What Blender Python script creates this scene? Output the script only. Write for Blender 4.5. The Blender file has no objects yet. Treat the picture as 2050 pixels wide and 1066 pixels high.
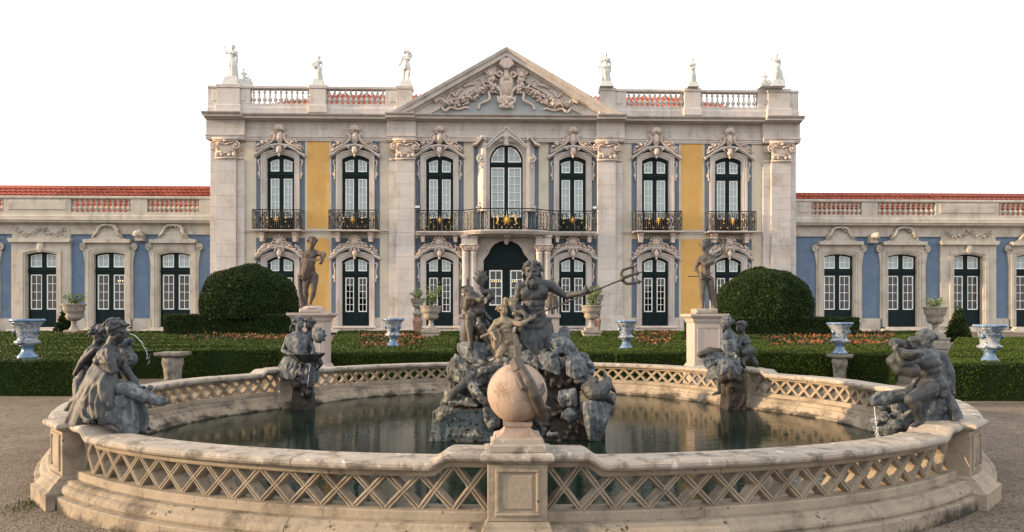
import bpy, math, random
import numpy as np
from mathutils import Vector, Matrix
from math import sin, cos, pi, radians, sqrt

# ------------------------------------------------------------------ camera, sky, sun, exposure
scene = bpy.context.scene
COL = scene.collection
F = 1406.0                                   # focal length in pixels of the 2050 px wide photograph
HZ, CXP = 637.0, 1025.0                      # horizon row, centre column
EYE = 1.65
YAW = radians(1.5)
CAMX = -0.72
cam_d = bpy.data.cameras.new('camera')
cam = bpy.data.objects.new('camera', cam_d); COL.objects.link(cam)
cam.location = (CAMX, 0, EYE)
cam.rotation_euler = (pi/2, 0, -YAW)
cam_d.sensor_width = 36
cam_d.lens = 36*F/2050
cam_d.shift_y = (HZ-533)/2050
cam_d.clip_start = .05; cam_d.clip_end = 5000
scene.camera = cam

SUN_EL, SUN_AZ = radians(11), radians(-94.5)     # azimuth from +Y (facade direction), negative = left
world = bpy.data.worlds.new('World'); scene.world = world
world.use_nodes = True
wn = world.node_tree.nodes; wl = world.node_tree.links
bg = wn['Background']; bg.inputs['Strength'].default_value = 0.12
sky = wn.new('ShaderNodeTexSky'); sky.sky_type = 'NISHITA'
sky.sun_disc = False; sky.sun_elevation = SUN_EL; sky.sun_rotation = SUN_AZ
sky.air_density = 1.0; sky.dust_density = 3.0; sky.ozone_density = 1.0
# bright thin haze over the whole sky: the clear-sky colours mixed into an even white veil
hz_ = wn.new('ShaderNodeMix'); hz_.data_type = 'RGBA'; hz_.inputs[0].default_value = .80; hz_.inputs[7].default_value = (10.2, 10.05, 9.9, 1)
wl.new(sky.outputs[0], hz_.inputs[6]); wl.new(hz_.outputs[2], bg.inputs[0])
sd = bpy.data.lights.new('sun', 'SUN'); sd.energy = 4.6; sd.angle = radians(.6); sd.color = (1, .70, .40)
sun = bpy.data.objects.new('sun', sd); COL.objects.link(sun)
sdir = Vector((sin(SUN_AZ)*cos(SUN_EL), cos(SUN_AZ)*cos(SUN_EL), sin(SUN_EL)))
sun.rotation_euler = sdir.to_track_quat('Z', 'Y').to_euler(); sun.location = (-30, 10, 20)
scene.view_settings.view_transform = 'Standard'
scene.view_settings.look = 'None'
scene.view_settings.exposure = 0.86
scene.view_settings.gamma = 1
scene.view_settings.use_curve_mapping = False
scene.render.engine = 'CYCLES'
scene.cycles.max_bounces = 6; scene.cycles.diffuse_bounces = 4; scene.cycles.glossy_bounces = 3
scene.cycles.transmission_bounces = 4; scene.cycles.transparent_max_bounces = 6

rnd = random.Random(7)
nr = np.random.RandomState(3)

# ------------------------------------------------------------------ mesh helpers
class MB:
    """collects shapes and links them as one mesh object"""
    def __init__(s): s.v = []; s.f = []; s.n = 0
    def add(s, V, Fs):
        V = np.asarray(V, dtype=float).reshape(-1, 3); n = s.n
        s.v.append(V); s.f += [tuple(i+n for i in f) for f in Fs]; s.n += len(V); return s
    def merge(s, o, loc=(0, 0, 0)):
        for V in o.v: pass
        if o.v: s.add(np.vstack(o.v)+np.array(loc, float), o.f)
        return s
    def box(s, x0, x1, y0, y1, z0, z1):
        if x0 > x1: x0, x1 = x1, x0
        V = [(x0,y0,z0),(x1,y0,z0),(x1,y1,z0),(x0,y1,z0),(x0,y0,z1),(x1,y0,z1),(x1,y1,z1),(x0,y1,z1)]
        return s.add(V, [(3,2,1,0),(4,5,6,7),(0,1,5,4),(1,2,6,5),(2,3,7,6),(3,0,4,7)])
    def cbox(s, x0, x1, y0, y1, z0, z1, c=.01):
        """box with its four front edges (towards -y) chamfered"""
        if x0 > x1: x0, x1 = x1, x0
        V = [(x0,y1,z0),(x1,y1,z0),(x1,y1,z1),(x0,y1,z1),(x0,y0+c,z0),(x1,y0+c,z0),(x1,y0+c,z1),(x0,y0+c,z1),
             (x0+c,y0,z0+c),(x1-c,y0,z0+c),(x1-c,y0,z1-c),(x0+c,y0,z1-c)]
        return s.add(V, [(0,1,2,3)[::-1],(8,9,10,11),(4,5,9,8),(5,6,10,9),(6,7,11,10),(7,4,8,11),(0,1,5,4),(1,2,6,5),(2,3,7,6),(3,0,4,7)])
    def ell(s, c, r, basis=None, n=10, m=7):
        if isinstance(r, (int, float)): r = (r, r, r)
        V = [(0,0,-1)]
        for j in range(1, m):
            t = -pi/2+pi*j/m
            for i in range(n):
                a = 2*pi*i/n; V.append((cos(t)*cos(a), cos(t)*sin(a), sin(t)))
        V.append((0,0,1)); V = np.array(V)*np.array(r)
        if basis is not None: V = V @ np.array(basis)
        Fs = [(0, 1+(i+1) % n, 1+i) for i in range(n)]
        for j in range(m-2):
            for i in range(n):
                a = 1+j*n+i; b = 1+j*n+(i+1) % n; Fs.append((a, b, b+n, a+n))
        L = 1+(m-1)*n; o = 1+(m-2)*n
        Fs += [(o+i, o+(i+1) % n, L) for i in range(n)]
        return s.add(V+np.array(c, float), Fs)
    def tube(s, P, R, n=8, flat=1.0, cap=True):
        P = [Vector(p) for p in P]
        if isinstance(R, (int, float)): R = [R]*len(P)
        k = len(P); V = []
        t0 = (P[1]-P[0]).normalized()
        u = t0.cross(Vector((0, 1, 0)))
        if u.length < .1: u = t0.cross(Vector((1, 0, 0)))
        u.normalize()
        for i in range(k):
            t = (P[min(i+1, k-1)]-P[max(i-1, 0)])
            if t.length < 1e-9: t = t0
            t = t.normalized()
            u = (u-t*u.dot(t)); u = u.normalized() if u.length > 1e-6 else t.orthogonal().normalized()
            w = t.cross(u)
            for j in range(n):
                a = 2*pi*j/n
                V.append(P[i]+u*(cos(a)*R[i])+w*(sin(a)*R[i]*flat))
        Fs = [(i*n+j, i*n+(j+1) % n, (i+1)*n+(j+1) % n, (i+1)*n+j) for i in range(k-1) for j in range(n)]
        if cap: Fs += [tuple(range(n))[::-1], tuple((k-1)*n+j for j in range(n))]
        return s.add([tuple(v) for v in V], Fs)
    def cap(s, a, b, ra, rb, n=10):
        s.tube([a, b], [ra, rb], n); s.ell(a, ra, n=n, m=6); s.ell(b, rb, n=n, m=6); return s
    def chain(s, P, R, n=9):
        for i in range(len(P)-1): s.cap(P[i], P[i+1], R[i], R[i+1], n)
        return s
    def lathe(s, prof, c=(0,0,0), n=24, wave=None):
        V = []; k = len(prof)
        for (r, z) in prof:
            for j in range(n):
                a = 2*pi*j/n; rr = r*(1+(wave(a, z) if wave else 0))
                V.append((c[0]+rr*cos(a), c[1]+rr*sin(a), c[2]+z))
        Fs = [(i*n+j, i*n+(j+1) % n, (i+1)*n+(j+1) % n, (i+1)*n+j) for i in range(k-1) for j in range(n)]
        Fs += [tuple(range(n))[::-1], tuple((k-1)*n+j for j in range(n))]
        return s.add(V, Fs)
    def sqlathe(s, prof, c=(0,0,0)):
        """square mouldings: (half width, z)"""
        V = []; k = len(prof)
        for (r, z) in prof:
            V += [(c[0]-r, c[1]-r, c[2]+z), (c[0]+r, c[1]-r, c[2]+z), (c[0]+r, c[1]+r, c[2]+z), (c[0]-r, c[1]+r, c[2]+z)]
        Fs = [(i*4+j, i*4+(j+1) % 4, (i+1)*4+(j+1) % 4, (i+1)*4+j) for i in range(k-1) for j in range(4)]
        Fs += [(3, 2, 1, 0), tuple((k-1)*4+j for j in range(4))]
        return s.add(V, Fs)
    def strip(s, A, B, y0, y1, closed=False):
        """solid strip between two outlines A and B in the xz plane, from y0 (front) to y1"""
        k = len(A)
        V = [(x, y0, z) for x, z in A]+[(x, y0, z) for x, z in B]+[(x, y1, z) for x, z in A]+[(x, y1, z) for x, z in B]
        Fs = []
        for i in range(k if closed else k-1):
            j = (i+1) % k
            Fs += [(i, j, k+j, k+i), (2*k+i, 2*k+j, j, i), (k+i, k+j, 3*k+j, 3*k+i), (2*k+j, 2*k+i, 3*k+i, 3*k+j)]
        if not closed: Fs += [(0, k, 3*k, 2*k), (k-1, 3*k-1, 4*k-1, 2*k-1)]
        return s.add(V, Fs)
    def prism(s, O, y0, y1):
        k = len(O)
        V = [(x, y0, z) for x, z in O]+[(x, y1, z) for x, z in O]
        Fs = [tuple(range(k)), tuple(range(2*k-1, k-1, -1))]+[(j, i, k+i, k+j) for i in range(k) for j in [(i+1) % k]]
        return s.add(V, Fs)
    def profx(s, prof, x0, x1):
        """profile of (y,z) points swept along x, ends capped"""
        k = len(prof)
        V = [(x0, y, z) for y, z in prof]+[(x1, y, z) for y, z in prof]
        Fs = [(i, (i+1) % k, k+(i+1) % k, k+i) for i in range(k)]+[tuple(range(k))[::-1], tuple(range(k, 2*k))]
        return s.add(V, Fs)
    def np(s): return np.vstack(s.v) if s.v else np.zeros((0, 3))

def mesh_from(V, Fs, name, m=None, smooth=False, fix=True):
    me = bpy.data.meshes.new(name)
    me.from_pydata([tuple(v) for v in V.tolist()] if hasattr(V, 'tolist') else V, [], Fs)
    if fix:
        import bmesh
        bm = bmesh.new(); bm.from_mesh(me); bmesh.ops.recalc_face_normals(bm, faces=bm.faces); bm.to_mesh(me); bm.free()
    if m is not None: me.materials.append(m)
    if smooth: me.polygons.foreach_set('use_smooth', [True]*len(me.polygons))
    me.update(); return me

W = {}                                        # world position of every parent that is not turned
def tag(o, label=None, cat=None, group=None, kind=None):
    if label: o['label'] = label
    if cat: o['category'] = cat
    if group: o['group'] = group
    if kind: o['kind'] = kind
    return o
def empty(name, loc, label=None, cat=None, group=None):
    o = bpy.data.objects.new(name, None); COL.objects.link(o); o.location = loc; W[o.name] = Vector(loc)
    o.empty_display_size = .2
    return tag(o, label, cat, group)
def inst(name, me, parent=None, loc=(0,0,0), rot=(0,0,0)):
    """loc is in world space; the mesh is shared"""
    o = bpy.data.objects.new(name, me); COL.objects.link(o)
    o.rotation_euler = rot; W[o.name] = Vector(loc)
    if parent: o.parent = parent; o.location = Vector(loc)-W[parent.name]
    else: o.location = loc
    return o
def mk(name, mb, m, parent=None, smooth=False, fix=True, **kw):
    """mesh given in world coordinates, its origin set at the middle of its base"""
    V = mb.np(); lo = V.min(0); hi = V.max(0); o0 = np.array([(lo[0]+hi[0])/2, (lo[1]+hi[1])/2, lo[2]])
    me = mesh_from(V-o0, mb.f, name, m, smooth, fix)
    return tag(inst(name, me, parent, tuple(o0)), **kw)
def autosmooth(me, ang=35):
    try: me.set_sharp_from_angle(angle=radians(ang)); 
    except Exception: pass

def Q(z0):
    """point seen at photo pixel (px,py) at depth z0+d along the view"""
    def q(px, py, d=0.0):
        z = z0+d; u = (px-CXP)/F*z; h = EYE+(HZ-py)/F*z
        return Vector((CAMX+u*cos(YAW)+z*sin(YAW), -u*sin(YAW)+z*cos(YAW), h))
    q.s = z0/F
    return q

# ------------------------------------------------------------------ materials
def newmat(name):
    m = bpy.data.materials.new(name); m.use_nodes = True
    nt = m.node_tree; p = nt.nodes['Principled BSDF']
    return m, nt, p
def N(nt, t, **kw):
    n = nt.nodes.new(t)
    for k, v in kw.items(): setattr(n, k, v)
    return n
def noise(nt, vec, scale, detail=4, rough=.6, dist=0.0):
    n = N(nt, 'ShaderNodeTexNoise'); n.inputs['Scale'].default_value = scale
    n.inputs['Detail'].default_value = detail; n.inputs['Roughness'].default_value = rough
    n.inputs['Distortion'].default_value = dist
    if vec is not None: nt.links.new(vec, n.inputs['Vector'])
    return n.outputs['Fac']
def ramp(nt, fac, a, b, c0=(0,0,0,1), c1=(1,1,1,1)):
    r = N(nt, 'ShaderNodeValToRGB'); e = r.color_ramp.elements
    e[0].position = a; e[1].position = b; e[0].color = c0; e[1].color = c1
    nt.links.new(fac, r.inputs[0]); return r.outputs[0]
def mix(nt, fac, a, b, mode='MIX'):
    n = N(nt, 'ShaderNodeMix', data_type='RGBA', blend_type=mode)
    for i, x in ((6, a), (7, b)):
        if hasattr(x, 'is_output') or hasattr(x, 'links'): nt.links.new(x, n.inputs[i])
        else: n.inputs[i].default_value = (*x, 1) if len(x) == 3 else x
    if hasattr(fac, 'links'): nt.links.new(fac, n.inputs[0])
    else: n.inputs[0].default_value = fac
    return n.outputs[2]
def vscale(nt, vec, s):
    n = N(nt, 'ShaderNodeVectorMath', operation='MULTIPLY'); nt.links.new(vec, n.inputs[0]); n.inputs[1].default_value = s
    return n.outputs[0]
def stone(name, c, c2, nscale=1.5, stain=None, sscale=3, sa=.55, sb=.75, samt=1.0, streak=None, kamt=.6, kscale=1.0,
          bump=.3, bscale=30, bdist=.01, rough=.85, spots=None, pscale=25, pa=.6, pb=.66, objvar=0.0, pit=False, spec=.3, metal=0.0, top=None):
    m, nt, p = newmat(name)
    g = N(nt, 'ShaderNodeNewGeometry'); pos = g.outputs['Position']
    col = mix(nt, ramp(nt, noise(nt, pos, nscale, 5, .65), .3, .7), c, c2)
    if streak:
        v = vscale(nt, pos, (1.6*kscale, 1.6*kscale, .22*kscale))
        col = mix(nt, ramp(nt, noise(nt, v, 1.6, 8, .68), .50, .74, (0,0,0,1), (kamt, kamt, kamt, 1)), col, streak)
    if stain:
        col = mix(nt, ramp(nt, noise(nt, pos, sscale, 9, .68, .4), sa, sb, (0,0,0,1), (samt, samt, samt, 1)), col, stain)
    if spots:
        col = mix(nt, ramp(nt, noise(nt, pos, pscale, 6, .7), pa, pb), col, spots)
    if top:                                    # lime and dust settle on what faces up
        sx = N(nt, 'ShaderNodeSeparateXYZ'); nt.links.new(g.outputs['Normal'], sx.inputs[0])
        mm = N(nt, 'ShaderNodeMath', operation='MULTIPLY'); nt.links.new(ramp(nt, sx.outputs[2], .25, .95), mm.inputs[0])
        nt.links.new(ramp(nt, noise(nt, pos, 9, 6, .7), .38, .62), mm.inputs[1])
        col = mix(nt, mm.outputs[0], col, top)
    col = mix(nt, .22, col, ramp(nt, noise(nt, pos, bscale*1.7, 4, .7), .25, .75, (.25,.25,.25,1), (.75,.75,.75,1)), 'OVERLAY')
    if objvar:
        oi = N(nt, 'ShaderNodeObjectInfo'); a = 1-objvar
        col = mix(nt, 1.0, col, ramp(nt, oi.outputs['Random'], 0, 1, (a, a, a, 1), (1, 1, 1, 1)), 'MULTIPLY')
    nt.links.new(col, p.inputs['Base Color'])
    b = N(nt, 'ShaderNodeBump'); b.inputs['Strength'].default_value = bump; b.inputs['Distance'].default_value = bdist
    nt.links.new(noise(nt, pos, bscale, 8, .7), b.inputs['Height'])
    nt.links.new(b.outputs[0], p.inputs['Normal'])
    p.inputs['Roughness'].default_value = rough; p.inputs['Specular IOR Level'].default_value = spec
    p.inputs['Metallic'].default_value = metal
    return m
def plain(name, c, rough=.5, metal=0, emit=None, es=1, spec=.5):
    m, nt, p = newmat(name)
    p.inputs['Base Color'].default_value = (*c, 1); p.inputs['Roughness'].default_value = rough
    p.inputs['Metallic'].default_value = metal; p.inputs['Specular IOR Level'].default_value = spec
    if emit: p.inputs['Emission Color'].default_value = (*emit, 1); p.inputs['Emission Strength'].default_value = es
    return m

M = {}
M['stone'] = stone('palace_limestone', (.56,.51,.475), (.485,.445,.42), .6, stain=(.30,.23,.17), sscale=.9, sa=.5, sb=.75, samt=.75,
                   streak=(.24,.225,.21), kamt=.6, bump=.25, bscale=14, bdist=.008, objvar=.10)
M['stone_old'] = stone('weathered_wing_limestone', (.47,.42,.35), (.40,.365,.32), .8, stain=(.22,.19,.15), sscale=1.6, sa=.5, sb=.78, samt=.8,
                   streak=(.17,.165,.155), kamt=.6, bump=.4, bscale=14, bdist=.012)
M['carve'] = stone('carved_limestone', (.615,.509,.445), (.488,.408,.360), 3, stain=(.276,.212,.164), sscale=8, sa=.48, sb=.7, samt=.6, bump=.4, bscale=30)
M['plaster'] = stone('cream_plaster', (.55,.485,.39), (.49,.44,.36), .5, stain=(.30,.26,.22), sscale=.8, sa=.5, sb=.75, samt=.7, bump=.12, bscale=20)
M['blue'] = stone('blue_limewash', (.098,.128,.160), (.125,.158,.190), .9, stain=(.172,.207,.265), sscale=1.5, sa=.5, sb=.8, samt=.5, bump=.12, bscale=20,
                  streak=(.071,.098,.149), kamt=.5)
M['bluewing'] = stone('bright_blue_limewash', (.090,.141,.211), (.124,.172,.245), 1.1, stain=(.178,.218,.324), sscale=2.2, sa=.5, sb=.8, samt=.5, bump=.15, bscale=20,
                  streak=(.069,.102,.194), kamt=.5)
M['yellow'] = stone('ochre_limewash', (.60,.345,.10), (.53,.31,.10), .9, stain=(.62,.41,.17), sscale=1.3, sa=.5, sb=.75, samt=.8, streak=(.42,.26,.09), kamt=.55, bump=.1, bscale=20)
M['tymp'] = stone('grey_blue_tympanum_plaster', (.30,.325,.33), (.24,.275,.29), 1.2, stain=(.30,.29,.27), sscale=2.2, sa=.5, sb=.7, samt=.6, bump=.2, bscale=14)
M['white'] = plain('white_window_paint', (.80,.80,.77), .45)
M['green'] = stone('dark_green_joinery', (.0045,.012,.014), (.007,.017,.018), 3, bump=.08, bscale=25, rough=.55, spec=.12)
M['curtain'] = stone('drawn_white_blinds', (.62,.66,.68), (.56,.61,.64), 1.2, bump=.1, bscale=8, rough=.8)
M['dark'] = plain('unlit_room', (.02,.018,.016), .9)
M['iron'] = plain('black_wrought_iron', (.012,.012,.013), .5, .3)
M['gold'] = plain('gilding', (.60,.37,.085), .45, .35)
M['statue'] = stone('white_marble', (.56,.56,.54), (.46,.47,.455), 4, stain=(.25,.25,.23), sscale=7, sa=.5, sb=.72, samt=.6, bump=.3, bscale=30)
M['roof'] = stone('terracotta_tile', (.40,.105,.06), (.30,.075,.05), 2.5, stain=(.20,.06,.05), sscale=3, sa=.48, sb=.7, samt=.7, bump=.3, bscale=20, objvar=.3)
M['basin'] = stone('fountain_limestone', (.325,.268,.203), (.254,.212,.161), 1.6, stain=(.109,.086,.066), sscale=3.2, sa=.49, sb=.70, samt=.85,
                   streak=(.179,.150,.118), kamt=.7, bump=.7, bscale=22, bdist=.014, spots=(.056,.049,.038), pscale=15, pa=.63, pb=.68, objvar=.12)
M['coping'] = stone('worn_coping_limestone', (.351,.299,.246), (.262,.231,.199), 2.2, stain=(.089,.079,.068), sscale=6, sa=.50, sb=.64, samt=.85,
                   bump=.75, bscale=26, bdist=.012, spots=(.525,.493,.451), pscale=9, pa=.58, pb=.68, objvar=.10)
M['globe'] = stone('pink_limestone', (.333,.248,.194), (.270,.207,.167), 3.5, stain=(.153,.108,.081), sscale=7, sa=.50, sb=.64, samt=.8, bump=.8, bscale=30, bdist=.006,
                   spots=(.414,.342,.279), pscale=14, pa=.6, pb=.7)
M['lead'] = stone('weathered_lead', (.019,.021,.026), (.032,.034,.037), 6, stain=(.075,.084,.092), sscale=15, sa=.56, sb=.74, samt=.7, bump=.5, bscale=45, bdist=.006,
                   rough=.62, spec=.5, spots=(.009,.010,.013), pscale=22, pa=.58, pb=.66, streak=(.088,.098,.105), kamt=.55, kscale=6)
M['leadpale'] = stone('limed_lead', (.032,.041,.053), (.060,.072,.084), 7, stain=(.196,.202,.199), sscale=14, sa=.53, sb=.66, samt=.85, bump=.7, bscale=45, bdist=.008,
                   rough=.7, spec=.4, spots=(.018,.025,.032), pscale=26, pa=.57, pb=.62, streak=(.241,.253,.251), kamt=.75, kscale=5)
M['leadbrown'] = stone('bronze_brown_lead', (.029,.023,.018), (.047,.037,.029), 6, stain=(.101,.089,.071), sscale=10, sa=.55, sb=.72, samt=.6, bump=.5, bscale=45, bdist=.006, rough=.55, spec=.5)
M['putto'] = stone('ochre_crusted_lead', (.153,.126,.090), (.234,.194,.140), 9, stain=(.063,.059,.054), sscale=13, sa=.5, sb=.66, samt=.8, bump=.6, bscale=45, bdist=.006, rough=.75)
M['rock'] = stone('limed_rockwork', (.038,.042,.043), (.082,.080,.075), 3, stain=(.269,.257,.226), sscale=5, sa=.51, sb=.62, samt=.9, bump=.9, bscale=22, bdist=.02,
                   rough=.85, spots=(.015,.017,.017), pscale=17, pa=.55, pb=.60)
M['rockdark'] = stone('wet_brown_rockwork', (.017,.013,.011), (.034,.026,.021), 4, stain=(.090,.075,.064), sscale=6, sa=.56, sb=.7, samt=.6, bump=.9, bscale=22, bdist=.02, rough=.6)
M['blockrock'] = stone('algae_stained_block', (.056,.075,.079), (.094,.112,.111), 5, stain=(.135,.139,.120), sscale=8, sa=.5, sb=.7, samt=.7, bump=.8, bscale=28, bdist=.012,
                   spots=(.009,.012,.013), pscale=16, pa=.53, pb=.565)
M['brownstat'] = stone('brown_grey_marble', (.067,.051,.045), (.096,.076,.067), 5, stain=(.035,.030,.028), sscale=7, sa=.5, sb=.7, samt=.7, bump=.3, bscale=30)
M['greystat'] = stone('grey_lichened_marble', (.108,.095,.083), (.076,.068,.061), 5, stain=(.040,.036,.034), sscale=7, sa=.5, sb=.7, samt=.7, bump=.3, bscale=30)
M['pinkped'] = stone('pinkish_pedestal_stone', (.386,.327,.299), (.331,.285,.262), 2, stain=(.221,.175,.138), sscale=4, sa=.56, sb=.75, samt=.7, bump=.3, bscale=25,
                   streak=(.276,.230,.193), kamt=.5)
M['urn'] = stone('lichened_urn_stone', (.320,.276,.232), (.256,.228,.196), 4, stain=(.096,.088,.072), sscale=6, sa=.5, sb=.68, samt=.85, bump=.4, bscale=30)
M['terracotta'] = stone('ornate_terracotta', (.33,.19,.13), (.24,.14,.10), 4, stain=(.11,.08,.07), sscale=9, sa=.5, sb=.7, samt=.7, bump=.4, bscale=40)
M['oldstone'] = stone('blackened_garden_stone', (.16,.145,.125), (.24,.22,.19), 5, stain=(.05,.05,.045), sscale=8, sa=.48, sb=.62, samt=.9, bump=.6, bscale=35, bdist=.012)

def faience():
    m, nt, p = newmat('blue_and_white_faience')
    pos = N(nt, 'ShaderNodeNewGeometry').outputs['Position']
    n = noise(nt, vscale(nt, pos, (1, 1, 1.4)), 6.5, 6, .72, 1.2)
    col = mix(nt, ramp(nt, n, .50, .57), (.27,.29,.31), (.045,.075,.13))
    col = mix(nt, ramp(nt, noise(nt, pos, 15, 5, .7), .56, .63), col, (.04,.09,.24))
    nt.links.new(col, p.inputs['Base Color']); p.inputs['Roughness'].default_value = .22
    return m
M['faience'] = faience()
M['faience_blue'] = stone('blue_faience_glaze', (.05,.11,.22), (.12,.19,.30), 9, stain=(.28,.33,.37), sscale=12, sa=.55, sb=.62, samt=.9, bump=.1, rough=.25, spec=.5)

def leafmat(name, c1, c2, c3, sc=2.0):
    m, nt, p = newmat(name)
    pos = N(nt, 'ShaderNodeNewGeometry').outputs['Position']
    col = mix(nt, ramp(nt, noise(nt, pos, sc, 4, .6), .35, .65), c1, c2)
    col = mix(nt, ramp(nt, noise(nt, pos, 38, 2, .5), .52, .66), col, c3)
    nt.links.new(col, p.inputs['Base Color']); p.inputs['Roughness'].default_value = .55
    p.inputs['Specular IOR Level'].default_value = .12
    return m
M['box'] = leafmat('clipped_box_leaf', (.024,.044,.007), (.040,.064,.009), (.062,.082,.014))
M['yew'] = leafmat('dark_yew_leaf', (.020,.035,.012), (.028,.048,.014), (.044,.060,.019))
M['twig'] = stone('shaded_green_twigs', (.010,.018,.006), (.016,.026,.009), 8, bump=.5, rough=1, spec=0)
M['soil'] = stone('dark_twigs_and_soil', (.020,.020,.012), (.035,.03,.02), 8, bump=.5)
M['bedleaf'] = leafmat('bedding_leaf', (.021,.038,.008), (.035,.048,.013), (.059,.045,.017), 3)
M['flower'] = leafmat('orange_flower', (.312,.074,.043), (.225,.095,.048), (.417,.190,.104), 5)
M['potleaf'] = leafmat('pale_green_pot_leaf', (.10,.15,.05), (.16,.20,.08), (.22,.25,.11), 5)

def gravel():
    m, nt, p = newmat('gravel')
    pos = N(nt, 'ShaderNodeNewGeometry').outputs['Position']
    col = mix(nt, ramp(nt, noise(nt, pos, .9, 7, .7), .38, .62), (.122,.099,.077), (.172,.142,.113))
    col = mix(nt, ramp(nt, noise(nt, pos, 3.2, 6, .65), .56, .72), col, (.075,.062,.052))
    vo = N(nt, 'ShaderNodeTexVoronoi'); vo.inputs['Scale'].default_value = 55; nt.links.new(pos, vo.inputs['Vector'])
    sep = N(nt, 'ShaderNodeSeparateColor'); nt.links.new(vo.outputs['Color'], sep.inputs[0])
    col = mix(nt, .6, col, ramp(nt, sep.outputs[0], .1, .95, (.18,.17,.16,1), (.85,.83,.80,1)), 'OVERLAY')
    nt.links.new(col, p.inputs['Base Color']); p.inputs['Roughness'].default_value = .95
    p.inputs['Specular IOR Level'].default_value = .15
    b = N(nt, 'ShaderNodeBump'); b.inputs['Strength'].default_value = .8; b.inputs['Distance'].default_value = .02
    ad = N(nt, 'ShaderNodeMath', operation='ADD'); nt.links.new(vo.outputs['Distance'], ad.inputs[0])
    nt.links.new(noise(nt, pos, 6, 8, .75), ad.inputs[1])
    nt.links.new(ad.outputs[0], b.inputs['Height']); nt.links.new(b.outputs[0], p.inputs['Normal'])
    return m
M['gravel'] = gravel()
def watermat():
    m, nt, p = newmat('dark_green_water')
    pos = N(nt, 'ShaderNodeNewGeometry').outputs['Position']
    nt.links.new(mix(nt, noise(nt, pos, .8, 3), (.003,.009,.006), (.007,.014,.009)), p.inputs['Base Color'])
    p.inputs['Roughness'].default_value = .03; p.inputs['IOR'].default_value = 1.22
    b = N(nt, 'ShaderNodeBump'); b.inputs['Strength'].default_value = .22; b.inputs['Distance'].default_value = .010
    ad = N(nt, 'ShaderNodeMath', operation='ADD')
    nt.links.new(noise(nt, vscale(nt, pos, (.7, 2.4, 1)), 5.5, 3, .5, .4), ad.inputs[0])
    n2 = N(nt, 'ShaderNodeMath', operation='MULTIPLY'); n2.inputs[1].default_value = .6
    nt.links.new(noise(nt, vscale(nt, pos, (1, 2.2, 1)), 2.0, 3, .5), n2.inputs[0]); nt.links.new(n2.outputs[0], ad.inputs[1])
    nt.links.new(ad.outputs[0], b.inputs['Height']); nt.links.new(b.outputs[0], p.inputs['Normal'])
    return m
M['water'] = watermat()
M['jet'] = plain('falling_water', (.50,.54,.56), .15)
def glassmat():
    m, nt, p = newmat('window_glass')
    out = nt.nodes['Material Output']
    t = N(nt, 'ShaderNodeBsdfTransparent'); t.inputs[0].default_value = (.85,.88,.88,1)
    g = N(nt, 'ShaderNodeBsdfGlossy'); g.inputs['Roughness'].default_value = .04
    b = N(nt, 'ShaderNodeBump'); b.inputs['Strength'].default_value = .12; b.inputs['Distance'].default_value = .02
    nt.links.new(noise(nt, N(nt, 'ShaderNodeNewGeometry').outputs['Position'], 3, 3), b.inputs['Height']); nt.links.new(b.outputs[0], g.inputs['Normal'])
    mx = N(nt, 'ShaderNodeMixShader'); mx.inputs[0].default_value = .035
    nt.links.new(t.outputs[0], mx.inputs[1]); nt.links.new(g.outputs[0], mx.inputs[2]); nt.links.new(mx.outputs[0], out.inputs[0])
    return m
M['glass'] = glassmat()
M['lamp'] = plain('lit_bulb', (1,.75,.4), .5, emit=(1,.62,.25), es=4)

def waterline(m):
    nt = m.node_tree; p = nt.nodes['Principled BSDF']; old = p.inputs['Base Color'].links[0].from_socket
    pos = N(nt, 'ShaderNodeNewGeometry').outputs['Position']; sx = N(nt, 'ShaderNodeSeparateXYZ'); nt.links.new(pos, sx.inputs[0])
    ad = N(nt, 'ShaderNodeMath', operation='MULTIPLY_ADD'); nt.links.new(noise(nt, pos, 2.2, 7, .7), ad.inputs[0]); ad.inputs[1].default_value = -.55; nt.links.new(sx.outputs[2], ad.inputs[2])
    a2 = N(nt, 'ShaderNodeMath', operation='ADD'); nt.links.new(ad.outputs[0], a2.inputs[0]); a2.inputs[1].default_value = .5
    nt.links.new(mix(nt, ramp(nt, a2.outputs[0], .22, .31), (.035,.030,.022), old), p.inputs['Base Color'])
M['basinbase'] = stone('stained_base_limestone', (.354,.292,.221), (.277,.231,.176), 1.6, stain=(.102,.082,.061), sscale=3.6, sa=.48, sb=.66, samt=.9,
                   streak=(.195,.163,.128), kamt=.7, bump=.9, bscale=18, bdist=.02, spots=(.051,.044,.035), pscale=12, pa=.61, pb=.66, objvar=.16)
waterline(M['basinbase'])
# ------------------------------------------------------------------ palace (facade plane y = 40, x = 0 on its axis)
S = 40/F
def H(py, Y=40.0): return EYE+(HZ-py)*Y/F
def px(o, Y=40.0): return o*Y/F
YW = 40.0
palace = empty('palace', (0, 40, .9), 'rococo palace of pale stone with pediment, blue and ochre panels and low tiled wings', 'palace')
def pal(name, mb, m, parent=None, **kw): return mk(name, mb, m, parent or palace, **kw)

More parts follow.
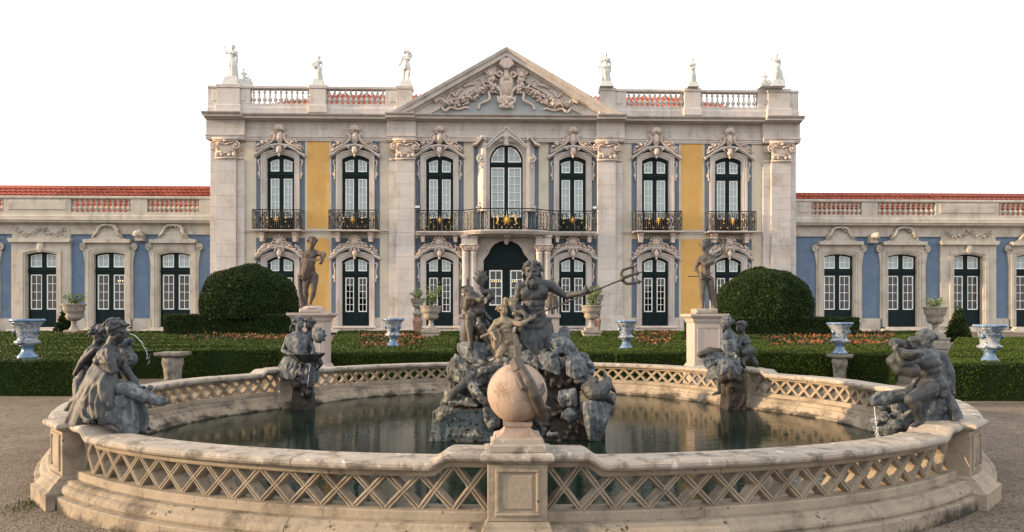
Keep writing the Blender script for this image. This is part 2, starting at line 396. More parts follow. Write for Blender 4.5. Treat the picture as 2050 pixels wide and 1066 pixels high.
def arc(hw, crown, spring, n=12):
    return [(-hw+2*hw*i/n, crown-(crown-spring)*((-1+2*i/n)**2)) for i in range(n+1)]
def holes_wall(mb, x0, x1, z0, z1, holes, y0, y1, cx=0):
    """front sheet at y0 with rectangular holes, reveals back to y1"""
    xs = sorted({x0, x1, *[h[0] for h in holes], *[h[1] for h in holes]}); xs = [x for x in xs if x0 <= x <= x1]
    zs = sorted({z0, z1, *[h[2] for h in holes], *[h[3] for h in holes]}); zs = [z for z in zs if z0 <= z <= z1]
    V = []; Fs = []
    def quad(a, b, c, d): k = len(V); V.extend([a, b, c, d]); Fs.append((k, k+1, k+2, k+3))
    for i in range(len(xs)-1):
        for j in range(len(zs)-1):
            a, b, c, d = xs[i], xs[i+1], zs[j], zs[j+1]; mx, mz = (a+b)/2, (c+d)/2
            if any(h[0] < mx < h[1] and h[2] < mz < h[3] for h in holes): continue
            quad((a, y0, c), (b, y0, c), (b, y0, d), (a, y0, d))
    for h in holes:
        a, b, c, d = max(h[0], x0), min(h[1], x1), max(h[2], z0), min(h[3], z1)
        if a >= b or c >= d: continue
        if h[0] >= x0: quad((a, y0, c), (a, y0, d), (a, y1, d), (a, y1, c))
        if h[1] <= x1: quad((b, y1, c), (b, y1, d), (b, y0, d), (b, y0, c))
        if h[3] <= z1: quad((a, y0, d), (b, y0, d), (b, y1, d), (a, y1, d))
        if h[2] >= z0: quad((a, y1, c), (b, y1, c), (b, y0, c), (a, y0, c))
    # outer rim
    for (a, b, c, d) in ((x0, x0, z0, z1), (x1, x1, z0, z1)): quad((a, y0, c), (a, y1, c), (a, y1, d), (a, y0, d))
    quad((x0, y0, z1), (x0, y1, z1), (x1, y1, z1), (x1, y0, z1)); quad((x0, y0, z0), (x1, y0, z0), (x1, y1, z0), (x0, y1, z0))
    mb.add(V, Fs)

UP = dict(hw=27*S, crown=H(313), spring=H(321), sill=H(463))
GR = dict(hw=27*S, crown=H(514.5), spring=H(524), sill=H(653))
WG = dict(hw=30.5*S, crown=H(506), spring=H(511), sill=H(655))
cw = dict(hw=33*S, crown=H(290.5), spring=H(316), sill=H(463))
cdoor = dict(hw=45.5*S, crown=H(482), spring=H(522), sill=H(655))
WX = [-448, -300, -133, 133, 300, 448]
WINGX = [663, 792, 924, 1053, 1182, 1312]
WK = {-1: 1.0, 1: 1.029}                        # the right wing's bays are set a little wider
YWG = 40.5                                     # wing wall plane
XE = 585*S                                     # half width of the central block

# walls
mb = MB(); hs = []
for x in WX:
    for d in (UP, GR): hs.append((x*S-d['hw']-.004, x*S+d['hw']+.004, d['sill'], d['crown']))
for d in (cw, cdoor): hs.append((-d['hw']-.004, d['hw']+.004, d['sill'], d['crown']))
holes_wall(mb, -XE, XE, .3, H(243), hs, YW, YW+.5)
mb.box(-XE, XE, YW+12, YW+12.3, .3, H(228))
for s in (-1, 1): mb.box(s*(XE-.5), s*XE, YW+.52, YW+12, .3, H(228))
pal('main_wall', mb, M['plaster'])
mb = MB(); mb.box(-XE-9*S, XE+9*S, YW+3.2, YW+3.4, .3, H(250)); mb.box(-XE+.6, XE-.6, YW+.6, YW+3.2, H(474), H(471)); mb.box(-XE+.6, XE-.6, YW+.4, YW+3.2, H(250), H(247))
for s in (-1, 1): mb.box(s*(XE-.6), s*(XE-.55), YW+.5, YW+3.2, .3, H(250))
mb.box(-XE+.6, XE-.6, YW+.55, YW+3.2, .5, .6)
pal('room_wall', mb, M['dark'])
for sd_ in (-1, 1):
    mb = MB(); hs = []
    for x in WINGX:
        c = sd_*x*S*WK[sd_]; hs.append((c-WG['hw']-.004, c+WG['hw']+.004, WG['sill'], WG['crown']))
    a, b = sorted((sd_*XE, sd_*1400*S))
    holes_wall(mb, a, b, .3, H(446), hs, YWG, YWG+.5)
    mb.box(a, b, YWG+8, YWG+8.2, .3, H(420))
    pal('wing_wall', mb, M['bluewing'])
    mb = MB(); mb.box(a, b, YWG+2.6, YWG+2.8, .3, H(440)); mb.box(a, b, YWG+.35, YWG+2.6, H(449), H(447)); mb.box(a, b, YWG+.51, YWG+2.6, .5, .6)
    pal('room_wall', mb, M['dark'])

# coloured fields, a few millimetres of render proud of the wall
def field(x0, x1, z0, z1, m, holes=(), name='colour_field'):
    mb = MB(); holes_wall(mb, x0, x1, z0, z1, list(holes), YW-.012, YW+.02); pal(name, mb, m)
for x in WX:
    c = x*S
    field(c-48*S, c+48*S, H(463), H(283), M['blue'], [(c-UP['hw'], c+UP['hw'], UP['sill']-1, UP['crown'])], 'blue_panel')
    field(c-48*S, c+48*S, H(636), H(478), M['blue'], [(c-GR['hw'], c+GR['hw'], GR['sill']-1, GR['crown'])], 'blue_panel')
field(-65*S, 65*S, H(463), H(283), M['blue'], [(-cw['hw'], cw['hw'], cw['sill']-1, cw['crown'])], 'blue_panel')
for s in (-1, 1):
    for z0, z1 in ((459, 283), (636, 478)):
        c = s*374*S; hw = 21.5*S; a, b = H(z0), H(z1); q = 3*S
        mb = MB(); mb.prism([(c-hw, a), (c+hw, a), (c+hw, b-q), (c+hw-q, b-q), (c+hw-q, b), (c-hw+q, b), (c-hw+q, b-q), (c-hw, b-q)][::1], YW-.014, YW+.02)
        pal('ochre_panel', mb, M['yellow'])
# string course between the storeys
mb = MB()
for a, b in ((-517, -181-52), (233, 517)):
    mb.profx([(YW+.02, H(467.5)), (YW-.06, H(467.5)), (YW-.06, H(465)), (YW-.12, H(464)), (YW-.12, H(462.5)), (YW+.02, H(462))], a*S, b*S)
pal('string_course', mb, M['stone'])

# pilasters, one block over another
def blocks(parent, x0, x1, y0, y1, z0, z1, n, m=None, name='stone_block'):
    zs = [z0+(z1-z0)*i/n for i in range(n+1)]
    for i in range(n):
        mb = MB(); mb.cbox(x0+.001, x1-.001, y0+rnd.uniform(-.004, .004), y1, zs[i]+.002, zs[i+1]-.002, .008)
        mk(name, mb, m or M['stone'], parent)
def volute(mb, c, r0, turns, rad, y, s=1, n=26, a0=0.0):
    P = []; R = []
    for i in range(n):
        t = i/(n-1); a = a0+s*t*turns*2*pi; r = r0*(1-.86*t)
        P.append((c[0]+r*cos(a), y-.05*t, c[1]+r*sin(a))); R.append(rad*(1-.5*t))
    mb.tube(P, R, 6); mb.ell((c[0], y-.06, c[1]), rad*1.1, n=6, m=5)
def garland(mb, pts, r, n, seed=1, y=0, depth=.05, rr=.5):
    rg = random.Random(seed)
    for i in range(n):
        t = rg.random()*(len(pts)-1); k = min(int(t), len(pts)-2); u = t-k
        x = pts[k][0]*(1-u)+pts[k+1][0]*u; z = pts[k][1]*(1-u)+pts[k+1][1]*u
        w = r if isinstance(r, (int, float)) else r[k]*(1-u)+r[k+1]*u
        a = rg.random()*2*pi; q = w*sqrt(rg.random())
        s_ = w*rr*rg.uniform(.5, 1.05)
        mb.ell((x+cos(a)*q, y-depth*rg.uniform(.3, 1)*(1.2-q/w), z+sin(a)*q), (s_, s_*.8, s_*rg.uniform(.6, 1)), n=6, m=4,
               basis=Matrix.Rotation(rg.random()*3, 3, 'Y'))
# composite capital (local, hw = half width of shaft face)
def capital_mesh(hw, name):
    mb = MB(); T = 40*S
    mb.box(-hw-.16, hw+.16, -.20, .0, T-.10, T); mb.box(-hw-.10, hw+.10, -.15, .0, T-.18, T-.10)
    mb.box(-hw, hw, -.04, .02, .10, T-.18)
    mb.box(-hw-.05, hw+.05, -.09, .0, 0, .09)
    for s in (-1, 1):
        volute(mb, (s*(hw+.05), T-.42), .22, 1.6, .045, -.12, s=-s, a0=pi/2)
        mb.tube([(s*(hw-.1), -.1, T-.24), (s*hw*.5, -.13, T-.28), (0, -.14, T-.36)], [.05, .045, .03], 6)
        mb.ell((s*hw*.85, -.09, .22), (.12, .07, .14), n=7, m=5); mb.ell((s*hw*.4, -.09, .20), (.10, .07, .12), n=7, m=5)
    garland(mb, [(-hw*.85, T-.55), (-hw*.4, .34), (0, .26), (hw*.4, .34), (hw*.85, T-.55)], .07, 26, 3, -.06, .07, .6)
    mb.ell((0, -.16, T-.16), (.10, .08, .10), n=8, m=5)
    return mesh_from(mb.np(), mb.f, name, M['carve'], True)
def pilaster(x0, x1, x2, front, side):
    """main face x0..x1, set-back strip x1..x2"""
    c = (x0+x1)/2*S
    e = empty('pilaster', (c, YW, .9)); e.parent = palace; e.location = Vector((c, YW, .9))-W[palace.name]
    zb, zt = H(636), H(324)
    blocks(e, x0*S, x1*S, front, YW+.02, zb, zt, 13)
    a, b = sorted((x1*S, x2*S)); blocks(e, a+.002, b-.002, side, YW+.02, zb, zt, 13)
    mb = MB(); lo, hi = min(x0, x1, x2)*S, max(x0, x1, x2)*S
    for (y, o, z0, z1) in ((front-.05, .05, 634, 638), (front-.09, .09, 638, 645), (front-.14, .14, 645, 664)):
        mb.cbox(lo-o*.6, hi+o*.6, y, YW, H(z1, y), H(z0-.1, y), .012)
    mk('pilaster_base', mb, M['stone'], e)
    return e
hwc = 19.5*S
capm = capital_mesh(hwc, 'capital'); capm2 = capital_mesh(18.5*S, 'capital')
sidecap = MB(); T = 40*S
sidecap.box(-.2, .2, -.12, 0, T-.10, T); sidecap.box(-.17, .17, -.08, 0, 0, .09)
volute(sidecap, (0, T-.42), .20, 1.6, .045, -.09, a0=pi/2)
garland(sidecap, [(-.12, .5), (.12, .2)], .08, 8, 5, -.03, .06, .6)
sidecap = mesh_from(sidecap.np(), sidecap.f, 'capital_return', M['carve'], True)
for s in (-1, 1):
    e = pilaster(*( (s*571, s*532, s*517) if s > 0 else (s*571, s*532, s*517)), YW-.32, YW-.16)
    inst('capital', capm, e, (s*551.5*S, YW-.32, H(324))); inst('capital_return', sidecap, e, (s*525*S, YW-.16, H(324)))
    e = pilaster(s*182, s*218, s*233, YW-.34, YW-.18)
    inst('capital', capm2, e, (s*200*S, YW-.34, H(324))); inst('capital_return', sidecap, e, (s*226*S, YW-.18, H(324)))
    # corner return of the block
    x0, x1 = sorted((s*571*S+s*.002, s*585*S)); e = empty('corner_quoin', ((x0+x1)/2, YW, .9)); e.parent = palace; e.location = W[e.name]-W[palace.name]
    blocks(e, x0, x1, YW-.12, YW+.6, H(664), H(282), 17)

# entablature
def entab(x0, x1, dy, parts):
    f = YW-dy
    mb = MB(); mb.profx([(YW+.1, H(286)), (f-.02, H(286)), (f-.02, H(283.5)), (f-.05, H(283)), (f-.05, H(279.5)), (f-.10, H(279)), (f-.10, H(276.5)), (YW+.1, H(276))], x0, x1)
    pal('architrave', mb, M['stone'])
    n = max(1, round((x1-x0)/1.25)); zt, zm, zl = H(247), H(262), H(275.8)
    for k in range(n):
        a, b = x0+(x1-x0)*k/n, x0+(x1-x0)*(k+1)/n
        for (u, v) in ((zl, zm), (zm, zt)):
            mb = MB(); mb.cbox(a+.002, b-.002, f+.03+rnd.uniform(0, .008), YW+.1, u+.002, v-.002, .006); pal('frieze_block', mb, M['stone'])
    mb = MB()
    for cz in ([(YW+.1, H(246.9)), (f-.06, H(246.9)), (f-.10, H(243.5, 39.7)), (f-.26, H(241.5, 39.6)), (f-.32, H(239, 39.5)), (f-.52, H(238.6, 39.3)), (f-.53, H(234, 39.3)),
                (f-.57, H(233.5, 39.2)), (f-.68, H(230.3, 39.1)), (f-.70, H(228.5, 39.1)), (YW+.1, H(227, 39.5))],):
        mb.profx(cz, x0, x1)
    pal('cornice', mb, M['stone'])
XB = 236*S
entab(-590*S, -515*S, .36, 0); entab(515*S, 590*S, .36, 0)
entab(-515*S+.002, -XB-.002, .06, 0); entab(XB+.002, 515*S-.002, .06, 0)
entab(-XB, -179*S, .40, 0); entab(179*S, XB, .40, 0); entab(-179*S+.002, 179*S-.002, .20, 0)

# pediment
FP = YW-.62
def pz(py, y=39.2): return H(py, y)
ap = H(88, 38.6); bz = H(229, 38.7)
X0 = 243*38.7/F
prof = [(.0, 0), (.24, .0), (.28, .09), (.54, .10), (.57, .29), (.66, .33), (.72, .46), (.72, .50), (0, .50)]   # out, up
for s in (-1, 1):
    L = Vector((X0, 0, -(ap-bz))); ln = L.length; d = L.normalized(); nrm = Vector((-d.z, 0, d.x)) if -d.z > 0 else Vector((d.z, 0, -d.x))
    nrm = Vector((d.z, 0, -d.x)); 
    if nrm.z < 0: nrm = -nrm
    nseg = 9
    for k in range(nseg):
        V = []; t0, t1 = k/nseg, (k+1)/nseg
        for t, e_ in ((t0, .0004), (t1, -.0004)):
            for (o, u) in prof:
                # top edge line passes through the apex; profile is cut vertically
                x = X0*t+(e_ if not (k == 0 and t == 0) else 0); z = ap-(ap-bz)*t+(u-.50)*ln/X0
                z = max(z, H(229.5, 39)+.003*0)
                V.append((s*x, FP+.30-o, z))
        q = len(prof); Fs = [(i, (i+1) % q, q+(i+1) % q, q+i) for i in range(q)]+[tuple(range(q))[::-1], tuple(range(q, 2*q))]
        mb = MB(); mb.add(V, Fs); pal('raking_cornice', mb, M['stone'])
        # inner plain band
        V = []
        for t, e_ in ((t0, .002), (t1, -.002)):
            x = X0*t+e_; zt = ap-(ap-bz)*t-.50*ln/X0
            for (o, u) in ((0, 0), (.10, .02), (.14, .60), (0, .60)):
                V.append((s*x, FP+.30-o, max(zt-.601+u, H(229.2, 39.3))))
        Fs = [(0, 1, 5, 4), (1, 2, 6, 5), (2, 3, 7, 6), (3, 0, 4, 7), (3, 2, 1, 0), (4, 5, 6, 7)]
        if V[6][2]-V[4][2] > .05:
            mb = MB(); mb.add(V, Fs); pal('pediment_band', mb, M['stone'])
mb = MB(); mb.prism([(-X0+.5, H(229.5, 39.3)), (X0-.5, H(229.5, 39.3)), (0, ap-.62)], FP+.30, FP+.9); pal('tympanum', mb, M['tymp'])
mb = MB(); mb.prism([(-X0+.35, bz-.02), (X0-.35, bz-.02), (0, ap-.12)], FP+.9, FP+5); pal('pediment_roof', mb, M['roof'])

# pediment relief
Y0 = FP+.30
def pp(x, y): return ((x-1011)*39.6/F, H(y, 39.6))
def tubeP(mb, pts, r, y=-.08, n=6, dy=.0):
    P = []
    for i, (a, b) in enumerate(pts):
        x, z = pp(a, b); P.append((x, Y0+y-dy*sin(i*1.3), z))
    # smooth by Catmull-Rom
    Q_ = []
    for i in range(len(P)-1):
        p0, p1, p2, p3 = [Vector(P[max(0, min(len(P)-1, j))]) for j in (i-1, i, i+1, i+2)]
        for k in range(4):
            t = k/4; Q_.append(.5*((2*p1)+(p2-p0)*t+(2*p0-5*p1+4*p2-p3)*t*t+(3*p1-p0-3*p2+p3)*t**3))
    Q_.append(Vector(P[-1]))
    R = r if not isinstance(r, (int, float)) else [r]*len(P)
    RR = [R[min(len(R)-1, i//4)]*(1-(i % 4)/4)+R[min(len(R)-1, i//4+1)]*((i % 4)/4) for i in range(len(Q_))]
    mb.tube(Q_, RR, n)
rel = empty('pediment_relief', (0, Y0, H(215))); rel.parent = palace; rel.location = W[rel.name]-W[palace.name]
for s in (-1, 1):
    f = lambda L: [(1011+s*(1011-x)*-1 if s > 0 else x, y) for x, y in L]
    f = (lambda L: L) if s < 0 else (lambda L: [(2022-x, y+1) for x, y in L])
    mb = MB()
    g = [pp(*q) for q in f([(878, 205), (895, 211), (915, 206), (940, 196), (960, 184), (972, 176)])]
    garland(mb, g, [.10, .22, .28, .27, .22, .16], 320, 11+s, Y0-.05, .36, .36)
    mk('garland', mb, M['carve'], rel, smooth=True)
    mb = MB()
    tubeP(mb, f([(873, 205), (868, 206), (880, 200), (890, 207), (895, 196), (901, 188), (909, 195), (915, 186), (926, 180)]), [.04, .13, .09, .08, .07, .08, .07, .08, .05], -.16, 6, .05)
    tubeP(mb, f([(926, 176), (936, 172), (946, 170), (950, 162), (960, 161), (966, 172), (972, 178)]), [.10, .07, .06, .08, .07, .06, .06], -.16, 6, .05)
    tubeP(mb, f([(881, 214), (889, 224), (900, 217), (915, 220), (930, 216), (937, 219)]), [.06, .08, .06, .07, .06, .05], -.14, 6, .05)
    tubeP(mb, f([(976, 185), (977, 200), (968, 205), (958, 210), (955, 219)]), [.08, .08, .07, .06, .08], -.14, 6, .05)
    mk('ribbon', mb, M['carve'], rel, smooth=True)
    # cherub head, wing and scrolls beside the shield
    mb = MB()
    for k in range(6):
        tubeP(mb, f([(985-k*1.0, 150+k*1.5), (984-k*3.2+6, 138+k*2), (981-k*1.5, 126+k*5)]), [.08, .06, .03], -.2, 5)
    for (x, y, r) in ((981, 151, .20), (976, 145, .11), (984, 160, .15), (980, 170, .13), (988, 174, .11), (974, 153, .09), (990, 150, .10), (979, 160, .13), (986, 143, .09), (984, 179, .1)):
        a, b = pp(*f([(x, y)])[0]); mb.ell((a, Y0-.22, b), (r, r*.9, r*1.1), n=8, m=6)
    garland(mb, [pp(*q_) for q_ in f([(975, 146), (983, 158), (980, 172), (986, 184)])], .26, 70, 61, Y0-.12, .30, .34)
    for k in range(5): tubeP(mb, f([(972+k*3, 150-k), (966+k*4, 138-k*2), (972+k*4, 128+k)]), [.07, .06, .03], -.25, 5)
    tubeP(mb, f([(973, 143), (969, 147), (974, 152)]), .05, -.3)
    tubeP(mb, f([(992, 176), (999, 184), (1001, 196), (995, 199), (993, 194)]), [.12, .1, .09, .07, .05], -.2)
    tubeP(mb, f([(990, 186), (982, 184), (985, 189)]), [.06, .05, .03], -.15)
    tubeP(mb, f([(1004, 152), (998, 147), (992, 151), (997, 156), (1003, 153)]), [.08, .08, .07, .06, .05], -.3)
    tubeP(mb, f([(1011, 195), (1003, 197), (995, 201), (998, 208), (1004, 205)]), [.09, .1, .09, .07, .05], -.25)
    tubeP(mb, f([(1008, 206), (1003, 213), (998, 217), (999, 212)]), [.10, .08, .06, .05], -.25)
    mk('scrollwork', mb, M['carve'], rel, smooth=True)
mb = MB()
V = []; st = [(148, 10, .28), (158, 15, .40), (170, 16, .48), (182, 13, .44), (192, 8, .32), (197, 3, .2)]
for (y, hw_, d) in st:                          # keeled shield
    z = H(y, 39.6); w = hw_*S
    V += [(-w, Y0-.05, z), (-w*.75, Y0-d*.7, z), (-w*.13, Y0-d, z), (w*.13, Y0-d-.03, z), (w*.75, Y0-d*.7, z), (w, Y0-.05, z)]
Fs = [(i*6+j, i*6+j+1, i*6+7+j, i*6+6+j) for i in range(5) for j in range(5)]
mb.add(V, Fs); mk('shield', mb, M['carve'], rel, smooth=False)
mb = MB()
for k in range(9):                              # shell crowning it
    a = radians(-72+18*k); tubeP(mb, [(1011+sin(a)*3, 142), (1011+sin(a)*9, 139-cos(a)*10), (1011+sin(a)*14.5, 137-cos(a)*15)], [.06, .10, .12], -.46)
mb.lathe([(.22, 0), (.16, .3), (.12, .6), (.2, .7)], (0, Y0-.3, H(165, 39.6)), 8)
for k in range(30):
    a = rnd.random()*2*pi; mb.ell((cos(a)*.3*rnd.random()**.5*1.2, Y0-.25, H(207, 39.6)+sin(a)*.26), rnd.uniform(.06, .13), n=6, m=4)
for s in (-1, 1): mb.ell((s*.09, Y0-.36, H(205, 39.6)), (.07, .06, .05), n=6, m=5)
mb.ell((0, Y0-.38, H(208, 39.6)), (.07, .10, .10), n=6, m=5); mb.ell((0, Y0-.32, H(211, 39.6)), (.16, .08, .05), n=8, m=5)
mk('crest_shell', mb, M['carve'], rel, smooth=True)

# balustrade on the main roof
bal_prof = [(.085, 0), (.085, .05), (.05, .08), (.045, .12), (.095, .26), (.10, .32), (.07, .42), (.045, .50), (.045, .54), (.07, .56), (.045, .58), (.045, .66), (.075, .78), (.06, .86), (.045, .9), (.085, .93), (.085, .97)]
def baluster_mesh(h, m):
    mb = MB(); mb.lathe([(r*(1.35 if r > .06 else 1.0), z*h/.97) for r, z in bal_prof], (0, 0, 0), 8); return mesh_from(mb.np(), mb.f, 'baluster', m, True)
def balustrade(xs, solids, yb, zr0, zr1, zt, zb, m, n=11):
    """openings xs (x0,x1), solid die blocks between"""
    e = empty('balustrade', ((xs[0][0]+xs[-1][1])/2, yb, zb)); e.parent = palace; e.location = W[e.name]-W[palace.name]
    a, b = solids
    mb = MB(); mb.profx([(yb-.16, zr1), (yb-.20, zr1+.04), (yb-.20, zt-.03), (yb-.17, zt), (yb+.2, zt), (yb+.2, zr1)], a, b); mk('top_rail', mb, m, e)
    mb = MB(); mb.profx([(yb-.22, zb), (yb-.22, zb+(zr0-zb)*.55), (yb-.16, zb+(zr0-zb)*.7), (yb-.15, zr0), (yb+.15, zr0), (yb+.2, zb)], a, b); mk('bottom_rail', mb, m, e)
    edges = [a]+[v for x in xs for v in x]+[b]
    for i in range(0, len(edges), 2):
        x0, x1 = edges[i], edges[i+1]
        if x1-x0 < .05: continue
        mb = MB(); mb.cbox(x0, x1, yb-.15, yb+.15, zr0+.001, zr1-.001, .01)
        if x1-x0 > 1.0: mb.cbox(x0+.25, x1-.25, yb-.19, yb-.1, zr0+.12, zr1-.12, .03)
        mk('die_block', mb, m, e)
    bm_ = baluster_mesh(zr1-zr0, m)
    for x0, x1 in xs:
        k = n if x1-x0 > 2.0 else max(2, int((x1-x0)/.30)); st_ = (x1-x0)/k
        for i in range(k): inst('baluster', bm_, e, (x0+st_*(i+.5), yb, zr0))
    return e
YB = 39.65
for s in (-1, 1):
    o = [(507, 389), (358, 241)] if s < 0 else [(241, 358), (389, 507)]
    xs = [(s*a*S*.99, s*b*S*.99) for a, b in o]
    sol = (-590*S*.99, -200*S) if s < 0 else (200*S, 590*S*.99)
    balustrade(xs, sol, YB, H(213, YB), H(184, YB), H(178, YB), H(229, 39.2)+.02, M['stone'])
    for c, hw_ in ((s*548, 22), (s*373, 16), (s*203, 15)):      # pier plinths projecting under statues
        mb = MB(); c *= S*.99
        mb.cbox(c-hw_*S, c+hw_*S, YB-.30, YB+.2, H(217, YB), H(184, YB)-.002, .015)
        mb.cbox(c-hw_*S-.08, c+hw_*S+.08, YB-.40, YB+.2, H(229, 39.2)+.02, H(217, YB)-.002, .04)
        mb.cbox(c-hw_*S-.05, c+hw_*S+.05, YB-.34, YB+.28, H(184, YB)+.002, H(177, YB), .02)
        pal('balustrade_pier', mb, M['stone'])
# hipped roof behind the balustrade
zr, ze = H(193, 46.1), H(228)
mb = MB()
xa, xb, ya, yb_ = -XE+.3, XE-.3, 40.6, 51.6
R_ = [(xa, ya, ze), (xb, ya, ze), (xb, yb_, ze), (xa, yb_, ze), (xa+4.6, 46.1, zr), (xb-4.6, 46.1, zr)]
mb.add(R_, [(0, 1, 5, 4), (2, 3, 4, 5), (1, 2, 5), (3, 0, 4), (3, 2, 1, 0)])
for i in range(int((xb-xa)/.28)):
    x = xa+.2+i*.28; k = min(1, (x-xa)/4.6, (xb-x)/4.6)
    mb.tube([(x, ya+.03, ze+.03), (x, ya+(46.1-ya)*k, ze+(zr-ze)*k+.03)], .08, 5)
pal('roof', mb, M['roof'])
# wing roofs: individual pantiles
def tile_mesh():
    V = []; Fs = []; n = 5
    for (v, r, h) in ((0, .15, .06), (.56, .12, 0)):
        for i in range(n+1):
            a = pi*i/n; V.append((-r*cos(a), v, r*1.0*sin(a)+h))
    for i in range(n): Fs.append((i, i+1, n+2+i, n+1+i))
    k = len(V)
    for i in range(n+1): V.append((V[i][0]*.8, 0, V[i][2]-.04))
    for i in range(n): Fs.append((k+i, k+i+1, i+1, i))
    return mesh_from(np.array(V), Fs, 'roof_tile', M['roof'], True)
tm = tile_mesh(); sl = radians(31)
for s in (-1, 1):
    e = empty('wing_roof', (s*830*S, 42, H(431))); e.parent = palace; e.location = W[e.name]-W[palace.name]
    y0, z0 = 41.0, H(446 if s < 0 else 441, 41.0); nrow = 10 if s < 0 else 8; top = 5 if s < 0 else 3
    a, b = sorted((s*(XE+.02), s*1400*S)); Ltot = .52*nrow+.1; run = Ltot*cos(sl); rise = Ltot*sin(sl)
    mb = MB(); mb.add([(a, y0, z0), (b, y0, z0), (b, y0+run, z0+rise), (a, y0+run, z0+rise), (b, y0+2*run, z0), (a, y0+2*run, z0)], [(0, 1, 2, 3), (3, 2, 4, 5), (0, 3, 5), (1, 4, 2), (1, 0, 5, 4)])
    mk('roof_slab', mb, M['roof'], e)
    rest = MB(); tv = np.array([v.co for v in tm.vertices]); tf = [tuple(p.vertices) for p in tm.polygons]
    Rm = np.array(Matrix.Rotation(sl, 3, 'X')).T
    for r in range(nrow):
        for i in range(78):
            x = s*(XE+.17+i*.31); l = (x+rnd.uniform(-.012, .012), y0+.52*r*cos(sl), z0+.52*r*sin(sl)+.02)
            if i < 36 and r >= nrow-top: inst('roof_tile', tm, e, l, (sl+rnd.uniform(-.03, .03), 0, rnd.uniform(-.03, .03)))
            else: rest.add(tv @ Rm+np.array(l), tf)
    mk('tile_rows', rest, M['roof'], e, fix=False, kind='stuff')
    mb = MB(); mb.tube([(a, y0+run, z0+rise+.05), (b, y0+run, z0+rise+.05)], .11, 8); mk('ridge', mb, M['roof'], e, smooth=True)
    # parapet
    yb = YWG-.15; d = 4 if s > 0 else 0
    o = [(605, 706), (738, 854), (983, 1097), (1128, 1240)]
    xs = [(s*v[0]*S*1.028, s*v[1]*S*1.028) if s > 0 else (s*v[1]*S*1.01, s*v[0]*S*1.01) for v in (o if s > 0 else o[::-1])]
    balustrade(xs, (a, b), yb, H(429, yb), H(403, yb), H(397.5, yb), H(447, yb), M['stone_old'])
    mb = MB(); f = YWG-.1
    mb.profx([(YWG+.1, H(472, f)), (f, H(472, f)), (f, H(454, f)), (f-.08, H(452.5, f)), (f-.16, H(451, f)), (f-.34, H(450, f)), (f-.36, H(447, f)), (f-.42, H(445.5, f)), (f-.3, H(444.5, f)), (YWG+.1, H(444, f))], a, b)
    pal('wing_cornice', mb, M['stone_old'])
    mb = MB()
    ed = sorted([a, b]+[s*x*S*WK[s]+t*46*S for x in WINGX for t in (-1, 1)])
    for u, v in zip(ed[::2], ed[1::2]):
        mb = MB(); mb.cbox(u, v, YWG-.06, YWG+.02, H(664), H(638), .01); pal('wing_plinth', mb, M['stone_old'])

# ------------------------------------------------------------------ windows
CA = {}
def off(P, c=0): return P
def win_meshes(key, d, white_top, rows, leaf=(4.2, 21.5), zl=(359, 437), zt=(320, 345), curtain=False):
    """meshes local to (cx, wall, 0): joinery, sash x4, glass x4"""
    hw, cr, sp, sill = d['hw'], d['crown'], d['spring'], d['sill']
    g = MB(); y0, y1 = .16, .26
    a, b = leaf[0]*S, leaf[1]*S
    zl0, zl1, zt0, zt1 = H(zl[1]), H(zl[0]), H(zt[1]), H(zt[0])
    q = .016
    A = arc(hw, cr, sp); B = [(x, min(z, zt1+.0-(cr-sp)*(x/hw)**2*.9)) for x, z in A]
    B = [(x, zt1-(cr-sp)*(x/hw)**2) for x, z in A]
    g.strip(A, B, y0-.03, y1)
    low = B[0][1]
    for s in (-1, 1):
        g.cbox(s*b if s > 0 else -hw, hw if s > 0 else -b, y0-.02, y1, sill, low-.001, .01)
    g.cbox(-a, a, y0-.02, y1, sill, zt1-.001, .01)
    for s in (-1, 1):
        x0, x1 = sorted((s*(a+.001), s*(b-.001)))
        g.cbox(x0, x1, y0-.01, y1, zl1, zt0, .01)
        g.cbox(x0, x1, y0-.01, y1, sill, zl0, .01)
        if zl0-sill > .5: g.cbox(x0+.08, x1-.08, y0-.025, y0, sill+.12, zl0-.12, .015)
    g.box(-hw, hw, y0-.05, y1, zl1+.06, zt0-.06); g.cbox(-hw, hw, y0-.09, y0-.02, (zl1+zt0)/2-.05, (zl1+zt0)/2+.05, .02)
    out = [mesh_from(g.np(), g.f, 'window', M['green'])]
    t = .055; mt = .026
    def sash(x0, x1, z0, z1f, nr_, nc=2, name='sash'):
        m = MB(); n = 8
        top = [(x1-(x1-x0)*i/n, z1f(x1-(x1-x0)*i/n)) for i in range(n+1)]
        O = [(x0, z0), (x1, z0)]+top
        xi0, xi1 = x0+t, x1-t
        ti = [(xi1-(xi1-xi0)*i/n, z1f(xi1-(xi1-xi0)*i/n)-t) for i in range(n+1)]
        I = [(xi0, z0+t), (xi1, z0+t)]+ti
        m.strip(O, I, y0+.02, y0+.07, closed=True)
        zt_ = z1f((x0+x1)/2)-t
        for k in range(1, nc):
            x = xi0+(xi1-xi0)*k/nc; m.box(x-mt/2, x+mt/2, y0+.032, y0+.06, z0+t, zt_-.002)
        for k in range(1, nr_):
            z = z0+t+(zt_-z0-t)*k/nr_; m.box(xi0, xi1, y0+.034, y0+.058, z-mt/2, z+mt/2)
        gl = MB(); zg = min(z1f(xi0), z1f(xi1), z1f((xi0+xi1)/2))
        gl.prism(I, y0+.048, y0+.052)
        return mesh_from(m.np(), m.f, 'sash', M['white']), mesh_from(gl.np(), gl.f, 'glass', M['glass'])
    ztop = lambda x: zt1-(cr-sp)*(x/hw)**2-.004
    prs = []
    for s in (-1, 1):
        x0, x1 = sorted((s*(a+.002), s*(b-.002)))
        prs.append(sash(x0, x1, zl0+.002, lambda x: zl1-.002, rows))
        prs.append(sash(x0, x1, zt0+.002, ztop, 2))
    return out+[prs]
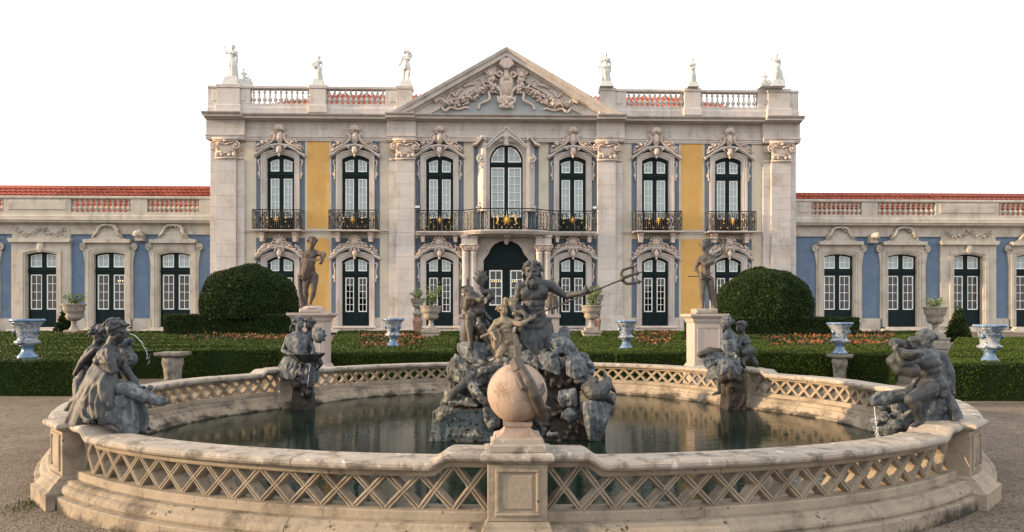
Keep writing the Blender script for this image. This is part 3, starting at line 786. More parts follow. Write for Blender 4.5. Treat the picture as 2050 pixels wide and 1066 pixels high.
def blind_mesh(hw, z0, z1, y=.232):
    m = MB(); V = []; n = 26
    for i in range(n+1):
        x = -hw+2*hw*i/n; V += [(x, y+.012*sin(i*1.9), z0), (x, y+.012*sin(i*1.9), z1)]
    m.add(V, [(2*i, 2*i+2, 2*i+3, 2*i+1) for i in range(n)]); return mesh_from(m.np(), m.f, 'blind', M['curtain'], fix=False)
def place_window(key, cx, y, *args, blind=None, **kw):
    if key not in CA: CA[key] = win_meshes(key, *args, **kw)
    w, prs = CA[key]
    o = inst('window', w, palace, (cx, y, 0))
    for (s_, g_) in prs:
        inst('sash', s_, o, (cx, y, 0)); inst('glass', g_, o, (cx, y, 0))
    if blind: inst('blind', blind, o, (cx, y, 0))
    return o
bl_up = blind_mesh(UP['hw'], UP['sill'], UP['crown'])
bl_top = blind_mesh(GR['hw'], H(546), GR['crown']-.02); bl_wt = blind_mesh(WG['hw'], H(540), WG['crown']-.02)

# stone surrounds of the main windows
def surround_mesh(d, eyeb):
    hw, cr, sp, sill = d['hw'], d['crown'], d['spring'], d['sill']
    m = MB(); A = arc(hw, cr, sp)
    def path(o, up): return [(-hw-o, sill)]+[(x*(hw+o)/hw, z+up) for x, z in A]+[(hw+o, sill)]
    P0, P1, P2, P3 = path(0, 0), path(3*S, 3*S), path(7.5*S, 7*S), path(11*S, 10*S)
    m.strip(P0, P1, -.04, .30); m.strip(P1, P2, -.09, .01); m.strip(P2, P3, -.13, .01)
    # hood
    z0 = cr
    def hood(dx, dz, k=1): return [(x*1.0, z) for x, z in [(-49*S-dx, sp+(1 if eyeb else 2)*S+dz), (-41*S, sp+6*S+dz), (-32*S, cr+5*S+dz), (-18*S, cr+12.5*S+dz), (0, cr+15*S+dz), (18*S, cr+12.5*S+dz), (32*S, cr+5*S+dz), (41*S, sp+6*S+dz), (49*S+dx, sp+(1 if eyeb else 2)*S+dz)]]
    m.strip(hood(0, .0), hood(.02, .07), -.28, .01); m.strip(hood(.02, .07), hood(.05, .15), -.36, .01)
    return mesh_from(m.np(), m.f, 'window_surround', M['stone'])
def ear_mesh(z, s_):
    m = MB()
    for s in (s_,):
        x = s*40*S
        m.tube([(x, -.06, z), (x+s*.10, -.08, z-.12), (x+s*.03, -.07, z-.35), (x+s*.01, -.06, z-.62), (x+s*.09, -.08, z-.82), (x+s*.0, -.07, z-.95)], [.05, .05, .04, .035, .06, .03], 6)
        for k in range(3): m.ell((x+s*.02, -.09, z-.80-.12*k), (.05, .05, .07), n=6, m=4)
    return m
def crest_up():
    """upper window crest; origin at the crown of the opening"""
    m = MB(); u = S
    for s in (-1, 1):
        P = [(s*46*u, 5*u), (s*38*u, 10*u), (s*26*u, 17*u), (s*15*u, 23*u), (s*10*u, 30*u), (s*9*u, 37*u), (s*13*u, 41*u), (s*17*u, 36*u)]
        m.tube([(x, -.30, z) for x, z in P], [.04, .05, .055, .06, .05, .045, .045, .04], 6)
        garland(m, [(s*46*u, 10*u), (s*36*u, 18*u), (s*25*u, 23*u), (s*16*u, 28*u)], [.10, .19, .19, .13], 80, 21+s, -.18, .26, .36)
        m.tube([(s*8*u, -.32, 8*u), (s*14*u, -.32, 14*u), (s*9*u, -.3, 19*u)], [.04, .05, .04], 6)
    m.ell((0, -.18, 33*u), (7*u, .16, 13*u), n=10, m=8); m.ell((0, -.26, 33*u), (4.5*u, .14, 9*u), n=8, m=6)
    for k in range(7):
        a = radians(-75+25*k); m.tube([(sin(a)*3*u, -.26, 46*u), (sin(a)*7*u, -.36, 47*u+cos(a)*8*u), (sin(a)*10.5*u, -.30, 46*u+cos(a)*11*u)], [.05, .08, .06], 6)
    garland(m, [(-10*u, 45*u), (0, 50*u), (10*u, 45*u)], .18, 16, 8, -.2, .2, .45)
    m.ell((0, -.30, 8*u), (6*u, .14, 8*u), n=8, m=6)
    for k in range(5):
        a = radians(-60+30*k); m.tube([(0, -.34, 14*u), (sin(a)*7*u, -.36, 14*u-cos(a)*9*u)], [.05, .035], 5)
    m.ell((0, -.3, -2*u), (2.5*u, .06, 4*u), n=6, m=5)
    return mesh_from(m.np(), m.f, 'crest', M['carve'], True)
def crest_lo():
    """ground floor crest with a mask in a shell medallion"""
    m = MB(); u = S
    c = 29*u
    for k in range(12):
        a = 2*pi*k/12; m.tube([(sin(a)*8*u, -.24, c+cos(a)*9*u), (sin(a)*13.5*u, -.30, c+cos(a)*14.5*u)], [.05, .10], 6)
    m.ell((0, -.22, c), (9*u, .14, 11*u), n=12, m=8)
    m.ell((0, -.36, c), (4.2*u, .12, 5.5*u), n=9, m=7); m.ell((0, -.47, c-.3*u), (1*u, .05, 1.6*u), n=6, m=5)
    for s in (-1, 1):
        m.ell((s*1.7*u, -.45, c+1.2*u), (.8*u, .03, .5*u), n=5, m=4); m.ell((s*4.5*u, -.32, c+1*u), (1.8*u, .06, 4*u), n=6, m=5)
        P = [(s*47*u, 3*u), (s*36*u, 10*u), (s*24*u, 16*u), (s*14*u, 20*u), (s*15*u, 29*u)]
        m.tube([(x, -.32, z) for x, z in P], [.035, .05, .055, .05, .04], 6)
        garland(m, [(s*43*u, 8*u), (s*33*u, 15*u), (s*24*u, 20*u), (s*16*u, 24*u)], [.12, .20, .20, .16], 80, 31+s, -.18, .28, .36)
        m.tube([(s*5*u, -.3, c-12*u), (s*9*u, -.3, c-17*u), (s*4*u, -.3, c-19*u)], [.05, .05, .03], 5)
    m.ell((0, -.28, 8*u), (5*u, .12, 8*u), n=8, m=6); m.ell((0, -.28, -2*u), (2.4*u, .06, 3*u), n=6, m=5)
    return mesh_from(m.np(), m.f, 'crest', M['carve'], True)
sur_up, sur_lo = surround_mesh(UP, True), surround_mesh(GR, False)
ear_up = {s: (lambda e_: mesh_from(e_.np(), e_.f, 'side_scroll', M['carve'], True))(ear_mesh(H(323), s)) for s in (-1, 1)}
ear_lo = {s: (lambda e_: mesh_from(e_.np(), e_.f, 'side_scroll', M['carve'], True))(ear_mesh(H(527), s)) for s in (-1, 1)}
cr_up, cr_lo = crest_up(), crest_lo()
# corbels under the balconies
m_ = MB()
for c in (0,):
    m_.prism([(c-6*S, H(468)), (c-4.5*S, H(474)), (c-3*S, H(487)), (c+3*S, H(487)), (c+4.5*S, H(474)), (c+6*S, H(468))][::-1], YW-.52-YW, .0)
    m_.tube([(c-4*S, -.55, H(471)), (c+4*S, -.55, H(471))], .07, 8); m_.tube([(c-3*S, -.4, H(480)), (c+3*S, -.4, H(480))], .05, 8)
corb = mesh_from(m_.np(), m_.f, 'corbel', M['carve'])
# small balcony
def scrolls(m, x0, x1, z0, z1, y, r=.012):
    n = max(1, round((x1-x0)/.34)); w = (x1-x0)/n
    for k in range(n):
        c = x0+w*(k+.5)
        for s in (-1, 1):
            P = []; h = (z1-z0)
            for i in range(9):
                a = pi*i/8; P.append((c+s*(w*.30*sin(a)), y, z0+h*.5+h*.42*cos(a)))
            m.tube(P, r, 4)
        m.ell((c, y, z0+h*.5), (.03, .03, .05), n=5, m=4)
def gold_star(r, n, name):
    m = MB()
    for k in range(n):
        a = 2*pi*k/n; L = r*(1 if k % 2 == 0 else .72)
        m.add([(sin(a)*L, 0, cos(a)*L), (sin(a+.26)*r*.35, -.0, cos(a+.26)*r*.35), (0, -.05, 0), (sin(a-.26)*r*.35, 0, cos(a-.26)*r*.35), (0, .02, 0)],
              [(0, 1, 2), (0, 2, 3), (0, 4, 1), (0, 3, 4)])
        m.ell((sin(a)*L*.9, -.01, cos(a)*L*.9), r*.06, n=6, m=4)
    m.ell((0, -.04, 0), r*.2, n=8, m=6)
    return mesh_from(m.np(), m.f, name, M['gold'])
star1, star2 = gold_star(8.2*S, 8, 'gilded_flower'), gold_star(11*S, 14, 'gilded_sun')
m_ = MB()
for s in (-1, 1):
    m_.add([(s*18*S-.06, 0, .14), (s*18*S+.06, 0, .14), (s*18*S, -.02, .03), (s*18*S, .02, .03)], [(0, 1, 2), (1, 0, 3), (0, 2, 3), (1, 3, 2)])
    m_.add([(s*18*S-.06, 0, -.15), (s*18*S+.06, 0, -.15), (s*18*S, -.02, -.05), (s*18*S, .02, -.05)], [(1, 0, 2), (0, 1, 3), (2, 0, 3), (3, 1, 2)])
    for x in (10, 24, 40): m_.ell((s*x*S, 0, -.38 if x < 40 else .12), (.02, .015, .035), n=6, m=5)
studs = mesh_from(m_.np(), m_.f, 'gilded_stud', M['gold'])
zt_r, zb_r = H(422.5, 39.3), H(460.5, 39.3)
def railing_small():
    m = MB(); hw = 47*S; y = 0
    for z, r in ((zt_r, .03), (zt_r-.12, .014), (zb_r+.06, .02)):
        m.tube([(-hw, .7, z), (-hw, y, z), (hw, y, z), (hw, .7, z)], r, 5)
    nb = 24
    for i in range(nb+1):
        x = -hw+2*hw*i/nb; big = i % 5 == 0 or i in (0, nb)
        if big: m.tube([(x, y, zb_r), (x, y, zt_r)], .024, 5)
        else: m.tube([(x, y, zb_r+.05), (x, y, zt_r-.1)], .026, 4)
    for s in (-1, 1):
        for k in range(3): m.tube([(s*hw, .18+.18*k, zb_r), (s*hw, .18+.18*k, zt_r)], .012, 4)
        m.tube([(s*hw*.80, y, zb_r+.1), (s*hw*.80+.1, y, zb_r+.45), (s*hw*.80, y, zt_r-.15)], .016, 4)
    scrolls(m, -hw, -hw*.6, zb_r+.08, zt_r-.14, 0, .014); scrolls(m, hw*.6, hw, zb_r+.08, zt_r-.14, 0, .014)
    for k in range(9):
        x = -hw*.58+hw*1.16*k/8; m.tube([(x-.07, y, zb_r+.08), (x+.06, y, zb_r+.3), (x-.06, y, zb_r+.55), (x+.05, y, zb_r+.78), (x, y, zt_r-.14)], .02, 4); m.ell((x, y, zb_r+.42), (.05, .015, .05), n=6, m=4)
    for s in (-1, 1):
        m.tube([(s*.05, y, zb_r+.08), (s*.5, y, zb_r+.5), (s*.9, y, zb_r+.25), (s*1.0, y, zb_r+.6), (s*.6, y, zt_r-.15)], .016, 4)
        m.tube([(s*.2, y, zt_r-.14), (s*.35, y, zt_r-.3), (s*.15, y, zt_r-.4)], .016, 4)
    return mesh_from(m.np(), m.f, 'railing', M['iron'])
rail_s = railing_small()
m_ = MB(); f = -.78
m_.profx([(0, H(467)), (f+.25, H(467)), (f+.12, H(465.5, 39.3)), (f, H(464.5, 39.3)), (f-.04, H(463.8, 39.3)), (f-.04, H(461.5, 39.3)), (0, H(461, 39.3))], -48.5*S, 48.5*S)
slab_s = mesh_from(m_.np(), m_.f, 'balcony_slab', M['stone'])
for x in WX:
    c = x*S
    place_window('up', c, YW, UP, True, 5, blind=bl_up)
    inst('window_surround', sur_up, palace, (c, YW, 0)); o = W  # surround
    sr = palace.children[-1] if False else None
    [inst('side_scroll', ear_up[s], palace, (c, YW, 0)) for s in (-1, 1)]; inst('crest', cr_up, palace, (c, YW, UP['crown']+.0))
    place_window('gr', c, YW, GR, False, 5, zl=(556, 625), zt=(519, 543.5), blind=bl_top)
    inst('window_surround', sur_lo, palace, (c, YW, 0)); [inst('side_scroll', ear_lo[s], palace, (c, YW, 0)) for s in (-1, 1)]
    inst('crest', cr_lo, palace, (c, YW, GR['crown']-.05)); [inst('corbel', corb, palace, (c+s*32*S, YW, 0)) for s in (-1, 1)]
    mb = MB(); mb.cbox(c-42*S, c+42*S, YW-.45, YW, H(657), H(653), .02); pal('door_sill', mb, M['stone'])
    if abs(x) > 200:
        b_ = inst('balcony', slab_s, palace, (c, YW, 0)); inst('railing', rail_s, b_, (c, YW-.75, 0))
        inst('gilded_flower', star1, b_, (c, YW-.80, H(442, 39.3))); tag(inst('gilded_stud', studs, b_, (c, YW-.79, H(442, 39.3))), kind='stuff')

# steps and plinth of the main block
for k, (z0, z1, o) in enumerate(((657, 660.5, .35), (660.5, 666, .62))):
    for j in range(22):
        a = -XE+(2*XE)*j/22; mb = MB(); mb.cbox(a+.002, a+2*XE/22-.002, YW-o, YW+.0, H(z1), H(z0), .015); pal('step_stone', mb, M['stone'])
mb = MB()
for a, b in ((-517, -496), (-400, -348), (-252, -236), (236, 252), (348, 400), (496, 517)):
    mb = MB(); mb.cbox(a*S, b*S, YW-.06, YW+.02, H(657), H(639), .01); pal('plinth', mb, M['stone'])

# ------------------------------------------------------------------ central window
out_c = [(-33, 463), (-33, 318), (-31, 311), (-27, 304), (-21, 296), (-12, 291.5), (0, 290), (12, 291.5), (21, 296), (27, 304), (31, 311), (33, 318), (33, 463)]
oc = [(x*S, H(y)) for x, y in out_c]
mb = MB(); y0 = YW+.14
inn = [(x*.92, z-.06 if i not in (0, 12) else z) for i, (x, z) in enumerate(oc)]
mb.strip(oc, inn, y0, y0+.12)
a, b = 3.4*S, 30.4*S; zs_, z1_, z2_, z3_ = H(436), H(334.5), H(324.5), H(319)
mb.cbox(-a, a, y0-.02, y0+.1, H(463), H(293), .01)
for s in (-1, 1):
    p_, q_ = sorted((s*a*1.01, s*30.3*S)); mb.cbox(p_, q_, y0-.01, y0+.1, z1_, z2_, .01); mb.cbox(p_, q_, y0-.01, y0+.1, H(463), H(435), .01)
mb.cbox(-31*S, 31*S, y0-.06, y0+.05, H(331), H(327.5), .02)
cwin = pal('central_window', mb, M['green'])
for s in (-1, 1):
    def outl(t, lo):
        if lo: P = [(4, 434.8), (30, 434.8), (30, 334.8), (4, 334.8)]
        else: P = [(4, 324.2), (30, 324.2), (29.5, 316), (25.5, 306.5), (19.5, 299), (11, 294.5), (4, 293)]
        Q_ = [(x*S, H(y)) for x, y in P]; cx_ = sum(x for x, z in Q_)/len(Q_); cz = sum(z for x, z in Q_)/len(Q_)
        if t: Q_ = [(x-t*(1 if x > cx_ else -1), z-t*(1 if z > cz else -1)) for x, z in Q_]
        return [(s*x, z) for x, z in Q_]
    for lo, nrw in ((True, 6), (False, 2)):
        m = MB(); m.strip(outl(0, lo), outl(.06, lo), y0+.02, y0+.06, closed=True)
        Z0, Z1 = (H(434.8)+.06, H(334.8)-.06) if lo else (H(324.2)+.06, H(300))
        m.box(s*17*S-.013, s*17*S+.013, y0+.03, y0+.055, Z0, Z1)
        for k in range(1, nrw):
            z = Z0+(Z1-Z0)*k/nrw; p_, q_ = sorted((s*(4*S+.06), s*(30*S-.07))) if lo else sorted((s*(4*S+.06), s*24*S)); m.box(p_, q_, y0+.032, y0+.053, z-.013, z+.013)
        mk('sash', m, M['white'], cwin)
        m = MB(); m.prism(outl(.05, lo), y0+.045, y0+.049); mk('glass', m, M['glass'], cwin)
m = MB(); m.prism([(x*.95, z) for x, z in oc], y0+.085, y0+.095); mk('blind', m, M['curtain'], cwin)
# surround with splayed scroll pilasters and ogee hood
mb = MB()
o2 = [(x*(44/33 if abs(x) > 20*S else 1.15), z+(0 if i in (0, 12) else 8*S)) for i, (x, z) in enumerate(oc)]
o1 = [(x*(38/33 if abs(x) > 20*S else 1.08), z+(0 if i in (0, 12) else 4*S)) for i, (x, z) in enumerate(oc)]
mb.strip(oc, o1, YW-.04, YW+.2); mb.strip(o1, o2, YW-.14, YW+.02)
top = [(-42, 296), (-34, 291), (-25, 281), (-14, 271), (-6, 266), (0, 258), (6, 266), (14, 271), (25, 281), (34, 291), (42, 296)]
lo_ = [(-42, 302), (-34, 298), (-25, 289), (-14, 281), (-6, 276), (0, 272), (6, 276), (14, 281), (25, 289), (34, 298), (42, 302)]
t_ = [(x*S, H(y)) for x, y in top]; l_ = [(x*S, H(y)) for x, y in lo_]
mb.strip(t_, l_, YW-.42, YW+.02)
mb.strip([(x, z+.06) for x, z in t_], [(x, z-.05) for x, z in t_], YW-.50, YW)
bk = [(x*S, H(y)) for x, y in [(-44, 330), (-40, 312), (-33, 300), (-25, 290), (-12, 284), (0, 282), (12, 284), (25, 290), (33, 300), (40, 312), (44, 330)]]
mb.strip(l_, bk, YW-.20, YW+.02)
mb.ell((0, YW-.28, H(283)), (.14, .12, .30), n=8, m=6); mb.ell((0, YW-.34, H(276)), (.22, .1, .16), n=8, m=6); mb.ell((0, YW-.3, H(291)), (.16, .1, .12), n=8, m=6)
pal('central_window_surround', mb, M['stone'])
for s in (-1, 1):
    # angled pier beside the window: plan turned 40 degrees outwards
    mb = MB(); a_ = (s*44*S, YW-.40); b_ = (s*57*S, YW-.02); c_ = (s*40*S, YW-.02)
    def col_(z0, z1, g=0.0):
        P = [(s*40*S, YW-.44-g), (s*46*S+s*g*.5, YW-.44-g), (s*57*S+s*g, YW-.06), (s*57*S+s*g, YW), (s*40*S, YW)]
        k = len(P); mb.add([(x, y, z0) for x, y in P]+[(x, y, z1) for x, y in P], [tuple(range(k)), tuple(range(k, 2*k))]+[(i, (i+1) % k, k+(i+1) % k, k+i) for i in range(k)])
    col_(H(421), H(285)); col_(H(284.9), H(281), .10); col_(H(280.9), H(277), .2); col_(H(425), H(421.1), .05)
    volute(mb, (s*54*S, H(418)), .26, 1.3, .06, YW-.25, s=s, a0=pi/2); volute(mb, (s*50*S, H(322)), .24, 1.4, .06, YW-.42, s=-s, a0=pi/2)
    garland(mb, [(s*44*S, H(318)), (s*56*S, H(318)), (s*50*S, H(330)), (s*50*S, H(342))], [.14, .14, .12, .06], 30, 4, YW-.38, .12, .5)
    # curved outer hood
    P = [(s*40, 283), (s*46, 277), (s*52, 284), (s*58, 290), (s*66, 293)]
    mb.strip([(x*S, H(y)) for x, y in P], [(x*S, H(y+4)) for x, y in P], YW-.62, YW)
    pal('splayed_pier', mb, M['stone'])

# ------------------------------------------------------------------ central balcony, porch and door
plan = [(-180, 39.22), (-150, 39.22), (-120, 39.22), (-96, 39.20), (-86, 39.12), (-76, 38.92), (-64, 38.62), (-52, 38.46), (-30, 38.40), (0, 38.38), (30, 38.40), (52, 38.46), (64, 38.62), (76, 38.92), (86, 39.12), (96, 39.20), (120, 39.22), (150, 39.22), (180, 39.22)]
def pk(x, y): return (x*y/F, y)
def plan_slab(mb, z0, z1, g):
    P = [pk(x*(1+g*.02), y-g) for x, y in plan]; P = [(P[0][0], YW)]+P+[(P[-1][0], YW)]; k = len(P)
    mb.add([(x, y, z0) for x, y in P]+[(x, y, z1) for x, y in P], [tuple(range(k)), tuple(range(k, 2*k))]+[(i, (i+1) % k, k+(i+1) % k, k+i) for i in range(k)])
cb = MB(); zc = H(462.5, 38.9)
plan_slab(cb, zc-.06, zc, .06); plan_slab(cb, zc-.12, zc-.061, .0); plan_slab(cb, zc-.19, zc-.121, -.08)
cbal = pal('central_balcony', cb, M['stone'])
m = MB(); PL = [Vector((*pk(x, y), 0)) for x, y in plan]
dense = []
for i in range(len(PL)-1):
    n = max(1, int((PL[i+1]-PL[i]).length/.11))
    for k in range(n): dense.append(PL[i].lerp(PL[i+1], k/n))
dense.append(PL[-1])
ZT, ZB = zc+1.16, zc
for z, r in ((ZT, .03), (ZT-.13, .014), (ZB+.07, .02)): m.tube([(p.x, p.y, z) for p in PL], r, 5)
for i, p in enumerate(dense):
    if i % 10 == 0: m.tube([(p.x, p.y, ZB), (p.x, p.y, ZT)], .026, 5)
    elif i % 2 == 0: m.tube([(p.x, p.y, ZB+.05), (p.x, p.y, ZT-.12)], .026, 4)
    if i % 5 == 3 and i+3 < len(dense):
        for s in (-1, 1):
            P = []
            for k in range(8):
                a = pi*k/7; j = dense[min(len(dense)-1, max(0, i+round(s*2*sin(a))))]
                P.append((j.x, j.y, ZB+.1+.45*(1+cos(a))))
            m.tube(P, .014, 4)
for s in (-1, 1): m.tube([(PL[0 if s < 0 else -1].x, YW, ZT), (PL[0 if s < 0 else -1].x, 39.22, ZT)], .03, 5)
for i in range(2, len(dense)-2, 2):
    p = dense[i]; o = dense[i+1]; m.tube([(p.x, p.y, ZB+.08), (o.x, o.y, ZB+.3), (p.x, p.y, ZB+.52), (o.x, o.y, ZB+.75), (p.x, p.y, ZT-.14)], .016, 4)
mk('railing', m, M['iron'], cbal)
inst('gilded_sun', star2, cbal, (0, 38.34, H(441, 38.4))); tag(inst('gilded_stud', studs, cbal, (0, 38.34, H(442, 38.4))), kind='stuff')
m = MB()
for s in (-1, 1):
    m.tube([(s*.28, 0, .2), (s*.5, 0, .26), (s*.46, 0, .0), (s*.58, 0, -.2), (s*.40, 0, -.26)], [.03, .035, .035, .03, .02], 5)
gs = mesh_from(m.np(), m.f, 'gilded_scroll', M['gold'], True); inst('gilded_scroll', gs, cbal, (0, 38.34, H(441, 38.4)))
for s in (-1, 1):
    inst('gilded_flower', star1, cbal, (s*133*S*.98, 39.18, H(442, 39.3))); tag(inst('gilded_stud', studs, cbal, (s*133*S*.98, 39.19, H(442, 39.3))), kind='stuff')
# door
do = [(-45.5, 655), (-45.5, 523), (-43, 518), (-38, 512), (-34, 506), (-31, 498), (-24, 490), (-12, 484), (0, 482), (12, 484), (24, 490), (31, 498), (34, 506), (38, 512), (43, 518), (45.5, 523), (45.5, 655)]
dO = [(x*S, H(y)) for x, y in do]
yd = YW+.10
mb = MB(); mb.prism([(x, z) for x, z in dO if z > H(537)]+[(45.5*S, H(536)), (-45.5*S, H(536))], yd+.03, yd+.12)
mb.prism([(x*.7, H(536)+(z-H(536))*.78+.1) for x, z in dO if z > H(530)], yd, yd+.03)
mb.cbox(-45*S, 45*S, yd-.06, yd+.05, H(539), H(534), .03)
pal('door_fanlight', mb, M['green'])
for s in (-1, 1):
    mb = MB(); x0, x1 = sorted((s*.01, s*45.3*S)); wa, wb = sorted((s*8*S, s*34*S)); z0, z1, za, zb_ = H(655), H(539.2), H(612), H(541)
    for (a, b, c, d) in ((x0, wa, z0, z1), (wb, x1, z0, z1), (wa, wb, z0, za), (wa, wb, zb_, z1)):
        mb.cbox(a, b, yd, yd+.1, c, d, .008)
    mb.cbox(wa+.05, wb-.05, yd-.03, yd, z0+.3, za-.2, .02)
    lf = pal('door_leaf', mb, M['green'])
    m = MB(); O = [(wa, za), (wb, za), (wb, zb_), (wa, zb_)]; t = .07; I = [(wa+t, za+t), (wb-t, za+t), (wb-t, zb_-t), (wa+t, zb_-t)]
    m.strip(O, I, yd-.01, yd+.05, closed=True); m.box((wa+wb)/2-.02, (wa+wb)/2+.02, yd, yd+.04, za+t, zb_-t)
    for k in range(1, 4): z = za+t+(zb_-za-2*t)*k/4; m.box(wa+t, wb-t, yd+.002, yd+.038, z-.02, z+.02)
    mk('sash', m, M['white'], lf); m = MB(); m.box(wa+t, wb-t, yd+.02, yd+.024, za+t, zb_-t); mk('glass', m, M['glass'], lf)
mb = MB()
g1 = [(x*(54/45.5) if abs(x) > 40*S else x*1.14, z+(0 if i in (0, 16) else 5*S)) for i, (x, z) in enumerate(dO)]
mb.strip(dO, g1, YW-.18, YW+.1)
g2 = [(x*(58/45.5) if abs(x) > 40*S else x*1.20, z+(0 if i in (0, 16) else 7.5*S)) for i, (x, z) in enumerate(dO)]
mb.strip(g1, g2, YW-.24, YW+.02)
mb.strip(g2, [(58*S*(-1 if i < 8 else 1) if abs(x) > 30*S else x*1.3, H(476) if 1 <= i <= 15 else z) for i, (x, z) in enumerate(g2)], YW-.14, YW+.02)
mb.box(-62*S, 62*S, YW-.9, YW, H(476), H(471)); mb.cbox(-7*S, 7*S, 38.9, YW, H(479), H(470.5), .03); mb.ell((0, YW-.34, H(482)), (.16, .14, .28), n=8, m=6)
pal('door_surround', mb, M['stone'])
mb = MB()
for s in (-1, 1):
    a, b = sorted((s*58*S, s*60*S)); mb.box(a, b, YW-.7, YW, .9, H(476))
colm = MB(); ch = H(504, 39.2)-H(640, 39.2)
colm.lathe([(.27, 0), (.27, .08), (.24, .14), (.25, .18), (.21, .22), (.20, .5), (.205, 1.2), (.18, ch-.12), (.20, ch-.08), (.20, ch)], (0, 0, 0), 16)
colm = mesh_from(colm.np(), colm.f, 'column_shaft', M['stone'], True)
capc = MB(); capc.lathe([(.18, 0), (.20, .10), (.25, .26), (.24, .30)], (0, 0, 0), 12); capc.sqlathe([(.26, .30), (.29, .33), (.29, .38)])
garland(capc, [(-.24, .12), (.24, .12)], .10, 20, 6, -.16, .08, .5)
for s in (-1, 1): volute(capc, (s*.22, .24), .09, 1.2, .03, -.2, s=-s, a0=pi/2)
capc = mesh_from(capc.np(), capc.f, 'column_capital', M['carve'], True)
for ox in (-82, -66, 66, 82):
    y = 39.42; x = ox*y/F
    e = empty('column', (x, y, .95)); e.parent = palace; e.location = W[e.name]-W[palace.name]
    mb = MB(); mb.sqlathe([(.34, 0), (.34, .16), (.29, .2), (.28, H(645, y)-.95), (.32, H(642, y)-.95), (.32, H(640.1, y)-.95)], (x, y, .95)); mk('column_pedestal', mb, M['stone'], e)
    inst('column_shaft', colm, e, (x, y, H(640, y))); inst('column_capital', capc, e, (x, y, H(504, y)))
    mb = MB(); z = H(504, y)+.39; mb.sqlathe([(.22, 0), (.22, .35), (.30, .42), (.30, H(476, y)-z), (.24, H(475.5, y)-z), (.24, zc-.2-z)], (x, y, z)); mk('entablature_block', mb, M['stone'], e)

# ------------------------------------------------------------------ wing bays
def wing_volute():
    m = MB(); d = WG; hw, cr, sp, sill = d['hw'], d['crown'], d['spring'], d['sill']; A = arc(hw, cr, sp)
    def path(o, up): return [(-hw-o, sill)]+[(x*(hw+o)/hw, z+up) for x, z in A]+[(hw+o, sill)]
    m.strip(path(0, 0), path(3*S, 3*S), -.06, .3); m.strip(path(3*S, 3*S), path(8*S, 7*S), -.12, .01); m.strip(path(8*S, 7*S), path(13*S, 9*S), -.16, .01)
    u = S
    for s in (-1, 1):
        m.prism([(s*43*u, H(640)), (s*43*u, H(492)), (s*48*u, H(498)), (s*51*u, H(505)), (s*48.5*u, H(518)), (s*47*u, H(530)), (s*47.5*u, H(640))], -.10, .01)
        volute(m, (s*48.5*u, H(494)), .22, 1.4, .055, -.12, s=s, a0=-pi/2)
        m.ell((s*48.5*u, -.08, H(494)), (.17, .10, .17), n=12, m=6)
    m.prism([(x*u, H(y)) for x, y in ((-42, 501), (42, 501), (42, 488), (-42, 488))], -.14, .01)
    m.prism([(x*u, H(y)) for x, y in ((-45, 488), (45, 488), (46, 481), (-46, 481))], -.38, .01)
    top = [(-43, 481), (-32, 479), (-22, 472), (-16, 466), (-10, 465), (10, 465), (16, 466), (22, 472), (32, 479), (43, 481)]
    m.prism([(x*u, H(y)) for x, y in top][::-1], -.20, .01)
    return mesh_from(m.np(), m.f, 'window_surround', M['stone_old'])
def wing_crest():
    m = MB(); u = S
    for s in (-1, 1): m.tube([(s*30*u, -.24, H(476)), (s*20*u, -.28, H(468)), (s*16*u, -.26, H(457)), (s*10*u, -.26, H(453)), (0, -.28, H(452))], [.05, .08, .09, .08, .08], 6)
    garland(m, [(-28*u, H(475)), (-18*u, H(466)), (-14*u, H(456)), (0, H(451)), (14*u, H(456)), (18*u, H(466)), (28*u, H(475))], .14, 60, 5, -.2, .14, .45)
    return mesh_from(m.np(), m.f, 'crest', M['stone_old'], True)
def wing_bay():
    m = MB(); d = WG; hw, cr, sp, sill = d['hw'], d['crown'], d['spring'], d['sill']; A = arc(hw, cr, sp)
    def path(o, up): return [(-hw-o, sill)]+[(x*(hw+o)/hw, z+up) for x, z in A]+[(hw+o, sill)]
    m.strip(path(0, 0), path(3*S, 3*S), -.16, .3); m.strip(path(3*S, 3*S), path(10*S, 8*S), -.22, .01)
    B = path(10*S, 8*S); C_ = [(-58*S, sill)]+[(-58*S if x < 0 else 58*S, H(487)) if abs(x) > 35*S else (x*1.5, H(487)) for x, z in B[1:-1]]+[(58*S, sill)]
    m.strip(B, C_, -.14, .01)
    m.prism([(x*S, H(y)) for x, y in ((-59, 487), (59, 487), (61, 482), (61, 479), (-61, 479), (-61, 482))], -.34, .01)
    m.prism([(x*S, H(y)) for x, y in ((-57, 479), (57, 479), (57, 456), (-57, 456))], -.12, .01)
    m.ell((0, -.2, H(495)), (.22, .12, .36), n=8, m=6)
    return mesh_from(m.np(), m.f, 'window_surround', M['stone_old'])
def festoon():
    m = MB(); u = S
    for s in (-1, 1):
        garland(m, [(0, H(460)), (s*12*u, H(468)), (s*26*u, H(472)), (s*38*u, H(468)), (s*46*u, H(460)), (s*47*u, H(474))], [.12, .13, .16, .14, .12, .08], 70, 6, -.14, .14, .42)
    garland(m, [(-6*u, H(457)), (6*u, H(462))], .16, 16, 9, -.16, .14, .42)
    return mesh_from(m.np(), m.f, 'festoon', M['stone_old'], True)
wv, wc, wb_, fe = wing_volute(), wing_crest(), wing_bay(), festoon()
lampm = MB(); 
for k in range(5): lampm.ell(((k-2)*.13, 0, .02*(k % 2)), (.02, .02, .035), n=6, m=5)
lampm = mesh_from(lampm.np(), lampm.f, 'candle_bulb', M['lamp'], True)
armm = MB(); armm.tube([(-.3, 0, -.03), (0, 0, -.12), (.3, 0, -.03)], .015, 5); armm.tube([(0, 0, -.12), (0, 0, .9)], .012, 5); armm = mesh_from(armm.np(), armm.f, 'chandelier', M['gold'])
gi = 0
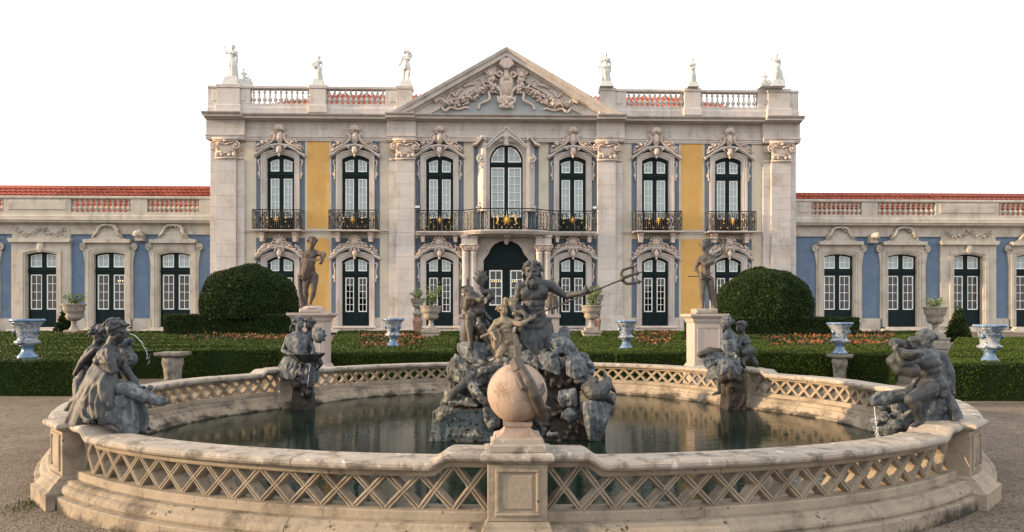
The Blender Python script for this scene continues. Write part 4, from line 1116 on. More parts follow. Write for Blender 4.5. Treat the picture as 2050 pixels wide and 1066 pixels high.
for s in (-1, 1):
    for i, x in enumerate(WINGX):
        c = s*x*S*WK[s]
        place_window('wg', c, YWG, WG, False, 4, leaf=(4.5, 27), zl=(550, 620), zt=(508.5, 535.5), blind=bl_wt)
        if i % 3 == 2: inst('window_surround', wb_, palace, (c, YWG, 0)); tag(inst('festoon', fe, palace, (c, YWG, 0)), kind='stuff')
        else: inst('window_surround', wv, palace, (c, YWG, 0)); inst('crest', wc, palace, (c, YWG, 0))
        if i > 3: continue
        for k in range(3):
            hwk = 40*S+.35*k
            mb = MB(); mb.cbox(c-hwk*1.02, c+hwk*1.02, YWG-.45-.3*k, YWG-.07 if k == 0 else YWG-.46-.3*(k-1), .45, H(655.5+3.6*k), .02); pal('door_step', mb, M['stone_old'])
    # lion head spouts between bays
    m = MB(); c = s*728*S*WK[s]; m.box(c-.2, c+.2, YWG-.45, YWG, H(484), H(466)); m.ell((c, YWG-.5, H(471)), (.22, .3, .2), n=8, m=6)
    garland(m, [(c-.15, H(470)), (c+.15, H(470))], .2, 18, 3, YWG-.5, .2, .4); pal('water_spout', m, M['stone_old'])
for (cx, y) in ((-924*S+.35, YWG+1.3), (-792*S-.1, YWG+1.6), (-.55, YW+2.0), (.42, YW+2.0)):
    ch_ = empty('chandelier', (cx, y, H(560))); tag(ch_, 'small lit chandelier seen through the glass of the ' + {0: 'festooned left wing door', 1: 'second left wing door from the block', 2: 'left leaf of the central door', 3: 'right leaf of the central door'}[gi], 'chandelier', 'chandeliers lit inside the palace'); gi += 1
    inst('chandelier_arms', armm, ch_, (cx, y, H(560))); inst('candle_bulb', lampm, ch_, (cx, y, H(560)))
# wings have a base band below the blue
# flood lamps on the balcony ends and the lightning rod
for s, l in ((-1, 'small black floodlight at the left end of the central balcony'), (1, 'small black floodlight at the right end of the central balcony')):
    e = empty('floodlight', (s*174*S, 39.2, H(419, 39.2)), l, 'floodlight', 'floodlights on the central balcony')
    m = MB(); c = s*174*S; m.cbox(c-.17, c+.17, 39.1, 39.22, H(419, 39.2), H(412.5, 39.2), .02); mk('housing', m, M['iron'], e)
    m = MB(); m.box(c-.13, c+.13, 39.09, 39.1-.002, H(418, 39.2), H(413.5, 39.2)); mk('lens', m, M['curtain'], e)
    m = MB(); m.tube([(c, 39.16, H(424, 39.2)), (c, 39.16, H(419, 39.2))], .02, 6); mk('bracket', m, M['iron'], e)
m = MB(); qq = Q(41.3); b_ = qq(1571, 180); t_ = qq(1571, 66); m.tube([b_, t_], [.022, .009], 6)
rod = mk('lightning_rod', m, M['iron'], label='tall thin lightning rod behind the rooftop statue at the right corner', cat='lightning rod')
# ------------------------------------------------------------------ ground and basin
q10 = Q(10.4); FC = q10(1030, 600); FCx, FCy = FC.x, FC.y
FD = Vector((-sin(YAW), -cos(YAW))); RD = Vector((cos(YAW), -sin(YAW)))
RK = [(0, 5.42), (45, 5.62), (65, 5.57), (80, 5.52), (95, 5.42), (122, 5.08), (150, 5.45), (180, 5.6)]
def rr(phi):
    a = abs((math.degrees(phi)+180) % 360-180)
    for (a0, r0), (a1, r1) in zip(RK, RK[1:]):
        if a <= a1:
            t = (a-a0)/(a1-a0); t = t*t*(3-2*t); return r0+(r1-r0)*t
    return RK[-1][1]
def pt(phi, off=0, z=0):
    r = rr(phi)+off; d = FD*cos(phi)+RD*sin(phi)
    return (FCx+d.x*r, FCy+d.y*r, z)
PH = [0, radians(45), radians(122), pi, -radians(122), -radians(45)]
PHs = [0, radians(45), radians(122), pi, radians(238), radians(315), 2*pi]
def smooth(t): t = max(0, min(1, t)); return t*t*(3-2*t)
def raise_(phi):
    d = min(abs(((phi-p+pi) % (2*pi))-pi)*rr(phi) for p in PH)
    return .07*(1-smooth((d-.47)/.13))
def gz(x, y): return .35*smooth((y-25)/11)+.53*smooth((y-36.3)/2.2)

V = []; Fs = []; NA = 160
rings = [5.3, 5.6, 6, 6.5, 7, 8, 9, 10, 12, 14, 17, 20, 24, 28, 33, 40, 50, 70, 110, 200, 500, 1500]
for k, r in enumerate(rings):
    for i in range(NA):
        a = 2*pi*i/NA; d = FD*cos(a)+RD*sin(a); rad = rr(a)-.05 if k == 0 else (rr(a)+.30 if k == 1 else max(r, rr(a)+.6) if k < 4 else r)
        x, y = FCx+d.x*rad, FCy+d.y*rad; V.append((x, y, gz(x, y)+(.006*sin(x*2.3)*sin(y*1.9) if 2 < k < 12 else 0)))
Fs = [(k*NA+i, k*NA+(i+1) % NA, (k+1)*NA+(i+1) % NA, (k+1)*NA+i) for k in range(len(rings)-1) for i in range(NA)]
mb = MB(); mb.add(V, Fs); gr_ = mk('ground', mb, M['gravel'], smooth=True, kind='structure')
# loose pebbles where the ground is close to the viewer
n = 9000; ang = nr.uniform(0, 2*pi, n); rad = nr.uniform(.42, 5, n)**1.0
oct_ = np.array([(1,0,0),(0,1,0),(-1,0,0),(0,-1,0),(0,0,1),(0,0,-1)], float); of = np.array([(0,1,4),(1,2,4),(2,3,4),(3,0,4),(1,0,5),(2,1,5),(3,2,5),(0,3,5)])
V = []
for i in range(n):
    a = ang[i]; d = FD*cos(a)+RD*sin(a); r = rr(a)+rad[i]; s_ = nr.uniform(.0035, .011)
    V.append(oct_*np.array([s_*nr.uniform(.7, 1.3), s_*nr.uniform(.7, 1.3), s_*.6])+np.array([FCx+d.x*r, FCy+d.y*r, .004]))
V = np.vstack(V); Fq = (of[None]+np.arange(n)[:, None, None]*6).reshape(-1, 3).tolist()
M['pebble'] = stone('pebble', (.25,.215,.18), (.16,.135,.115), 30, objvar=0)
pe = tag(inst('pebbles', mesh_from(V, Fq, 'pebbles', M['pebble'], fix=False)), 'loose pebbles scattered on the gravel round the fountain basin', 'pebbles', kind='stuff')
# water
mb = MB(); k = 200; mb.add([pt(2*pi*i/k, -.06, .012) for i in range(k)], [tuple(range(k))]); mk('water', mb, M['water'], kind='structure', fix=False)
mb = MB(); mb.add([pt(2*pi*i/k, -.0, -.5) for i in range(k)], [tuple(range(k))]); mk('pool_floor', mb, M['soil'], kind='structure', fix=False)

basin = empty('fountain_basin', (FCx, FCy, 0), 'round pinkish limestone fountain basin with lattice parapet, piers and stepped base around dark water', 'fountain basin')
def sweep(prof, p0, p1, hf=None, da=.035):
    n = max(2, int(abs(p1-p0)/da)); V = []; k = len(prof)
    for i in range(n+1):
        p = p0+(p1-p0)*i/n; h = hf(p) if hf else 0
        V += [pt(p, o, z+h) for o, z in prof]
    Fs = [(i*k+j, i*k+(j+1) % k, (i+1)*k+(j+1) % k, (i+1)*k+j) for i in range(n) for j in range(k)]
    Fs += [tuple(range(k)), tuple(n*k+j for j in range(k))[::-1]]
    m = MB(); m.add(V, Fs); return m
def rpt(prof, m=2): return prof
coping = [(-.165, .585), (.135, .585), (.165, .600), (.175, .618), (.172, .638), (.155, .652), (.12, .657), (-.12, .657), (-.155, .652), (-.172, .636), (-.175, .612)]
band = [(-.075, .535), (.075, .535), (.082, .545), (.085, .584), (-.085, .584), (-.082, .545)]
lrail = [(-.105, .235), (.105, .235), (.105, .293), (.095, .302), (-.095, .302), (-.105, .293)]
basep = [(.09, .234), (.17, .233), (.185, .222), (.190, .205), (.205, .200), (.225, .190), (.240, .165), (.243, .145), (.232, .122), (.25, .120), (.278, .118), (.284, .110), (.287, -.05), (-.32, -.05), (-.32, .03), (-.31, .045), (-.25, .055), (-.24, .085), (-.215, .12), (-.20, .15), (-.165, .16), (-.16, .20), (-.15, .215), (-.09, .234)]
hwp = .205
for b in range(6):
    a0, a1 = PHs[b]+hwp/rr(PHs[b]), PHs[b+1]-hwp/rr(PHs[b+1])
    L = (a1-a0)*rr((a0+a1)/2)
    # coping over the piers is separate; the stones of this bay
    cuts = lambda n, j: [a0+(a1-a0)*(i+(rnd.uniform(-j, j) if 0 < i < n else 0))/n for i in range(n+1)]
    c = cuts(max(3, round(L/1.15)), .12); g = .0022
    for u, v in zip(c, c[1:]):
        dz = rnd.uniform(-.003, .003)
        mk('coping_stone', sweep([(o+dz, z+dz) for o, z in coping], u+g/5.4, v-g/5.4, raise_, .006), M['coping'], basin)
        mk('band_stone', sweep(band, u+g/5.4, v-g/5.4, raise_, .006), M['basin'], basin)
    c = cuts(max(3, round(L/1.3)), .15)
    for u, v in zip(c, c[1:]): mk('rail_stone', sweep([(o, z) for o, z in lrail], u+.0003, v-.0003), M['basin'], basin)
    c = cuts(max(3, round(L/1.2)), .15)
    for u, v in zip(c, c[1:]):
        dz = rnd.uniform(-.004, .004); mk('base_stone', sweep([(o+dz if abs(o) > .12 else o, z) for o, z in basep], u+.0004, v-.0004), M['basinbase'], basin)
    # lattice
    nc = max(4, round(L/.252)); da_ = (a1-a0)/nc
    sec = [(-.023, .050), (-.023, -.036), (-.016, -.050), (-.006, -.050), (0, -.034), (.006, -.050), (.016, -.050), (.023, -.036), (.023, .050)]
    for i in range(nc):
        for s in (0, 1):
            p0, p1 = a0+da_*i, a0+da_*(i+1)
            if s: p0, p1 = p1, p0
            zA, zB = .296, .545+raise_(p1)
            A = Vector(pt(p0, 0, zA)); B = Vector(pt(p1, 0, zB)); d = (B-A).normalized(); pm = (p0+p1)/2
            o = Vector((FD.x*cos(pm)+RD.x*sin(pm), FD.y*cos(pm)+RD.y*sin(pm), 0)); w = d.cross(o).normalized(); o = w.cross(d).normalized()
            if o.dot(Vector((FD.x*cos(pm)+RD.x*sin(pm), FD.y*cos(pm)+RD.y*sin(pm), 0))) < 0: o = -o
            e_ = .0015 if s else 0
            V = [tuple(P+w*x-o*(y+(e_ if y < 0 else -e_))) for P in (A, B) for x, y in sec]; k = len(sec)
            m = MB(); m.add(V, [(j, (j+1) % k, k+(j+1) % k, k+j) for j in range(k)]+[tuple(range(k)), tuple(range(k, 2*k))])
            mk('lattice_bar', m, M['basin'], basin)
# piers
pr = MB()
pr.cbox(-.205, .205, -.20, .17, .262, .655, .006)
for (x0, x1, z0, z1) in ((-.15, .15, .60, .625), (-.15, .15, .30, .325), (-.15, -.125, .325, .60), (.125, .15, .325, .60)): pr.cbox(x0, x1, -.216, -.199, z0, z1, .006)
pr.cbox(-.105, .105, -.209, -.199, .345, .58, .008)
pierm = mesh_from(pr.np(), pr.f, 'pier', M['basin'])
pr = MB()
def rprof(pr, prof):  # rectangular mouldings: (half width, outward, inward, z)
    V = []; k = len(prof)
    for (h, o, i_, z) in prof: V += [(-h, -o, z), (h, -o, z), (h, i_, z), (-h, i_, z)]
    Fs = [(a*4+j, a*4+(j+1) % 4, (a+1)*4+(j+1) % 4, (a+1)*4+j) for a in range(k-1) for j in range(4)]+[(3, 2, 1, 0), tuple((k-1)*4+j for j in range(4))]
    pr.add(V, Fs)
rprof(pr, [(.212, .212, .175, .656), (.222, .225, .178, .668), (.240, .245, .19, .676), (.250, .255, .195, .690), (.250, .255, .195, .706), (.240, .245, .19, .722), (.215, .22, .18, .729)])
pcap = mesh_from(pr.np(), pr.f, 'pier_cap', M['coping'])
pr = MB(); rprof(pr, [(.29, .34, .34, -.04), (.29, .34, .34, .132), (.285, .345, .33, .142), (.262, .31, .24, .158), (.240, .27, .20, .21), (.228, .245, .19, .225), (.226, .24, .19, .240), (.210, .21, .17, .262)])
pbase = mesh_from(pr.np(), pr.f, 'pier_base', M['basin'])
pr = MB(); pr.cbox(-.045, 0, -.10, .10, .303, .61, .006)
for p in PH:
    d = FD*cos(p)+RD*sin(p); rz = math.atan2(d.y, d.x)+pi/2; l = pt(p, 0, 0)
    inst('pier', pierm, basin, l, (0, 0, rz)); inst('pier_cap', pcap, basin, l, (0, 0, rz)); inst('pier_base', pbase, basin, l, (0, 0, rz))

# ------------------------------------------------------------------ foliage helpers
def leaves(P, Nn, size, aspect=.6, lift=.5, seed=0):
    """one small pointed quad per point, tilted at random about the outward direction"""
    r = np.random.RandomState(seed); n = len(P); P = np.asarray(P); Nn = np.asarray(Nn)
    a = r.normal(size=(n, 3)); d = a+Nn*lift*1.6; d /= np.linalg.norm(d, axis=1)[:, None]+1e-9
    b = np.cross(d, r.normal(size=(n, 3))); b /= np.linalg.norm(b, axis=1)[:, None]+1e-9
    s = size*r.uniform(.6, 1.35, (n, 1))
    v0 = P; v2 = P+d*s; v1 = P+d*s*.5+b*s*aspect*.5; v3 = P+d*s*.5-b*s*aspect*.5
    V = np.stack([v0, v1, v2, v3], 1).reshape(-1, 3)
    return V
def quadmesh(V, name, m):
    me = bpy.data.meshes.new(name); n = len(V)//4
    me.vertices.add(len(V)); me.vertices.foreach_set('co', V.astype(np.float32).ravel())
    me.loops.add(4*n); me.loops.foreach_set('vertex_index', np.arange(4*n, dtype=np.int32))
    me.polygons.add(n); me.polygons.foreach_set('loop_start', np.arange(0, 4*n, 4, dtype=np.int32))
    try: me.polygons.foreach_set('loop_total', np.full(n, 4, dtype=np.int32))
    except Exception: pass
    me.materials.append(m); me.update(calc_edges=True); return me
rl = np.random.RandomState(9); P = []
for i in range(150):
    a = rl.uniform(0, 2*pi); d = FD*cos(a)+RD*sin(a); r = rr(a)+rl.uniform(.35, 3.5); P.append((FCx+d.x*r, FCy+d.y*r, .012))
V = leaves(np.array(P), np.tile([0, 0, .15], (150, 1)), .045, .8, .2, 4); o0 = np.array((FCx, FCy, 0))
M['dryleaf'] = leafmat('dry_leaf', (.20,.12,.05), (.14,.09,.04), (.28,.18,.07), 9)
fl_ = tag(inst('fallen_leaves', quadmesh(V-o0, 'fallen_leaves', M['dryleaf']), None, tuple(o0)), 'dry brown leaves fallen on the gravel beside the basin', 'leaves', kind='stuff')
n = 260; gp = Q(6.2)(70, 1000); P = np.column_stack([rl.normal(gp.x-.02, .10, n), rl.normal(gp.y, .14, n), np.zeros(n)]); V = leaves(P, np.tile([0, 0, 1], (n, 1)), .035, .22, 1.2, 5)
tag(inst('grass_tuft', quadmesh(V-np.array([gp.x, gp.y, 0]), 'grass_tuft', M['box']), None, (gp.x, gp.y, 0)), 'sparse green grass tuft at the foot of the left pier', 'grass', kind='stuff')
def wob(P, s=1.0, a=.03):
    return a*(np.sin(P[:, 0]*2.1*s+P[:, 1]*.7)+np.sin(P[:, 1]*2.7*s+1.3)*.7+np.sin(P[:, 0]*5.3*s-P[:, 2]*4)*.4+np.sin(P[:, 1]*7.1*s+P[:, 0]*3.3)*.3)
def g(px_, z): p = Q(z)(px_, 600); return (p.x, p.y)
def hedge(name, quads, top, label, cat='hedge', group=None, dens=1500, size=.034, m='box', root=None):
    """quads: footprints (4 ground points each); top: height function or number; clipped block of small leaves round a dark core"""
    rs = np.random.RandomState(len(label)*7+int(abs(quads[0][0][0])*10)); PP = []; NN = []; core = MB()
    tf = top if callable(top) else (lambda x, y: top)
    for qd in quads:
        c = np.array(qd, float); cx, cy = c.mean(0)
        area = .5*abs(sum(c[i][0]*c[(i+1) % 4][1]-c[(i+1) % 4][0]*c[i][1] for i in range(4)))
        ci = c+(np.array([cx, cy])-c)*np.clip(.06/np.linalg.norm(c-np.array([cx, cy]), axis=1), 0, .3)[:, None]
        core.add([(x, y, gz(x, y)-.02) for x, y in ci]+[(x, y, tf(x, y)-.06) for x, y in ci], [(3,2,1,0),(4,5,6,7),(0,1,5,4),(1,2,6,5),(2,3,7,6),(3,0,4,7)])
        dist = max(6, cy); dn = dens*min(1, (15/dist))**1.1
        n = int(area*dn*1.2); u, v = rs.rand(n, 1), rs.rand(n, 1)
        p = (c[0]*(1-u)+c[1]*u)*(1-v)+(c[3]*(1-u)+c[2]*u)*v
        z = np.array([tf(x, y) for x, y in p]).reshape(-1, 1); P = np.hstack([p, z]); P[:, 2] += wob(P, 1, .012)-rs.rand(n)*.04
        PP.append(P); NN.append(np.tile([0, 0, 1], (n, 1)))
        for i in range(4):
            A, B = c[i], c[(i+1) % 4]; L = np.linalg.norm(B-A)
            nv = np.array([(B-A)[1], -(B-A)[0]])/max(L, 1e-6); mid = (A+B)/2
            if np.dot(nv, mid-np.array([cx, cy])) < 0: nv = -nv
            if np.dot(nv, np.array([CAMX, 0])-mid) < -.2*np.linalg.norm(mid): continue   # the far side stands behind its own core
            h = tf(*mid)-gz(*mid); n = int(L*h*dn*2.4); u = rs.rand(n, 1); w = rs.rand(n)
            p = A*(1-u)+B*u; z0 = np.array([gz(x, y) for x, y in p]); z1 = np.array([tf(x, y) for x, y in p])
            P = np.column_stack([p, z0+(z1-z0)*w]); P[:, :2] += nv*(wob(P, 1.3, .014)-rs.rand(n)*.04)[:, None]
            PP.append(P); NN.append(np.tile([nv[0], nv[1], .25], (n, 1)))
    P = np.vstack(PP); sz = size*np.clip(P[:, 1:2]/15, .9, 2.0)
    V = leaves(P, np.vstack(NN), 1.0, .62, .5, 5); V = V.reshape(-1, 4, 3); V = V[:, :1]+(V-V[:, :1])*sz[:, None, :]
    V = V.reshape(-1, 3)
    lo = core.np().min(0); hi = core.np().max(0); o0 = np.array([(lo[0]+hi[0])/2, (lo[1]+hi[1])/2, lo[2]])
    e = empty(name, tuple(o0), label, cat, group)
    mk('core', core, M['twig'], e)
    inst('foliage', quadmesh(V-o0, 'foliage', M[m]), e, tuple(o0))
    return e
def band_quads(pts, w, closed=True):
    """hedge strips of width w inside the outline pts"""
    c = np.mean(np.array(pts), 0); P = [np.array(p, float) for p in pts]
    n = len(P)
    def inset(i):
        p = P[i]; a = P[i-1]-p; b = P[(i+1) % n]-p; a /= np.linalg.norm(a); b /= np.linalg.norm(b)
        d = a+b; s_ = abs(a[0]*b[1]-a[1]*b[0]); d = d/max(s_, .3)*w
        if np.dot(d, c-p) < 0: d = -d
        return p+d
    I = [inset(i) for i in range(n)]
    return [(tuple(P[i]), tuple(P[(i+1) % n]), tuple(I[(i+1) % n]), tuple(I[i])) for i in range(n if closed else n-1)], [tuple(x) for x in I]
def inpoly(x, y, poly):
    r = False; n = len(poly)
    for i in range(n):
        x0, y0 = poly[i]; x1, y1 = poly[(i+1) % n]
        if (y0 > y) != (y1 > y) and x < (x1-x0)*(y-y0)/(y1-y0)+x0: r = not r
    return r
def bed(poly, label, zf, fl=34, seed=1, lo=0, near=23.0):
    rs = np.random.RandomState(seed); c = np.array(poly); mn, mx = c.min(0), c.max(0)
    A = (mx-mn).prod(); n = int(A*150); P = rs.rand(n, 2)*(mx-mn)+mn
    P = np.array([p for p in P if inpoly(p[0], p[1], poly)])
    z = np.array([zf(x, y)-.05 for x, y in P])+rs.normal(0, .025, len(P)); P3 = np.column_stack([P, z])
    nb = P[:, 1] < near+rs.normal(0, .35, len(P))
    V = leaves(P3[~nb], np.tile([0, 0, 1], (int((~nb).sum()), 1)), .10, .7, .35, seed)
    e = empty('flower_bed', (c[:, 0].mean(), c[:, 1].mean(), gz(c[:, 0].mean(), c[:, 1].mean())), label, 'flower bed', 'beds of orange flowers inside the box hedges'); e['kind'] = 'stuff'
    o0 = np.array(W[e.name])
    if len(V): inst('bedding_leaf', quadmesh(V-o0, 'bedding_leaf', M['bedleaf']), e, tuple(o0))
    if nb.any():
        Pn = np.vstack([P3[nb]+np.column_stack([rs.uniform(-.06, .06, (int(nb.sum()), 2)), rs.uniform(0, .04, int(nb.sum()))]) for k in range(5)])
        inst('box_leaf', quadmesh(leaves(Pn, np.tile([0, 0, 1], (len(Pn), 1)), .055, .62, .4, seed+1)-o0, 'box_leaf', M['box']), e, tuple(o0))
    core = MB(); k = len(poly); core.add([(x, y, zf(x, y)-.12) for x, y in poly], [tuple(range(k))]); mk('soil', core, M['twig'], e, fix=False)
    wgt = (P[:, 1] > near)*(np.sin(P[:, 0]*1.1+P[:, 1]*.9)+np.sin(P[:, 1]*1.7-P[:, 0]*.6)+rs.normal(0, .5, len(P)) > .45)
    F_ = P3[wgt]; F_ = F_[rs.rand(len(F_)) < fl/100]
    F_[:, 2] += rs.uniform(.0, .09, len(F_))
    V = np.vstack([leaves(F_+rs.normal(0, .012, F_.shape), np.tile([0, -.5, 1], (len(F_), 1)), .062, .9, .3, seed+k) for k in range(2)])
    inst('flower', quadmesh(V-o0, 'flower', M['flower']), e, tuple(o0))
ht = lambda x, y: .78+.20*smooth((y-17)/17)+.025*sin(y*1.7)*sin(x*.9+1)
# parterres: outlines follow the circular walk
def parterre(pts, w, lab, flab, seed, near=22.5, fl=34):
    qs, I = band_quads([g(*p) for p in pts], w)
    hedge('box_hedge', qs, ht, lab, group='clipped box hedges of the parterre'); bed(I, flab, ht, fl, seed, near=near)
def rows(pxf, zs, gap=.55):
    """hedge strips lying one behind another with narrow dark gaps; pxf gives the left and right pixel at a depth"""
    R = []
    for z0, z1 in zip(zs, zs[1:]):
        a0, b0 = pxf(z0); a1, b1 = pxf(z1-gap); R.append((g(a0, z0), g(b0, z0), g(b1, z1-gap), g(a1, z1-gap)))
    return R
hedge('box_hedge', rows(lambda z: (-420, 148+(z-14.8)*14), [14.8, 16.6, 18.9]), ht, 'nearest low box hedge at the left picture edge, under the far left vase', group='clipped box hedges of the parterre')
hedge('box_hedge', rows(lambda z: (-380, 560+(z-19)*1), [19.0, 20.6, 22.8, 25.0]), ht, 'low box hedge rows left, behind the empty carved pedestal', group='clipped box hedges of the parterre')
hedge('box_hedge', rows(lambda z: (-330, 380-(z-25)*4), [25.2, 28.0, 31.0])+rows(lambda z: (-330, 590), [32.2, 34.8]), ht, 'low box hedge rows farther back, before the left wing', group='clipped box hedges of the parterre')
bed([g(380, 25.2), g(585, 25.2), g(585, 31.8), g(360, 31.8)], 'orange flower bed below the square hedge of the left dome', ht, 34, 3, near=10)
bed([g(100, 31.0), g(250, 31.0), g(250, 32.4), g(100, 32.4)], 'narrow orange flower strip before the left wing urn', ht, 40, 13, near=10)
parterre([(652, 17.8), (905, 17.8), (918, 35), (680, 35)], .9, 'low box hedge between left statue pedestal and central path', 'orange flower bed behind the vase between left pedestal and path', 4, 21)
parterre([(1232, 17.6), (1385, 17.6), (1392, 35), (1230, 35)], .8, 'low box hedge just left of the right statue pedestal', 'orange flower bed right of the path, left of the right pedestal', 5, 21)
hedge('box_hedge', [(g(1144, 17.8), g(1230, 17.8), g(1228, 35), g(1134, 35))], ht, 'low plain box hedge right beside the central path, behind the dolphin', group='clipped box hedges of the parterre')
parterre([(1482, 18.2), (1700, 17.9), (1790, 17.2), (1800, 21), (1840, 35), (1460, 35)], 1.0,
         'low box hedge right of the right statue pedestal, behind the far right pair', 'orange flower bed right, below the right topiary dome', 6, 21, 45)
hedge('box_hedge', rows(lambda z: (1893+(z-13.9)*2, 2450), [13.9, 16.2, 19.0, 22.6, 27.0]), ht, 'low box hedge rows at the right picture edge, under the far right vase', group='clipped box hedges of the parterre')
# high blocks carrying the domes
hedge('tall_hedge', [(g(330, 29.5), g(598, 29.5), g(598, 33), g(330, 33))], H(631, 29.5), 'square cut dark hedge block beneath the left topiary dome', group='square hedge blocks under the domes', m='yew')
hedge('tall_hedge', [(g(1432, 29.2), g(1662, 29.2), g(1720, 33), g(1432, 33))], H(637, 29.2), 'square cut dark hedge block beneath the right topiary dome', group='square hedge blocks under the domes', m='yew')
hedge('tall_hedge', [(g(1372, 25), g(1392, 25), g(1392, 26.5), g(1372, 26.5))], H(634, 25), 'narrow strip of dark hedge left of the right statue pedestal', m='yew')
def topiary(px0, px1, y0, y1, z, label, name='topiary_dome', cone=False, size=.11, n=16000):
    rs = np.random.RandomState(int(px0)); cx_, cy_ = g((px0+px1)/2, z); R = (px1-px0)/2*z/F; zb, zt = H(y1, z)-.1, H(y0, z)
    h = zt-zb; t = rs.rand(n); a = rs.rand(n)*2*pi
    if cone: f = lambda t: (1-t)*.96+.04; t = 1-np.sqrt(rs.rand(n))
    else: f = lambda t: np.power(np.clip(1-np.power(t, 2.5), 0, 1), .48)*(0.93+.07*np.sin(np.clip(t, 0, 1)*2.6)); t = np.where(rs.rand(n) < .45, rs.rand(n), 1-rs.rand(n)**2*.45)
    r = R*f(t); P = np.column_stack([cx_+r*np.cos(a), cy_+r*np.sin(a), zb+h*t])
    Nn = np.column_stack([np.cos(a)*(1-t*.7), np.sin(a)*(1-t*.7), .15+t]); Nn /= np.linalg.norm(Nn, axis=1)[:, None]
    P += Nn*(wob(P, 1.9, .055)-rs.rand(n)*.12)[:, None]
    e = empty(name, (cx_, cy_, zb), label, 'topiary', None)
    V = leaves(P, Nn, size, .55, .6, 9); o0 = np.array(W[e.name]); inst('foliage', quadmesh(V-o0, 'foliage', M['yew']), e, tuple(o0))
    mb = MB(); mb.lathe([(R*.93*float(f(np.array(k/12.)))+.01, h*.95*k/12) for k in range(13)], (cx_, cy_, zb), 24); mk('core', mb, M['twig'], e, smooth=True)
    mb = MB(); mb.cap((cx_, cy_, gz(cx_, cy_)), (cx_, cy_, zb+h*.5), .07, .05); mk('trunk', mb, M['soil'], e)
    return e
topiary(403, 596, 533, 634, 31.2, 'large dark rounded topiary dome on the left, beside the flute player statue', n=60000, size=.08)
topiary(1433, 1625, 540, 640, 31.0, 'large dark rounded topiary dome on the right, behind the archer statue', n=60000, size=.08)
topiary(108, 148, 622, 672, 33.5, 'small dark clipped cone left of the left wing urn', 'topiary_cone', True, .12, 3500)
topiary(1898, 1943, 616, 680, 33.5, 'small dark clipped cone right of the right wing urn', 'topiary_cone', True, .12, 3500)

# ------------------------------------------------------------------ vases, urns, pedestals
def vase(px_, yt, yb, z, label):
    c = g(px_, z); zb, zt = H(yb, z), H(yt, z); h = zt-zb
    e = empty('vase', (*c, zb), label, 'vase', 'blue and white ceramic vases on the hedges')
    prof = [(.44*.52, 0), (.44*.52, .06), (.20, .10), (.13, .20), (.115, .27), (.14, .32), (.17, .34)]
    prof = [(.22, 0), (.225, .05), (.205, .07), (.16, .12), (.125, .20), (.12, .26), (.15, .31), (.18, .33)]
    m = MB(); m.lathe([(r*h/.75*.75*1.02, t*h) for r, t in prof], (*c, zb), 24, wave=lambda a, z_: .05*cos(8*a) if .06*h < z_ < .3*h else 0); mk('foot', m, M['faience_blue'], e, smooth=True)
    m = MB(); m.lathe([(r*h, t*h) for r, t in [(.17, .3301), (.25, .36), (.285, .40), (.28, .44), (.22, .465), (.215, .50), (.235, .62), (.26, .74), (.29, .83), (.35, .90), (.355, .92)]], (*c, zb), 28, wave=lambda a, z_: .035*cos(14*a) if z_ < .45*h else 0)
    mk('bowl', m, M['faience'], e, smooth=True)
    m = MB(); m.lathe([(r*h, t*h) for r, t in [(.34, .9201), (.375, .925), (.395, .95), (.395, .98), (.37, 1.0), (.32, 1.0), (.28, .93), (.0, .90)]], (*c, zb), 28, wave=lambda a, z_: .015*cos(12*a)); mk('rim', m, M['faience_blue'], e, smooth=True)
    for s in (-1, 1):
        m = MB(); m.ell((c[0]+s*.25*h, c[1]-.06, zb+.70*h), (.05*h, .06*h, .08*h), n=8, m=6); m.ell((c[0]+s*.27*h, c[1]-.10, zb+.68*h), (.025*h, .03*h, .04*h), n=6, m=5); mk('mask', m, M['faience_blue'], e, smooth=True)
    return c, zb
def pedestal_lathe(c, z0, z1, m, label, r=.2, name='pedestal'):
    h = z1-z0; mb = MB(); mb.sqlathe([(r*1.15, 0), (r*1.15, .10*h), (r*.95, .14*h)], (*c, z0))
    e = empty(name, (*c, z0), label, 'pedestal', 'stone vase pedestals in the hedges')
    mk('plinth', mb, m, e)
    mb = MB(); mb.lathe([(r*.85, .1401*h), (r*.75, .25*h), (r*.80, .5*h), (r*.98, .72*h), (r*.9, .82*h), (r*.8, .86*h)], (*c, z0), 16, wave=lambda a, z: .05*cos(8*a)); mk('shaft', mb, m, e, smooth=True)
    mb = MB(); mb.sqlathe([(r*.85, .8601*h), (r*1.15, .90*h), (r*1.2, .93*h), (r*1.2, h-.002)], (*c, z0)); mk('cap', mb, m, e)
for (a, yt, yb, z, l, pl) in ((55, 639, 718, 15.1, 'blue and white ceramic vase far left, nearest the left picture edge', 'stone pedestal under the far left vase'),
                         (787, 638, 694, 21.0, 'blue and white ceramic vase left of the path, over the hedge', 'stone pedestal under the vase left of the path'),
                         (1253, 642, 698, 19.8, 'blue and white ceramic vase right of the path, under the trident', 'stone pedestal under the vase right of the path'),
                         (1681, 646, 709, 17.4, 'blue and white ceramic vase before the right topiary block', 'baluster shaped stone pedestal under the vase before the right topiary block'),
                         (1981, 650, 726, 14.5, 'blue and white ceramic vase far right, nearest the right picture edge', 'stone pedestal under the far right vase')):
    c, zb = vase(a, yt, yb, z, l); pedestal_lathe(c, gz(*c), zb, M['oldstone'], pl, .19)
c = g(346, 16.9); pedestal_lathe(c, 0, H(705, 16.9), M['oldstone'], 'empty carved stone pedestal behind the basin, right of the drinking nymph', .26)

